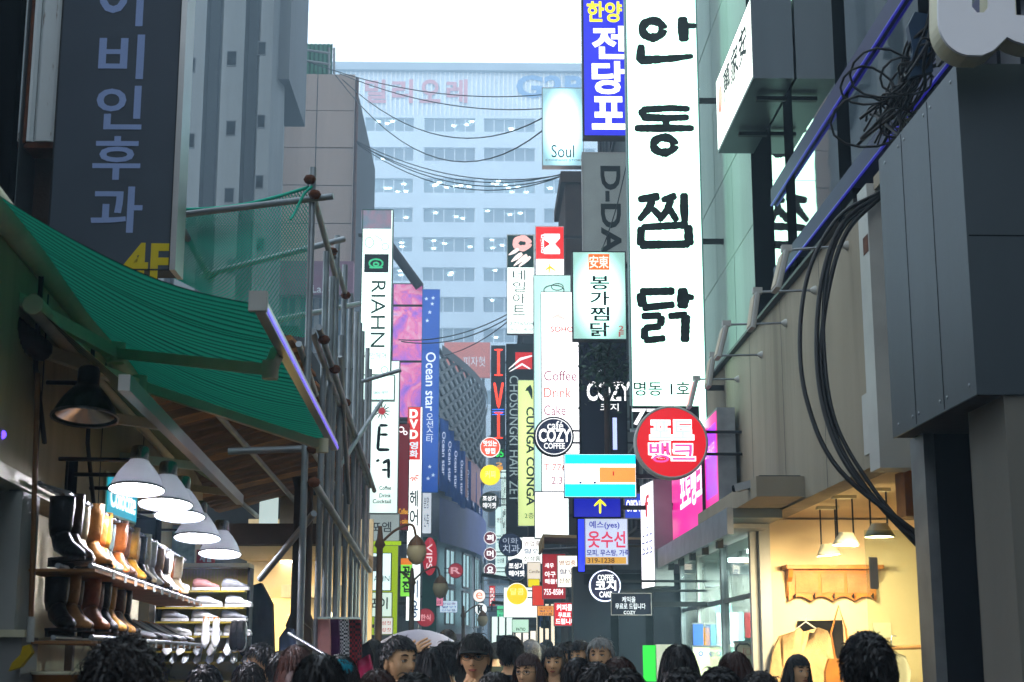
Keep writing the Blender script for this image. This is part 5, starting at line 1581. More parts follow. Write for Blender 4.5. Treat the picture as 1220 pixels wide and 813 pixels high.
# ---- soho cafe and neighbours
Y_ = 30.0
o = blade('white_cafe_sign', 'white backlit cafe sign listing coffee, drink and cake', (645, 348, 690, 586), Y_, emit('#fffafc', 2.1), 'grey_paint', .22, .01, 2.95)
RO = emit('#d0604e', .8); RD = emit('#a8506a', .6)
T(o, 'SOHO', (656, 389, 683, 396), Y_, RO, .03); T(o, '소호', (661, 400, 676, 404), Y_, emit('#e8b8b0', 1.2), .0)
for t, y, m in (('Coffee', 442, RD), ('Drink', 462, RO), ('Cake', 483, RD)): T(o, t, (648, y, 648 + 6.5 * len(t), y + 12), Y_, m, .004)
T(o, 'T.776-', (648, 553, 678, 561), Y_, RO, .005); T(o, '2.3F', (657, 568, 676, 577), Y_, RD, .008)
stroke(o, [[(656, 380, 2), (664, 376, 4), (674, 381, 2)], [(666, 372, 1.5), (666, 380, 3)]], Y_, emit('#f0c4bc', 1.3))
Y_ = 33.0
o = blade('teal_cafe_sign', 'pale teal backlit sign with a coffee cup drawing behind the white cafe sign', (636, 328, 681, 586), Y_, emit('#c6f6ea', 1.35, .4), 'steel', .22, .012, 2.95)
stroke(o, [ringpx(660, 346, 12, 6, 1.2), ringpx(664, 342, 7, 4, 1.)], Y_, INKG)
o = blade('menu_lightbox', 'white backlit menu box with faint rows of red text', (637, 586, 678, 642), 28.5, emit('#f4fffa', 2.0, .25), 'steel', .2, .012, 2.95)
for k in range(5): T(o, '· 커피 음료', (641, 594 + k * 9, 668, 600 + k * 9), 28.5, emit('#e8a8a0', 1.0), .0)
Y_ = 36.0
o = blade('red_letter_sign', 'red and white backlit sign with a big white letter', (638, 270, 672, 346), Y_, emit('#fffaf4', 1.9), 'steel', .2, .01, 2.6)
patch(o, (638.5, 270.6, 671.5, 309), Y_, emit('#ee1c14', 1.0)); T(o, 'M', (648, 279, 667, 303), Y_, emit('#ffffff', 1.7), .05, 90, 1., .014); T(o, 'ugmo', (643, 280, 648, 302), Y_, emit('#ffffff', 1.5), .02, 90, 1., .014)
stroke(o, [[(650, 322, 2), (655, 318, 3), (662, 323, 1.5)], [(655, 314, 1.5), (654, 326, 2)]], Y_, emit('#f0c21a', 1.2))
Y_ = 42.0
o = blade('nail_art_sign', 'white backlit nail salon sign with a hand picture at the top', (604, 280, 637, 398), Y_, emit('#effff6', 1.7, .2), 'grey_paint', .2, .012, 2.2)
patch(o, (604.6, 280.6, 636, 319), Y_, 'ink_green')
b = MB()
for k, (a, c, e, f, w_) in enumerate(((609, 312, 622, 302, 5), (612, 317, 628, 304, 4.5), (618, 318, 632, 306, 4), (606, 304, 618, 297, 4))):
    stroke(o, [[(a, c, 1.6), ((a + e) / 2, (c + f) / 2, w_), (e, f, w_)]], Y_, emit('#ffe8e0', 1.2), .012 + k * .001, 'hand_print', .05)
stroke(o, [ringpx(622, 290, 8, 6, 7)], Y_, emit('#f5b8b0', 1.0), .0105, 'flower_print', .05)
V(o, '네일아트', (611, 321, 626, 377), Y_, INKG, .0, .15); T(o, '2776504', (607, 384, 636, 388), Y_, INKG, .0); T(o, '손님 예약', (607, 391, 635, 395), Y_, INKG, .0)
Y_ = 44.0
o = blade('black_salon_sign', 'black vertical hair salon sign with a red emblem', (603, 410, 636, 640), Y_, mat('black_face', '#0c1716', .4, 0, .2, 3), 'black', .25, .015, 2.2)
patch(o, (614, 420, 634, 440), Y_, emit('#d81e1e', .8)); stroke(o, [[(606, 440, 1), (620, 428, 3), (634, 424, 2)], [(607, 443, 1), (622, 434, 2.5), (632, 440, 1.5)]], Y_, emit('#f2f2f2', 1.1), .013)
T(o, 'CHOSUNGKI HAIR ZET', (607, 448, 618, 598), Y_, emit('#9fb5b5', .6), .0, 90)
Y_ = 40.0
o = blade('lime_sign', 'lime yellow backlit vertical sign with dark lettering', (617, 453, 638, 627), Y_, emit('#e2f59c', 1.05, .2), 'steel', .22, .01, 2.2)
T(o, 'CUNGA CONGA', (627, 485, 637, 603), Y_, INKG, .025, 90); stroke(o, [[(626, 466, 1), (631, 462, 7), (634, 476, 1)]], Y_, INKG); T(o, '2층', (625, 611, 636, 618), Y_, INKG)
# ---- neon IVY sign
Y_ = 52.0
o = blade('neon_sign', 'dark board with red neon letters reading downwards', (585, 412, 602, 545), Y_, mat('neon_board', '#2a3038', .5, .3, .2, 3), 'dark_metal', .2, .02, 1.35)
NR = emit('#ff3a12', 2.0)
stroke(o, [[(589, 417, 2), (599, 417, 2)], [(594, 417, 3.2), (594, 447, 3.2)], [(589, 447, 2), (599, 447, 2)], [(589, 456, 2.8), (594, 486, 2.8), (599, 456, 2.8)], [(589, 492, 2), (599, 492, 2)], [(594, 492, 3.2), (594, 522, 3.2)], [(589, 522, 2), (599, 522, 2)]], Y_, NR, .05, 'neon_tube', .0)
for k in range(3): stroke(o, [[(586, 488 + k * 3, 1), (601, 488 + k * 3, 1)]], Y_, emit('#3a7bff', 1.6), .045, 'neon_tube', .0)
T(o, '05', (590, 536, 600, 545), Y_, emit('#22dd55', 1.2), .02, 0, 1, .05); 
V(o, '21', (591, 551, 599, 562), Y_, emit('#e8a020', 1.2), .02)
# ---- small round signs at the far end
def rs(cx, cy, r, Y, face, lab, txt, tm, wall=1.3, rim='white_paint', lit=None):
    o = disc('round_sign', lab, cx, cy, r, Y, face, rim, .12, wall, None, lit)
    for t, rc, bo in txt: T(o, t, rc, Y, tm, bo)
W1 = emit('#ffffff', 1.5)
rs(584, 533, 12, 47, emit('#f0501e', 1.0), 'round orange red backlit sign above the plain yellow disc', (('맛있는', (576, 525, 592, 532), .02), ('빵집', (578, 534, 590, 541), .02)), W1, 1.3, 'white_paint', emit('#ffffff', 1.2))
rs(584, 566, 12, 46.5, emit('#ffe800', 1.15), 'plain round yellow backlit sign under the orange red disc', (('커피', (578, 561, 590, 570), .0),), emit('#fff8b0', 1.3), 1.3, 'yellow_ink', emit('#ffe800', 1.15))
rs(583, 598, 12, 46, emit('#12281f', .5), 'round dark green hair salon sign under the plain yellow disc', (('조성기', (575, 591, 591, 597), .02), ('헤어젯', (575, 599, 591, 606), .01)), W1, 1.3, 'grey_paint')
for cy, ch, lb in ((641, '퍼', 'topmost of three small white ringed maroon discs'), (660, '머', 'middle of three small white ringed maroon discs'), (679, '요', 'lowest of three small white ringed maroon discs')):
    rs(584, cy, 7.5, 50, emit('#7a3a48', .7), lb, ((ch, (580, cy - 4, 588, cy + 4), .03),), W1, 1.3, 'white_paint', emit('#ffffff', 1.4))
rs(608, 649, 14, 43, emit('#16284a', .5), 'round navy dental clinic sign with grey hangul', (('이화', (599, 641, 617, 648), .0), ('치과', (599, 649, 619, 659), .01)), emit('#b8c6d8', .8), 1.9, 'dark_metal')
rs(615, 679, 13.5, 41, emit('#0f1f3a', .5), 'round navy hair salon sign with bold white hangul', (('조성기', (606, 671, 624, 678), .03), ('헤어젯', (606, 680, 625, 687), .03)), W1, 1.9, 'white_paint')
rs(616, 708, 13, 39, emit('#f5d618', 1.1), 'round yellow backlit sign with white rim under the navy hair salon disc', (('달콤', (608, 701, 624, 709), .0),), emit('#fff2a0', 1.2), 1.9, 'white_paint', emit('#fff8e0', 1.4))
rs(571, 710, 7.5, 56, emit('#fff1e8', 1.4), 'small white round sign with an orange swirl', (('e', (567, 706, 575, 714), .0),), emit('#f09060', 1.0), 1.3, 'orange_board')
rs(573, 726, 7.5, 55, emit('#f0f8f8', 1.3), 'small black and white round football sign', (('K', (569, 721, 577, 731), .05),), INK, 1.3, 'ink')
# ---- more right side far clutter
def simple(name, label, rc, Y, face, txt=(), wall=None, case='grey_paint', th=.15, hang=None):
    o = blade(name, label, rc, Y, face, case, th, .008, wall, 'sign', None, hang)
    for t, r_, m, bo in txt: T(o, t, r_, Y, m, bo)
    return o
simple('striped_vertical_sign', 'slim vertical sign with teal letters at the end of the lane', (597, 560, 603, 650), 48, emit('#d8f4ee', 1.0), [('네일살롱', (598, 565, 602, 645), INKG, .01)], 1.3)
simple('white_glow_panel', 'blank bright white panel under the black hair sign', (605, 612, 634, 668), 45, emit('#f6fffb', 1.6), (), 2.2)
simple('dark_small_sign', 'small dark sign with one grey letter below the lime sign', (629, 627, 640, 656), 38, 'black_face', [('외', (631, 644, 639, 652), 'pale_blue_ink', .02)], 2.2)
simple('red_menu_sign', 'tall red sign with white hangul and a phone number', (646, 660, 674, 714), 27, emit('#b5222c', .75), [('새우', (649, 671, 660, 677), W1, .02), ('아구', (649, 681, 662, 688), W1, .02), ('해물탕', (649, 690, 668, 696), W1, .02), ('755-8584', (648, 702, 671, 709), W1, .01)], 2.95)
simple('free_gift_sign', 'red backlit sign with three rows of bold white hangul', (660, 718, 687, 746), 24.5, emit('#e0202e', .95), [('커피를', (663, 720, 682, 728), W1, .03), ('무료로', (665, 730, 680, 736), W1, .03), ('드립니다', (662, 737, 686, 744), W1, .03)], 2.95)
simple('pale_green_sign', 'pale green lit sign board over the far shop', (610, 738, 630, 754), 34, emit('#bfe8d0', .95), [('PATIO', (615, 748, 626, 752), INKG, .02)], 2.2)
simple('paper_notice', 'cream hanging notice above a yellow block', (628, 670, 644, 698), 33, emit('#f4e6d0', .95), [('Candle', (630, 679, 643, 683), 'ink', .0)], 2.95)
simple('yellow_block_sign', 'plain yellow lit block under the cream notice', (629, 690, 643, 700), 32.9, emit('#f5e000', 1.0), (), 2.95)
simple('orange_red_sign', 'orange red lit sign beside the cream notice', (634, 698, 648, 722), 31.5, emit('#e8381e', .9), (), 2.95)
simple('white_lower_panel', 'bright white shop panel above the crowd', (600, 700, 645, 736), 40, emit('#f2fff8', 1.3), (), 2.2)
simple('red_vertical_sign', 'slim red vertical sign with white strokes', (583, 698, 590, 722), 58, emit('#e03028', .9), [('칼국수', (584, 700, 589, 720), W1, .02)], 1.3)
# oblique signs facing the lane on the right
def facing(name, label, X, y0, y1, z0, z1, face, case, th, side):
    """a sign flat along the street; side -1 looks to -x"""
    o = thing(name, label, 'sign', (X, (y0 + y1) / 2, z0))
    MB().box(X, X - side * th, y0, y1, z0, z1).build('cabinet', case, o)
    MB().box(X + side * .005, X + side * .001, y0 + .03, y1 - .03, z0 + .03, z1 - .03).build('face', face, o)
    return o
def FT(o, t, X, y0, y1, z0, z1, m, bold, side, rot=0):
    if side < 0: letters(o, t, (X - .009, y1, z0), (0, y0 - y1, 0), (0, 0, z1 - z0), m, bold, rot)
    else: letters(o, t, (X + .009, y0, z0), (0, y1 - y0, 0), (0, 0, z1 - z0), m, bold, rot)
# pink photo shop sign
ya, yb = P(856, 560, X=2.6).y, P(797, 560, X=2.6).y
zA = P(856, 618, X=2.6).z; zB = P(856, 470, X=2.6).z
o = facing('photo_shop_sign', 'glowing magenta signboard of the photo shop facing the lane', 2.6, ya, yb, 3.05, 4.35, emit('#f0209a', .95), 'steel', .2, -1)
FT(o, '포토뱅크', 2.6, ya + 1.2, yb - 1.2, 3.45, 3.95, emit('#ffffff', 1.5), .03, -1)
MB().box(2.594, 2.596, ya + .1, ya + .9, 3.4, 4.2).build('violet_panel', emit('#b82cff', 1.0), o)
MB().box(2.56, 2.60, ya + .98, ya + 1.02, 3.05, 4.35).build('divider', 'dark_metal', o)
FT(o, '스티커사진', 2.592, ya + .15, ya + .85, 3.85, 4.0, emit('#ffc0f0', 1.2), .02, -1)
o = disc('round_photo_sign', 'big round red sign with pink and white hangul and a pale rim', 800, 527, 44, 16.4, emit('#d8101c', 1.0), 'white_paint', .16, 2.85)
for t, rc, m, m2 in (('포토', (773, 500, 827, 525), emit('#c8ecff', 1.3), W1), ('뱅크', (772, 526, 829, 553), emit('#f058b0', 1.0), W1)):
    T(o, t, rc, 16.4, m2, .09, 0, 1, .008)
    T(o, t, (rc[0] + 1.5, rc[1] + 1.5, rc[2] - 1.5, rc[3] - 1.5), 16.4, m, .012, 0, 1, .014)
# white slanted lightbox below
o = thing('slanted_lightbox', 'white vertical lightbox with small dark hangul beside the magenta signboard', 'sign', (2.2, 20.5, P(775, 700, Y=20.5).z))
q0, q1 = P(764, 640, Y=21.0), P(780, 640, Y=20.2)
z0_, z1_ = P(770, 700, Y=20.6).z, P(770, 575, Y=20.6).z
u = Vector((q1.x - q0.x, q1.y - q0.y, 0)); nn = Vector((u.y, -u.x, 0)).normalized()
org = Vector((q0.x, q0.y, z0_))
MB().prism([org, org + u, org + u - nn * .25, org - nn * .25], (0, 0, z1_ - z0_)).build('cabinet', 'grey_paint', o)
MB().prism([org + nn * .005 + u * .04, org + nn * .005 + u * .96, org + nn * .005 + u * .96 + Vector((0, 0, z1_ - z0_ - .02)), org + nn * .005 + u * .04 + Vector((0, 0, z1_ - z0_ - .02))], nn * .003).build('face', emit('#fbf6ff', 1.9), o)
letters(o, 'f', org + nn * .012 + u * .35 + Vector((0, 0, .95)), u * .35, Vector((0, 0, .3)), emit('#d83a4a', .9), .02)
for k in range(3): letters(o, '스티커', org + nn * .012 + u * (.12 + .27 * k) + Vector((0, 0, .45)), u * .22, Vector((0, 0, .42)), 'poster_blue', .02, 90)
for z in (z0_ + .3, z1_ - .3): MB().box(org.x + u.x - .05, 2.6, 20.6, 20.65, z - .02, z + .02).build('bracket', 'dark_metal', o)
o = simple('small_led_sign', 'small blue and white LED sign tucked behind the slanted lightbox', (744, 588, 764, 618), 22.5, emit('#2b48c8', .9), [('OPEN', (746, 596, 762, 610), W1, .02)], 2.95)
# tilted white sign high on the facade
ya, yb = 13.2, 15.35
z0_ = P(872, 148, X=2.5).z
o = facing('hanja_sign', 'white backlit signboard with hanja and a red mark high on the facade', 2.5, ya, yb, z0_, z0_ + .82, emit('#f4fff4', 2.0), 'clad', .38, -1)
FT(o, '萬家安', 2.5, ya + .25, yb - .5, z0_ + .36, z0_ + .7, INK, .02, -1)
FT(o, '●', 2.5, yb - .42, yb - .15, z0_ + .35, z0_ + .65, emit('#e8604a', 1.0), 0, -1)
FT(o, '한식전문점 예약환영', 2.5, ya + .3, yb - .6, z0_ + .15, z0_ + .24, INK, 0, -1)
for y in (13.6, 14.6): MB().box(2.6, 2.94, y, y + .06, z0_ - .06, z0_ - .02).build('bracket', 'dark_metal', o)

# ---- left side signs
Y_ = 30.0
LW = -2.6
o = blade('salon_lightbox', 'tall white backlit salon sign with black crest and downward lettering', (430, 250, 467, 447), Y_, emit('#e4fff4', 1.75, .25), mat('case_green', '#1d4a3c', .4, .2, .1, 3), .25, .015, LW)
patch(o, (430.6, 250.6, 466.4, 273), Y_, mat('salon_photo', '#2f8f9a', .5, 0, .7, 3, col2='#c98fa0'))
patch(o, (434, 303, 463, 325), Y_, 'ink'); stroke(o, [ringpx(448, 314, 8, 5, 2), ringpx(448, 315, 3, 2, 2), [(440, 319, 2), (456, 319, 2)]], Y_, emit('#1fb878', .8), .014)
T(o, 'RIAHN', (442, 335, 459, 414), Y_, INKG, .0, 90); T(o, '리안헤어', (434, 420, 460, 428), Y_, INK, .0)
stroke(o, [ringpx(440, 289, 5, 6, 1.6), ringpx(459, 294, 4, 4, 1.4), [(446, 280, 1.2), (454, 285, 1.6), (456, 290, 1)]], Y_, emit('#a8c4b4', 1.0)); stroke(o, [ringpx(458, 441, 4, 4, 1.4)], Y_, emit('#a8c4b4', 1.0))
o = blade('salon_lower_box', 'small pale lower box of the salon sign with faint scrollwork', (432, 447, 470, 477), Y_ + .02, emit('#d8f8ee', 1.4), 'case_green', .2, .012, LW)
T(o, '744 5800 예약', (437, 466, 462, 470), Y_ + .02, INK, 0)
Y_ = 32.0
o = blade('sun_bar_sign', 'white backlit bar sign with a red sun and bold black hangul', (438, 430, 475, 612), Y_, emit('#e6fff6', 1.5, .3), 'grey_paint', .25, .012, LW)
stroke(o, [[(455 + 3 * math.cos(a), 490 + 3 * math.sin(a), 2.2), (455 + 11 * math.cos(a), 490 + 11 * math.sin(a), .5)] for a in [k * math.pi / 6 for k in range(12)]], Y_, INK)
stroke(o, [ringpx(455, 490, 2, 2, 4.5)], Y_, emit('#c03038', .8), .018)
stroke(o, [[(452, 508, 4), (450, 536, 4)], [(452, 507, 4), (462, 507, 3)], [(452, 518, 3), (462, 518, 3.5)], [(450, 536, 4), (464, 536, 4)], [(448, 550, 3), (452, 548, 4)], [(456, 552, 4), (463, 548, 4), (463, 570, 3.5)], [(455, 560, 3), (462, 560, 3)]], Y_, INK)
for t, y in (('Coffee', 579), ('Drink', 588), ('Cocktail', 595)): T(o, t, (444 if len(t) > 7 else 452, y, 466, y + 5), Y_, INKG, .02)
o = blade('grey_box_sign', 'grey glowing sign box with black hangul above a lime strip', (440, 612, 476, 645), 32.3, emit('#a9b8b6', .7), 'grey_paint', .2, .01, LW)  # the grey face is given a glow of its own
T(o, '포엠', (442, 622, 466, 634), 32.3, INK, .01)
patch(o, (440.5, 645, 478, 650), 32.28, emit('#a8d000', .9))
o = blade('dark_red_cafe_sign', 'dark red vertical cafe sign with white scroll and yellow lettering', (473, 505, 487, 632), 34, emit('#7e1a22', .6), 'dark_metal', .2, .01, LW)
stroke(o, [ringpx(478, 512, 3, 3, 1.2), ringpx(483, 516, 2, 2, 1.)], 34, W1); T(o, 'Coffee', (475, 606, 486, 613), 34, emit('#f0b020', .9), .02); T(o, '& cake', (475, 618, 486, 624), 34, emit('#f0b020', .9), .02)
o = blade('dvd_sign', 'red and white backlit vertical sign for films and a hair salon', (485, 485, 502, 740), 36, emit('#f6fffc', 1.7), 'grey_paint', .22, .01, LW)
patch(o, (485.5, 485.5, 501, 548), 36, emit('#e02a20', .95)); V(o, 'DVD', (488, 487, 498, 524), 36, emit('#fff4e8', 1.4), .05); V(o, '영화', (488, 526, 498, 546), 36, emit('#d8f4ff', 1.3), .02)
stroke(o, [[(493 + 1.5 * math.cos(a), 567 + 2 * math.sin(a), 1.5), (493 + 6 * math.cos(a), 567 + 7 * math.sin(a), 2)] for a in [k * math.pi / 5 for k in range(5)]], 36, emit('#e05a40', 1.0)); V(o, '헤어', (488, 583, 498, 628), 36, INKG, .02)
V(o, '미용', (488, 690, 498, 738), 36, emit('#3a5a90', .5), .02)
o = simple('lime_poster_sign', 'orange topped lime green lit poster', (477, 665, 491, 711), 35, emit('#8cf04a', 1.0), [('꽃', (479, 675, 489, 690), INKG, .03), ('집', (479, 692, 489, 706), INKG, .03)], LW)
patch(o, (477.5, 665.5, 490.5, 673), 35, emit('#f08020', 1.0))
o = blade('salon_portrait_sign', 'white lit salon board with a small portrait and green square', (430, 659, 466, 704), 29, emit('#dcf6f4', 1.25), 'case_green', .18, .01, LW)
patch(o, (440, 663, 450, 681), 29, mat('portrait', '#9a9088', .6, 0, .6, 9, col2='#2a2624')); patch(o, (431, 684, 436, 692), 29, emit('#12a070', .8)); T(o, 'RIAHN', (438, 686, 464, 693), 29, INKG, .0)
o = simple('pale_posters_sign', 'white lit board with dark script under the portrait board', (434, 706, 467, 735), 28.6, emit('#d4ecdc', 1.0), [('포이', (438, 712, 462, 726), INK, .02)], LW)
o = simple('lime_frame_sign', 'lime green lit strip behind the salon boards', (428, 650, 474, 757), 30.6, emit('#a6c800', .75), (), LW)
o = simple('price_board', 'white board with rows of small red text near the lamp post', (446, 736, 468, 756), 28.3, emit('#e8e8e0', .9), [('남성컷', (449, 740, 466, 745), emit('#c04040', .6), .01), ('여성컷', (449, 748, 466, 753), emit('#c04040', .6), .01)], LW)
Y_ = 47.0
o = blade('pink_poster', 'large pink and violet poster with feathery wings', (467, 338, 503, 500), Y_, 'grey_face', 'dark_metal', .3, .02, -3)
m = bpy.data.materials.new('poster_pink'); MATS['poster_pink'] = m; m.use_nodes = True
n_, l_ = m.node_tree.nodes, m.node_tree.links
tc = n_.new('ShaderNodeTexCoord'); nz = n_.new('ShaderNodeTexNoise'); nz.inputs['Scale'].default_value = 1.3; nz.inputs['Detail'].default_value = 6; nz.inputs['Distortion'].default_value = 1.5
l_.new(tc.outputs['Object'], nz.inputs['Vector']); rp = n_.new('ShaderNodeValToRGB')
for i, (p_, c_) in enumerate(((.25, '#5a5ac8'), (.42, '#b86ac8'), (.52, '#e070a8'), (.62, '#f0b0c8'), (.75, '#8a7ad8'))):
    e = rp.color_ramp.elements[i] if i < 2 else rp.color_ramp.elements.new(p_)
    e.position = p_; e.color = (*lin(c_), 1)
l_.new(nz.outputs[0], rp.inputs[0]); l_.new(rp.outputs[0], n_['Principled BSDF'].inputs['Base Color']); l_.new(rp.outputs[0], n_['Principled BSDF'].inputs['Emission Color']); n_['Principled BSDF'].inputs['Emission Strength'].default_value = .45
patch(o, (468, 339, 502.4, 499), Y_, 'poster_pink', .01, 'picture')
MB().tube([P(462, 290, Y=46.6), P(500, 342, Y=46.8)], .16, 6).build('strut', 'dark_metal', o)
Y_ = 44.0
o = blade('blue_banner', 'tall blue vertical banner with white script', (502, 345, 523, 587), Y_, emit('#1a5ac0', .55), mat('banner_edge', '#3a78c8', .6), .12, .02, -2.9)
T(o, 'Ocean star', (507, 420, 519, 490), Y_, emit('#e8f4ff', .9), .01, 90); V(o, '오션스타', (508, 492, 516, 528), Y_, emit('#e8f4ff', .8), .0)
for x, y in ((508, 356), (515, 362), (512, 372), (509, 382), (516, 355), (512, 556), (516, 566), (510, 570)): T(o, '★', (x - 2.5, y - 2.5, x + 2.5, y + 2.5), Y_, emit('#c8ddf5', .8))
simple('white_notice_banner', 'white narrow notice banner under the blue banner', (503, 587, 514, 636), 45, emit('#dce6f0', .85), [('분양', (505, 592, 511, 606), 'ink', 0), ('신축', (505, 612, 511, 628), 'ink', 0)], -2.9)
# row of blue flags on the curved front
mat('banner_blue', '#2a62b8', .7, 0, .25, 1)
for k in range(7):
    xa, ya = 523 + 7.6 * k, 498 + 12.5 * k
    wpx, hpx, Yk = 11 - .8 * k, 86 - 6 * k, 64 + 2.6 * k
    x0, x1, z0, z1 = rect_at((xa, ya, xa + wpx, ya + hpx), Yk)
    o = thing('blue_flag', 'blue banner flag with white script, %s along the curved front from the tall blue banner' % ['first', 'second', 'third', 'fourth', 'fifth', 'sixth', 'last'][k], 'banner', (x0, Yk, z0), 0, 'blue flags on the curved front')
    def flagf(u, v): return Vector((x0 + (x1 - x0) * u, Yk + .06 * math.sin(u * 5 + v * 4 + k), z0 + (z1 - z0) * v - .12 * u))
    MB().sheet(flagf, 5, 12).build('cloth', 'banner_blue', o)
    MB().sheet(lambda u, v: flagf(u, v) + Vector((0, .03, 0)), 5, 12).build('lining', 'banner_blue', o)
    MB().tube([(x0 - .5, Yk + .02, z1 + .12), (x1, Yk + .02, z1 - .1)], .035, 6).build('pole', 'grey_paint', o)
    letters(o, 'Ocean star', (x0 + (x1 - x0) * .35, Yk - .1, z0 + (z1 - z0) * .2), ((x1 - x0) * .35, 0, 0), (0, 0, (z1 - z0) * .6), emit('#dbe8ff', .8), .01, 90)
# steakhouse round sign and red discs
o = thing('steakhouse_sign', 'oval red sign with white vertical lettering on a teal panel', 'sign', P(512, 690, Y=42))
x0_, x1_, z0_, z1_ = rect_at((503, 640, 520, 745), 42.1)
MB().box(x0_, x1_, 42.1, 42.3, 0, z1_).build('panel', mat('teal_panel', '#1a6a60', .5), o)
oc = P(512, 663, Y=42); b = MB()
b.lathe([(.001, 0), (.2, 0), (.2, .1)], (0, 0, 0), (0, 1, 0), 28)
b.v = [(oc.x + x, 42 + y * .8, oc.z + z * 2.6) for x, y, z in b.v]
b.build('oval', emit('#c02838', .7), o)
T(o, 'VIPS', (508, 648, 515, 678), 42, emit('#ffd8dc', 1.0), .01, 90)
for cx, cy, Y, lb in ((543, 680, 62, 'red glossy disc sign projecting from the curved front'), (507, 736, 40, 'dark red round sign above the white umbrella')):
    o = disc('round_red_sign', lb, cx, cy, 9 if cx > 520 else 11, Y, emit('#b02434', .7), 'maroon', .15, (P(cx - 14, cy, Y=Y).x))
    T(o, '한식' if cx < 520 else 'R', (cx - 6, cy - 4, cx + 6, cy + 4), Y, emit('#f0b0b8', .9), .02)
# ================================================================== STREET FURNITURE, WIRES, TREE
mat('lamp_iron', '#6b4a2a', .55, .3, .3, 8, .2)
mat('lamp_globe', '#c9b98c', .25, 0, .1, 4)
def street_lamp(px_, ytop, Y, label, arms, h=None):
    t = P(px_, ytop, Y=Y)
    o = thing('street_lamp', label, 'street lamp', (t.x, Y, 0), 0, 'ornate street lamps')
    k = Y / 1796.
    MB().lathe([(.16, 0), (.16, .25), (.1, .35), (.075, .8), (.07, 1.4), (.09, 1.45), (.06, 1.5), (.05, t.z - .35), (.09, t.z - .3), (.05, t.z - .2), (.03, t.z)], (t.x, Y, 0), (0, 0, 1), 14).build('post', 'lamp_iron', o)
    for s in arms:
        tip = Vector((t.x + s * .58, Y, t.z - .22))
        a = MB().tube(bez([(t.x, Y, t.z - .28), (t.x + s * .25, Y, t.z - .06), (t.x + s * .5, Y, t.z + .02), tip], 6), .022, 6).build('arm', 'lamp_iron', o)
        MB().lathe([(.06, .02), (.14, -.08), (.16, -.2), (.12, -.32), (.05, -.38), (.001, -.39)], tip, (0, 0, 1), 16).build('globe', 'lamp_globe', o)
        MB().lathe([(.02, .08), (.1, .0), (.15, -.09)], tip, (0, 0, 1), 14).build('cap', 'lamp_iron', o)
street_lamp(453, 627, 24, 'brown ornate street lamp with one curved arm and a glass globe', (1,))
street_lamp(491, 677, 31, 'smaller ornate street lamp beside the film and hair sign', (1, -1))
street_lamp(552, 722, 46, 'distant ornate street lamp before the curved front', (1,))
# white umbrella
uc = P(498, 750, Y=15.5)
um = thing('umbrella', 'open white umbrella held up above the crowd', 'umbrella', (uc.x, 15.5, uc.z - .9))
mat('umbrella_cloth', '#b9b4c4', .7, 0, .06, 4)
n = 16
b = MB()
prof = [(.001, 0), (.12, -.012), (.25, -.05), (.36, -.11), (.43, -.17)]
vs, fs = [], []
for i, (r, z) in enumerate(prof):
    for k in range(n):
        g = 2 * math.pi * k / n
        q = 1 if k % 2 == 0 else .95
        vs.append((uc.x + math.cos(g) * r * q, 15.5 + math.sin(g) * r * q, uc.z + z))
for i in range(len(prof) - 1):
    for k in range(n): fs.append([i * n + k, i * n + (k + 1) % n, (i + 1) * n + (k + 1) % n, (i + 1) * n + k])
b.add(vs, fs, 0, True).build('canopy', 'umbrella_cloth', um)
MB().tube([(uc.x, 15.5, uc.z + .05), (uc.x, 15.5, uc.z - .85)], .008, 6).build('shaft', 'steel', um)
for k in range(8):
    g = 2 * math.pi * k / 8
    MB().tube([(uc.x, 15.5, uc.z - .01), (uc.x + math.cos(g) * .42, 15.5 + math.sin(g) * .42, uc.z - .172)], .004, 4).build('rib', 'steel', um)
# overhead wires
mat('wire', '#20282c', .6, 0, .1, 3)
wires = [((405, 88, 57), (700, 123, 33), 22, 'wire from the railed roof to the white script sign'), ((408, 95, 57), (646, 141, 32), 44, 'second sagging wire from the railed roof'), ((345, 65, 57), (700, 106, 40), 26, 'long thin wire crossing before the store lettering'), ((424, 168, 57), (672, 208, 38), 22, 'upper wire of the bundle tied to the drainpipe'), ((424, 169, 57), (672, 209, 38), 30, 'middle wire of the bundle tied to the drainpipe'), ((424, 170, 57), (672, 207, 38), 26, 'taut wire of the bundle tied to the drainpipe'), ((426, 172, 57), (672, 209, 38), 34, 'lowest wire of the bundle tied to the drainpipe'), ((400, 90, 57), (646, 156, 32), 66, 'deep sagging wire below the store lettering'), ((475, 405, 44), (604, 375, 42), 10, 'wire beside the nail salon sign'), ((478, 407, 44), (604, 380, 42), 12, 'lower wire beside the nail salon sign'), ((525, 425, 60), (604, 384, 42), 6, 'short wire over the orange billboard')]
for (xa, ya, Ya), (xb_, yb_, Yb), sag, lb in wires:
    pts_ = []
    for i in range(17):
        t = i / 16
        pts_.append(P(xa + (xb_ - xa) * t, ya + (yb_ - ya) * t + sag * 4 * t * (1 - t), Y=Ya + (Yb - Ya) * t))
    solo('overhead_wire', MB().tube(pts_, .018, 5), 'wire', lb, 'wire', pts_[0], 'overhead wires')
# hanging wire before the D-DAY panel
solo('hanging_wire', MB().tube(bez([P(749, 185, Y=20), P(735, 245, Y=20), P(722, 285, Y=20), P(716, 300, Y=20.5)], 6), .008, 5), 'wire', 'thin black wire hanging down in front of the grey lettered panel', 'wire', P(716, 300, Y=20))
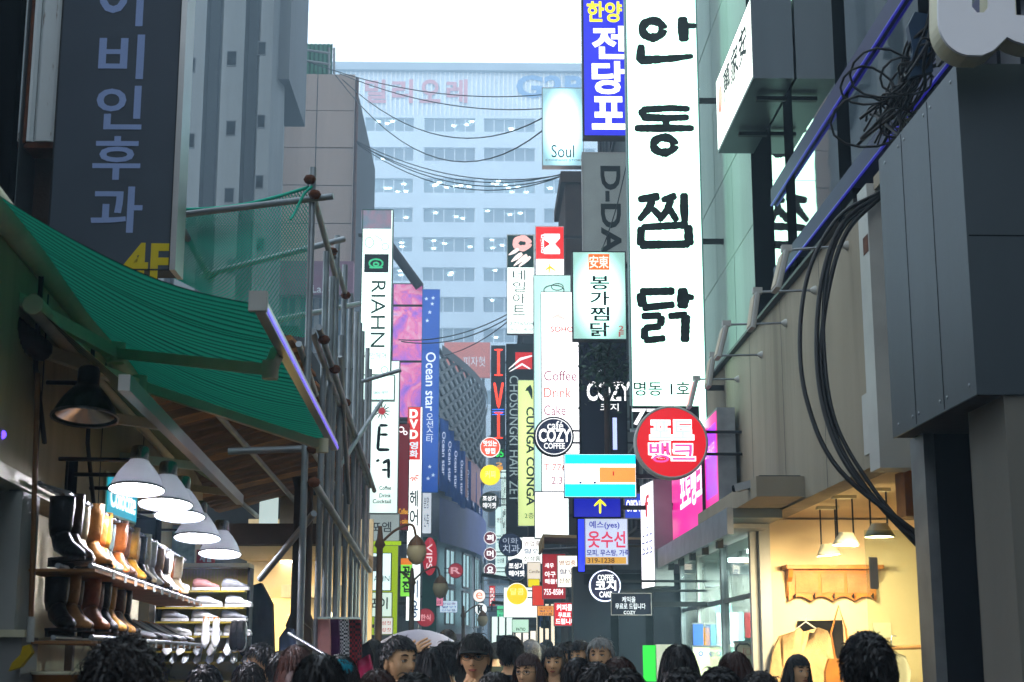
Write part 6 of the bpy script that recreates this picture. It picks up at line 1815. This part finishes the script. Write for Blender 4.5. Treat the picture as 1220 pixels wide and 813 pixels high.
# leafy branch between the cafe signs
mat('leaf', '#1d3a24', .5, 0, .4, 8)
mat('bark', '#33271d', .9, 0, .3, 8, .3)
tr_ = thing('street_tree', 'small dark street tree between the cafe panel and the pale chicken sign', 'tree', (P(722, 430, Y=22.4).x, 22.4, 0))
base = Vector((P(722, 430, Y=22.4).x, 22.4, 0))
tp = P(722, 440, Y=22.4)
MB().tube([base, base + Vector((.03, 0, 2)), tp + Vector((0, 0, -.3)), tp + Vector((.02, 0, .25))], [.07, .06, .04, .015], 8).build('trunk', 'bark', tr_)
for k in range(7):
    g = R.uniform(0, 6.3)
    MB().tube([tp + Vector((0, 0, -.35 + k * .07)), tp + Vector((math.cos(g) * .22, math.sin(g) * .15, -.2 + k * .09)), tp + Vector((math.cos(g) * .36, math.sin(g) * .25, -.12 + k * .1))], [.016, .01, .005], 5).build('branch', 'bark', tr_)
lf = MB()
for k in range(900):
    g, rr = R.uniform(0, 6.3), abs(R.gauss(0, .55))
    c = tp + Vector((math.cos(g) * .38 * min(rr, 1.1), math.sin(g) * .28 * min(rr, 1.1), R.gauss(.05, .24)))
    a = Vector((R.gauss(0, 1), R.gauss(0, 1), R.gauss(0, .6))).normalized()
    s = a.cross(Vector((R.gauss(0, 1), R.gauss(0, 1), R.gauss(0, 1)))).normalized()
    l = R.uniform(.035, .065)
    lf.add([c - a * l, c + s * l * .45, c + a * l, c - s * l * .45], [[0, 1, 2, 3]])
tag(lf.build('crown', 'leaf', tr_), kind='stuff')
# small shop canopies far down on the right
def canopy(rc, Y, m, label, wallx):
    x0, x1, z0, z1 = rect_at(rc, Y)
    o = thing('shop_canopy', label, 'canopy', ((x0 + x1) / 2, Y, z0))
    d = 1.6
    MB().prism([(x0, Y, z0), (x0, Y + d, z0), (wallx, Y + d, z1 + .15), (wallx, Y, z1 + .15)], (0, 0, .05)).build('cloth', m, o)
    MB().box(x0 - .02, x0 + .02, Y, Y + d, z0 - .2, z0 - .002).build('valance', m, o)
    MB().tube([(x0, Y + .1, z0 - .2), (wallx, Y + .1, z0 - .1)], .015, 6).build('arm', 'steel', o)
mat('canopy_tan', '#9c8560', .85, 0, .2, 5)
mat('canopy_green', '#1f3a2e', .8, 0, .2, 5)
canopy((647, 655, 690, 640), 26, 'canopy_tan', 'tan cloth canopy above the red menu sign', 2.9)
canopy((574, 698, 605, 684), 48, 'canopy_green', 'dark green canopy under the three maroon discs', 1.3)
canopy((586, 730, 612, 718), 42, 'canopy_green', 'second dark green canopy close to the crowd', 2.0)
# bright shop fronts far right, above heads
for rc, Y, c, lb in (((640, 720, 662, 800), 33, '#fff0d0', 'bright cream lit shop front beyond the red gift sign'), ((584, 735, 612, 800), 47, '#e8fff4', 'pale lit shop front at the end of the lane'), ((612, 752, 640, 800), 38, '#fff8e8', 'warm lit shop front beneath the pale green sign')):
    x0, x1, z0, z1 = rect_at(rc, Y)
    o = thing('lit_shop_front', lb, 'shop front', ((x0 + x1) / 2, Y, 0))
    MB().box(x0, x1, Y, Y + .3, 0, z1).build('glow_wall', emit(c, 1.2), o)
    for k in range(4): MB().box(x0 + (x1 - x0) * k / 3.2, x0 + (x1 - x0) * k / 3.2 + .05, Y - .06, Y - .005, 0, z1).build('mullion', 'dark_metal', o)
    for k in range(5):
        xx, zz_ = R.uniform(x0, x1 - .3), R.uniform(1.2, z1 - .4)
        MB().box(xx, xx + R.uniform(.15, .3), Y - .04, Y - .02, zz_, zz_ + R.uniform(.1, .35)).build('goods', R.choice(['poster_red', 'poster_blue', 'wood', 'leather_beige', 'coat_a']), o)
for nm, lb, rc, Y, c, s_, wl_ in (('shop_lightbox', 'pale teal lit panel below the slim vertical sign', (590, 604, 603, 690), 53, '#d6f6f0', 1.1, 1.3),
        ('shop_lightbox', 'bright white lit fascia between the navy discs and the red menu sign', (622, 640, 646, 672), 36.5, '#fbfff8', 1.6, 2.95),
        ('shop_lightbox', 'cream lit display box beside the tan canopy', (664, 662, 688, 700), 25.2, '#fff6e4', 1.4, 2.95),
        ('shop_lightbox', 'orange lit strip sign under the tan canopy', (640, 722, 660, 734), 30.5, '#f8a04a', 1.0, 2.95),
        ('shop_lightbox', 'green lit pharmacy board at the end of the lane', (592, 722, 602, 745), 54, '#58e0a0', 1.0, 1.3),
        ('shop_lightbox', 'pink lit board near the white umbrella', (515, 700, 528, 722), 52, '#f08aa8', .9, -2.2),
        ('shop_lightbox', 'pale blue lit fascia on the curved front', (524, 716, 545, 730), 60, '#cfe6ff', 1.0, -2.2)):
    o = simple(nm, lb, rc, Y, emit(c, s_), (), wl_)
    for k in range(3):
        y0 = rc[1] + (rc[3] - rc[1]) * (.15 + .28 * k)
        T(o, ('영업중', '할인', '신상품')[k], (rc[0] + 2, y0, rc[2] - 2, y0 + min(6, (rc[3] - rc[1]) * .2)), Y, ('poster_red', 'poster_blue', 'ink')[k], .01)
# dark doorway beside the cake sign
x0, x1, z0, z1 = rect_at((687, 684, 800, 800), 21.6)
o = thing('dark_shop_front', 'dark glazed cafe front behind the round neon sign', 'shop front', ((x0 + x1) / 2, 21.6, 0))
MB().box(x0, 2.9, 21.6, 21.9, 0, z1).build('wall', 'black', o)
for k in range(3):
    xa = x0 + .1 + k * (2.8 - x0) / 3
    MB().box(xa, xa + (2.7 - x0) / 3 - .08, 21.57, 21.6, .3, z1 - .15).build('pane', 'clad_dark', o)
MB().box(x0 - .05, x0 + .1, 21.5, 21.95, 0, z1 + .1).build('corner_post', 'clad_dark', o)

# ================================================================== PEOPLE
mat('skin', '#e6b688', .5, 0, .06, 12, .05, 90)
mat('lips', '#a05a4a', .45, 0, .05, 12)
mat('eye_white', '#cfc7bd', .3, 0, .02, 12)
mat('eye_dark', '#120c0a', .25, 0, .02, 12)
for k, c in {'hair_black': '#0c0a0a', 'hair_dark': '#17100c', 'hair_brown': '#33190f', 'hair_grey': '#8c8c88'}.items(): mat(k, c, .42, 0, .5, 60, spec=.35)
for k, c in {'jacket_grey': '#74787c', 'jacket_navy': '#18262e', 'jacket_black': '#101114', 'shirt_white': '#b8bcc4', 'jacket_olive': '#3b3a26', 'shirt_maroon': '#4a1720', 'shirt_cream': '#b4a68c', 'jacket_blue': '#20304c', 'jeans': '#1e2838', 'trousers': '#17171a', 'shoe_dark': '#0e0c0b', 'cap_dark': '#1d201c', 'cap_grey': '#7c8088', 'teal_hat': '#117a8c'}.items(): mat(k, c, .85, 0, .2, 10, .15, 60)
HC = Vector((0, 0, 1.61))
HA, HB, HCz = .074, .094, .117
def headpt(th, ph):
    """th from the crown down, ph around; face looks to -y"""
    st = math.sin(th) ** .78 if th < math.pi / 2 else math.sin(th)
    x, y, z = st * math.sin(ph), -st * math.cos(ph), math.cos(th)
    X, Y, Z = x * HA, y * HB, z * HCz
    if z < .1:
        k = min(1, (.1 - z) / 1.1)
        X *= 1 - .30 * k ** 1.3
        if y < 0: Y *= 1 - .06 * k
        else: Y *= 1 - .38 * k
    if y < 0:
        Y *= .95
        f = lambda cx, cz, sx, sz: math.exp(-((abs(X) - cx) / sx) ** 2 - ((Z - cz) / sz) ** 2)
        Y -= .021 * f(0, -.030, .012, .014) + .010 * f(0, -.006, .010, .022)
        Y += .008 * f(.031, .006, .017, .012) - .004 * f(.028, .028, .024, .008)
        Y -= .006 * f(0, -.064, .022, .012) + .008 * f(0, -.1, .02, .016) + .003 * f(.042, -.03, .018, .022)
    return Vector((X, Y, Z))
def scalp(v, front, side, back):
    y = v.y / HB
    z = v.z / HCz
    lim = front if y < -.45 else (side if y < .1 else back)
    if -.45 <= y < -.1: lim = side + (front - side) * ((-.1 - y) / .35)
    if .1 <= y < .5: lim = side + (back - side) * ((y - .1) / .4)
    return z > lim
BODY = {}
def make_body(pose):
    v, e, r, reg = [], [], [], []
    def j(p, rad_, par, g):
        v.append(p); r.append(rad_); reg.append(g)
        if par is not None: e.append((par, len(v) - 1))
        return len(v) - 1
    pel = j((0, 0, .95), (.155, .11), None, 2)
    sp1 = j((0, .0, 1.10), (.145, .10), pel, 1)
    ch = j((0, .0, 1.26), (.165, .115), sp1, 1)
    uc_ = j((0, .01, 1.385), (.12, .09), ch, 1)
    nb_ = j((0, .012, 1.45), (.062, .062), uc_, 1)
    nk = j((0, .005, 1.505), (.052, .055), nb_, 0)
    j((0, -.0, 1.565), (.05, .055), nk, 0)
    for s in (-1, 1):
        sh_ = j((s * .155, .01, 1.385), (.07, .07), uc_, 1)
        up = pose == 'chin' and s == -1
        hd = pose == 'head' and s == 1
        if up: pts_ = [(s * .23, -.10, 1.16), (s * .06, -.17, 1.36), (s * .03, -.165, 1.43)]
        elif hd: pts_ = [(s * .30, .02, 1.52), (s * .14, .03, 1.70), (s * .07, .02, 1.735)]
        else: pts_ = [(s * .215, .03, 1.13), (s * .225, -.04, .90), (s * .22, -.06, .83)]
        el = j(pts_[0], (.048, .048), sh_, 1)
        wr = j(pts_[1], (.032, .032), el, 1)
        d = (Vector(pts_[2]) - Vector(pts_[1])).normalized()
        pm = j(tuple(Vector(pts_[1]) + d * .05), (.032, .022), wr, 0)
        side = Vector((1, 0, 0)) if not (up or hd) else d.cross(Vector((0, 1, 0))).normalized()
        if not (up or hd): side = Vector((0, 1, 0))
        curl = Vector((0, 0, 0)) if not up else Vector((.35, .25, 0))
        for q in range(4):
            b0_ = Vector(pts_[1]) + d * .085 + side * (q - 1.5) * .019
            k1 = j(tuple(b0_), (.0095, .0095), pm, 0)
            L = (.07, .08, .076, .06)[q]
            k2 = j(tuple(b0_ + d * L * .5 + curl * .01), (.009, .009), k1, 0)
            j(tuple(b0_ + (d + curl).normalized() * L), (.008, .008), k2, 0)
        tb_ = Vector(pts_[1]) + d * .035 + side * -.034
        k1 = j(tuple(tb_), (.012, .012), pm, 0)
        j(tuple(tb_ + d * .045 - side * .018), (.009, .009), k1, 0)
        hp = j((s * .09, 0, .88), (.095, .1), pel, 2)
        kn = j((s * .10, -.015, .49), (.062, .065), hp, 2)
        an = j((s * .10, .02, .09), (.045, .045), kn, 2)
        to = j((s * .105, -.06, .045), (.045, .035), an, 3)
        j((s * .11, -.14, .035), (.04, .028), to, 3)
    me = bpy.data.meshes.new('skeleton')
    me.from_pydata([Vector(p) for p in v], e, [])
    o = bpy.data.objects.new('skeleton', me)
    COL.objects.link(o)
    md = o.modifiers.new('Skin', 'SKIN')
    md.use_smooth_shade = True
    md.branch_smoothing = .4
    if not me.skin_vertices: me.attributes.new('skin', 'SKIN', 'POINT')
    for i, sv in enumerate(me.skin_vertices[0].data):
        sv.radius = r[i]
        sv.use_root = (i == 0)
    sb = o.modifiers.new('Sub', 'SUBSURF')
    sb.levels = 1; sb.render_levels = 1
    dg = bpy.context.evaluated_depsgraph_get()
    em = o.evaluated_get(dg).to_mesh()
    vs = [Vector(x.co) for x in em.vertices]
    fs = [list(p.vertices) for p in em.polygons]
    o.evaluated_get(dg).to_mesh_clear()
    bpy.data.objects.remove(o)
    segs = [(Vector(v[a]), Vector(v[b]), reg[b]) for a, b in e]
    def region(p):
        best, g = 9, 0
        for a, b, gg in segs:
            t = max(0, min(1, (p - a).dot(b - a) / max((b - a).length_squared, 1e-9)))
            d_ = (p - a - (b - a) * t).length
            if d_ < best: best, g = d_, gg
        return g
    mb = MB()
    rg = [region(p) for p in vs]
    mb.add(vs, [], 0)
    for f in fs:
        mb.f.append(f); mb.mi.append(max(set(rg[i] for i in f), key=[rg[i] for i in f].count)); mb.sm.append(True)
    # head with face, ears, brows, eyes and lips in the same mesh
    NT, NP = 40, 48
    hv = [HC + headpt(math.pi * i / NT, 2 * math.pi * k / NP) for i in range(NT + 1) for k in range(NP)]
    mb.add(hv, [[i * NP + k, (i + 1) * NP + k, (i + 1) * NP + (k + 1) % NP, i * NP + (k + 1) % NP] for i in range(NT) for k in range(NP)], 0, True)
    for s in (-1, 1):
        mb.ball(HC + Vector((s * .073, .012, -.008)), .032, 10, 0, (.28, .6, 1))
        ey = HC + Vector((s * .031, -.0775, .004))
        mb.ball(ey, .0125, 10, 5, (1.15, .6, .5))
        mb.ball(ey + Vector((0, -.0035, 0)), .0062, 8, 6, (1, .8, .9))
        mb.tube([HC + Vector((s * .015, -.0885, .029)), HC + Vector((s * .031, -.0875, .034)), HC + Vector((s * .048, -.074, .031))], [.003, .0042, .002], 6, 6)
        mb.tube([HC + Vector((s * .016, -.0845, .008)), HC + Vector((s * .031, -.0865, .0115)), HC + Vector((s * .047, -.076, .006))], [.0016, .0024, .0016], 5, 6)
        mb.ball(HC + Vector((s * .008, -.103, -.040)), .0045, 6, 6, (1, .8, .5))
    mb.tube([HC + Vector((x, -.0935 + abs(x) * .28, -.0605 - .0012 * (1 if abs(x) > .01 else 0))) for x in (-.024, -.012, 0, .012, .024)], [.001, .0038, .0034, .0038, .001], 6, 4)
    mb.tube([HC + Vector((x, -.0935 + abs(x) * .28, -.068 + abs(x) * .12)) for x in (-.021, -.01, 0, .01, .021)], [.001, .0044, .005, .0044, .001], 6, 4)
    me = mb.mesh('body', ['skin', 'jacket_grey', 'jeans', 'shoe_dark', 'lips', 'eye_white', 'eye_dark'])
    BODY[pose] = me
    return me
for p_ in ('stand', 'chin', 'head'): make_body(p_)
HAIR = {}
def hair_mesh(style, color, seed=0):
    k = (style, color, seed)
    if k in HAIR: return HAIR[k]
    rg = random.Random(len(HAIR) + 11)
    par = {'short': (.50, .08, -.55, .045, 2200, 1.13), 'crop': (.54, .22, -.5, .024, 2400, 1.09), 'long': (.46, -.6, -.8, .42, 1800, 1.15), 'bob': (.46, -.5, -.8, .2, 1800, 1.17), 'bun': (.45, -.1, -.6, .1, 1500, 1.10), 'curly': (.35, -.5, -.8, .09, 2600, 1.22), 'grey': (.58, .05, -.55, .04, 1500, 1.12)}[style]
    fr, sd, bk_, L, N, vol = par
    b = MB()
    NT, NP = 24, 32
    g = {}
    pts_ = {}
    for i in range(NT + 1):
        for q in range(NP): pts_[i, q] = headpt(math.pi * i / NT, 2 * math.pi * q / NP)
    def shell(v):
        k_ = (vol - 1) * .75 + .012 * math.sin(v.x * 190 + v.y * 90) * math.sin(v.z * 60 + v.y * 140)
        return HC + Vector((v.x * (1 + k_ * 1.7), v.y * (1 + k_ * 1.25), v.z * (1 + k_ * .6)))
    vs = [shell(pts_[i, q]) for i in range(NT + 1) for q in range(NP)]
    fs = []
    for i in range(NT):
        for q in range(NP):
            c = (pts_[i, q] + pts_[i + 1, q] + pts_[i, (q + 1) % NP]) / 3
            if scalp(c, fr, sd, bk_): fs.append([i * NP + q, (i + 1) * NP + q, (i + 1) * NP + (q + 1) % NP, i * NP + (q + 1) % NP])
    b.add(vs, fs, 0, True)
    if style in ('long', 'bob'):
        zb_ = 1.30 if style == 'long' else 1.46
        ring0 = [(.078, .0), (.08, .05), (.055, .09), (0, .105), (-.055, .09), (-.08, .05), (-.078, .0)]
        n0 = len(ring0)
        vv = []
        for kz in range(5):
            t = kz / 4
            z = 1.60 + (zb_ - 1.60) * t
            f = 1.05 + .12 * math.sin(t * 2.2)
            for x, y in ring0: vv.append((x * f, y * f + .01 + .02 * t, z))
        b.add(vv, [[a * n0 + q, a * n0 + q + 1, (a + 1) * n0 + q + 1, (a + 1) * n0 + q] for a in range(4) for q in range(n0 - 1)], 0, True)
    made = 0
    while made < N:
        th, ph = math.acos(rg.uniform(-.85, 1)), rg.uniform(0, 2 * math.pi)
        v = headpt(th, ph)
        if not scalp(v, fr, sd, bk_): continue
        made += 1
        k_ = .015 + (vol - 1) * rg.uniform(.6, 1.05)
        p = Vector((v.x * (1 + k_ * 1.7), v.y * (1 + k_ * 1.25), v.z * (1 + k_ * .6)))
        nrm_ = Vector((v.x / HA ** 2, v.y / HB ** 2, v.z / HCz ** 2)).normalized()
        crown = Vector((0, .45, .9)).normalized()
        d = (v.normalized() - crown * 0.9)
        d = d - nrm_ * d.dot(nrm_) + Vector((0, 0, -.25)) - nrm_ * 0
        if style in ('short', 'crop', 'grey'): d += Vector((rg.gauss(0, .25), -.1 + rg.gauss(0, .25), rg.gauss(0, .25)))
        d.normalize()
        ln = L * rg.uniform(.7, 1.2)
        if style in ('long', 'bob', 'curly') and v.y < -.35 * HB and v.z > .2 * HCz: ln = min(ln, rg.uniform(.02, .035))
        elif style in ('long', 'bob', 'curly') and v.y < .3 * HB and abs(v.x) < .72 * HA and v.z > 0: ln = min(ln, rg.uniform(.03, .06))
        elif style in ('long', 'bob') and d.y < 0: d.y *= .15; d.normalize()
        steps = 6 if style in ('long', 'bob', 'curly') else 4
        path = [p]
        for s_ in range(steps):
            p = p + d * ln / steps
            if style == 'curly': p = p + Vector((rg.gauss(0, .008), rg.gauss(0, .008), rg.gauss(0, .008)))
            q = Vector((p.x / HA / (1 + (vol - 1) * .9), p.y / HB, p.z / HCz))
            if p.z > -.06 and q.length < 1.06 + (vol - 1) * .4:
                p = p * ((1.06 + (vol - 1) * .5) / max(q.length, .2))
            elif p.z <= -.06:
                rr = math.hypot(p.x, p.y)
                if rr < .075: p.x *= .085 / max(rr, .02); p.y *= .085 / max(rr, .02)
            path.append(p)
            d = (d + Vector((0, 0, -.5 if style != 'crop' else -.15)) + Vector((rg.gauss(0, .1), rg.gauss(0, .1), 0)) * (3 if style == 'curly' else 1)).normalized()
        w_ = rg.uniform(.0022, .005)
        tw = rg.uniform(-1.0, 1.0)
        vv = []
        for i, p in enumerate(path):
            t = path[min(i + 1, len(path) - 1)] - path[max(i - 1, 0)]
            o_ = Vector((p.x, p.y, max(p.z, 0)))
            s2 = t.cross(o_)
            s2 = s2.normalized() if s2.length > 1e-7 else Vector((1, 0, 0))
            s2 = (s2 * math.cos(tw) + o_.normalized() * math.sin(tw)).normalized()
            ww = w_ * (1 - .75 * i / (len(path) - 1))
            vv += [HC + p - s2 * ww, HC + p + s2 * ww]
        b.add(vv, [[2 * i, 2 * i + 1, 2 * i + 3, 2 * i + 2] for i in range(len(path) - 1)], 0, True)
    HAIR[k] = b.mesh('hair', color)
    return HAIR[k]
def cap_mesh(brim=True):
    b = MB()
    NT, NP = 10, 28
    vs = [HC + Vector((headpt(math.pi * .5 * i / NT * 1.04, 2 * math.pi * q / NP).x * 1.2, headpt(math.pi * .5 * i / NT * 1.04, 2 * math.pi * q / NP).y * 1.15, headpt(math.pi * .5 * i / NT * 1.04, 2 * math.pi * q / NP).z * .80 + .030)) for i in range(NT + 1) for q in range(NP)]
    b.add(vs, [[i * NP + q, (i + 1) * NP + q, (i + 1) * NP + (q + 1) % NP, i * NP + (q + 1) % NP] for i in range(NT) for q in range(NP)], 0, True)
    n = 12
    t, u = [], []
    for i in range(n + 1):
        a = math.pi * (.12 + .76 * i / n)
        x = -math.cos(a)
        t.append(HC + Vector((x * .078, -math.sin(a) * .092, .034)))
        u.append(HC + Vector((x * .082, -math.sin(a) * .155 - .01, .024 - .012 * x * x)))
    b.add(t + u, [[i, i + 1, n + 2 + i, n + 1 + i] for i in range(n)], 0, True)
    b.add([p + Vector((0, 0, .006)) for p in t + u], [[n + 1 + i, n + 2 + i, i + 1, i] for i in range(n)], 0, True)
    return b
def glasses_mesh():
    b = MB()
    for s in (-1, 1):
        c = HC + Vector((s * .033, -.097, .003))
        pts_ = [c + Vector((math.cos(g * math.pi / 8) * .026, .006 * abs(math.cos(g * math.pi / 8)), math.sin(g * math.pi / 8) * .0155)) for g in range(17)]
        b.tube(pts_, .0016, 5)
        b.tube([c + Vector((s * .026, .006, .004)), HC + Vector((s * .077, -.02, .006)), HC + Vector((s * .078, .012, .0))], .0016, 5)
    b.tube([HC + Vector((-.008, -.099, .006)), HC + Vector((.008, -.099, .006))], .0015, 5)
    return b
CAPM, GLM = cap_mesh(), glasses_mesh()
CAPS, GLS = {}, None
def person(px_, ytop, Y, face, style, hcol, top, label, pose='stand', low='jeans', cap=None, glasses_=False, skin=None, group=None, wid=1.0, seed=0):
    t = P(px_, ytop, Y=Y)
    sc = t.z / 1.745
    o = thing('person', label, 'person', (t.x, Y, .006), rad(face), group)
    o.scale = (sc * wid, sc * wid, sc)
    b = bpy.data.objects.new('body', BODY[pose])
    COL.objects.link(b)
    b.parent = o
    for i, m in ((0, skin), (1, top), (2, low)):
        if m:
            b.material_slots[i].link = 'OBJECT'
            b.material_slots[i].material = MATS[m]
    h = bpy.data.objects.new('hair', hair_mesh(style, hcol, seed))
    COL.objects.link(h)
    h.parent = o
    if cap:
        if cap not in CAPS: CAPS[cap] = CAPM.mesh('cap', cap)
        c = bpy.data.objects.new('cap', CAPS[cap]); COL.objects.link(c); c.parent = o
    if glasses_:
        global GLS
        if GLS is None: GLS = GLM.mesh('glasses', 'dark_metal')
        c = bpy.data.objects.new('glasses', GLS); COL.objects.link(c); c.parent = o
    return o
B = 'person with black hair seen from behind in the thick of the crowd'
G = 'crowd seen from behind'
person(147, 762, 4.3, 180, 'curly', 'hair_dark', 'jacket_black', 'person with big curly dark hair in front of the shoe display', wid=1.0)
person(245, 792, 7.4, 172, 'short', 'hair_black', 'jacket_black', 'person with sleek black hair walking past the yellow sneaker stand')
person(297, 789, 8.0, 185, 'short', 'hair_black', 'jacket_navy', 'person with black hair passing the coats beside the sneaker stand', seed=1)
person(311, 766, 10.3, -70, 'short', 'hair_black', 'jacket_black', 'person in black looking sideways at the sneaker stand')
person(334, 776, 10.0, 200, 'short', 'hair_dark', 'jacket_grey', 'person in grey jacket in front of the lit shop door')
person(353, 769, 8.4, 175, 'bob', 'hair_brown', 'shirt_maroon', 'person with brown bobbed hair below the carved column')
person(404, 781, 6.6, 180, 'bob', 'hair_dark', 'jacket_black', 'person wearing a bright teal cap beside the scarf rail', cap='teal_hat')
person(381, 779, 4.9, 190, 'long', 'hair_black', 'jacket_black', 'person with long black hair in front of the hanging scarves')
person(476, 757, 7.6, 42, 'crop', 'hair_black', 'jacket_black', 'young man with cropped black hair glancing aside with a faint smile', seed=2)
person(494, 802, 5.4, 180, 'short', 'hair_black', 'jacket_black', B, group=G)
person(513, 771, 9.3, 178, 'long', 'hair_black', 'jacket_navy', 'person with long dark hair resting one hand on the head', 'head')
person(533, 764, 10.5, 185, 'short', 'hair_black', 'shirt_white', 'person in a white shirt between the cap wearer and the raised hand')
person(566, 755, 8.4, -8, 'short', 'hair_black', 'jacket_grey', 'man in dark cap and glasses with his hand at his mouth', 'chin', 'trousers', 'cap_dark', True)
person(608, 757, 12.3, 192, 'short', 'hair_black', 'jacket_navy', 'man in a dark teal jacket walking away past the cap wearer', wid=1.1)
person(632, 762, 15.0, 210, 'short', 'hair_grey', 'jacket_grey', 'person in a pale grey cap walking away', cap='cap_grey')
person(629, 778, 9.6, -28, 'long', 'hair_brown', 'shirt_cream', 'woman with brown hair, fringe and thin glasses', glasses_=True)
person(660, 770, 11.8, -10, 'long', 'hair_black', 'shirt_cream', 'smiling woman with straight black fringe facing the street')
person(676, 765, 13.2, -60, 'short', 'hair_black', 'jacket_black', 'man in profile behind the smiling woman')
person(691, 763, 13.0, -35, 'bob', 'hair_black', 'jacket_black', 'woman with black bobbed hair next to the grey haired man')
person(688, 783, 8.0, 150, 'bun', 'hair_black', 'jacket_black', 'person with black hair held by a shiny clip')
person(715, 759, 10.8, -18, 'grey', 'hair_grey', 'jacket_black', 'elderly man with grey hair in front of the dark cafe front')
person(737, 783, 7.0, 165, 'long', 'hair_brown', 'jacket_black', 'person with reddish brown hair in front of the elderly man', seed=1)
person(745, 797, 5.9, 180, 'short', 'hair_black', 'jacket_black', B, group=G)
person(709, 789, 6.6, 190, 'short', 'hair_dark', 'jacket_navy', 'person in dark teal seen from behind, beside the shiny hair clip')
person(808, 768, 7.8, 176, 'bob', 'hair_black', 'jacket_black', 'person with smooth black bob in front of the photo shop window', seed=2)
person(815, 796, 6.0, 180, 'short', 'hair_black', 'jacket_black', B, group=G)
person(857, 795, 5.6, 184, 'short', 'hair_black', 'jacket_black', B, group=G)
person(875, 777, 7.9, 170, 'bob', 'hair_brown', 'jacket_black', 'person with brown bobbed hair in front of the price board', seed=3)
person(950, 780, 11.0, 25, 'long', 'hair_black', 'shirt_cream', 'woman with black fringe facing out below the tan sweater', seed=2)
person(1032, 752, 4.65, 178, 'crop', 'hair_black', 'jacket_black', 'man with short black crop seen from behind before the clothes shop')
person(905, 800, 6.2, 178, 'short', 'hair_dark', 'jacket_olive', 'person in an olive jacket in front of the tan sweater')
person(450, 798, 6.3, 176, 'bob', 'hair_brown', 'jacket_navy', 'person with brown bob close to the cropped haired man', seed=5)
person(590, 801, 6.0, 182, 'long', 'hair_dark', 'jacket_olive', 'person in olive with long hair close to the cap wearer', seed=6)
far_ = [(520, 757, 15.5, 180), (533, 750, 17, 175), (547, 763, 14, 190), (590, 765, 20, 180), (600, 763, 24, 170), (645, 768, 18, 185), (652, 762, 26, 180), (622, 770, 19, 175), (582, 768, 28, 180), (445, 762, 14, 180), (459, 766, 13, 190), (432, 770, 12, 170), (668, 766, 20, 180), (638, 764, 30, 0), (615, 762, 34, 10), (574, 766, 36, 0), (703, 768, 15, 170), (505, 760, 22, 180), (486, 764, 20, 180)]
for i, (x, y, Y, f) in enumerate(far_):
    person(x, y, Y, f, ('short', 'bob', 'long', 'crop')[i % 4], ('hair_black', 'hair_dark')[i % 2], ('jacket_black', 'jacket_navy', 'jacket_grey', 'jacket_olive', 'shirt_maroon', 'jacket_blue')[i % 6], 'small far pedestrian in %s down the crowded lane' % ('black', 'dark teal', 'a grey jacket', 'an olive jacket', 'a maroon top', 'a blue jacket')[i % 6], group='far pedestrians in the lane')
# ================================================================== haze
def haze(dens):
    m = bpy.data.materials.new('haze_air')
    m.use_nodes = True
    n, l = m.node_tree.nodes, m.node_tree.links
    n.remove(n['Principled BSDF'])
    pv = n.new('ShaderNodeVolumePrincipled')
    pv.inputs['Color'].default_value = (.56, .80, 1.0, 1)
    pv.inputs['Density'].default_value = dens
    pv.inputs['Anisotropy'].default_value = .2
    l.new(pv.outputs[0], n['Material Output'].inputs['Volume'])
    o = MB().box(-70, 70, -48, 215, -1, 66).build('haze', m)
    tag(o, 'thin bluish evening haze filling the street', 'haze', kind='stuff')
haze(0.0048)
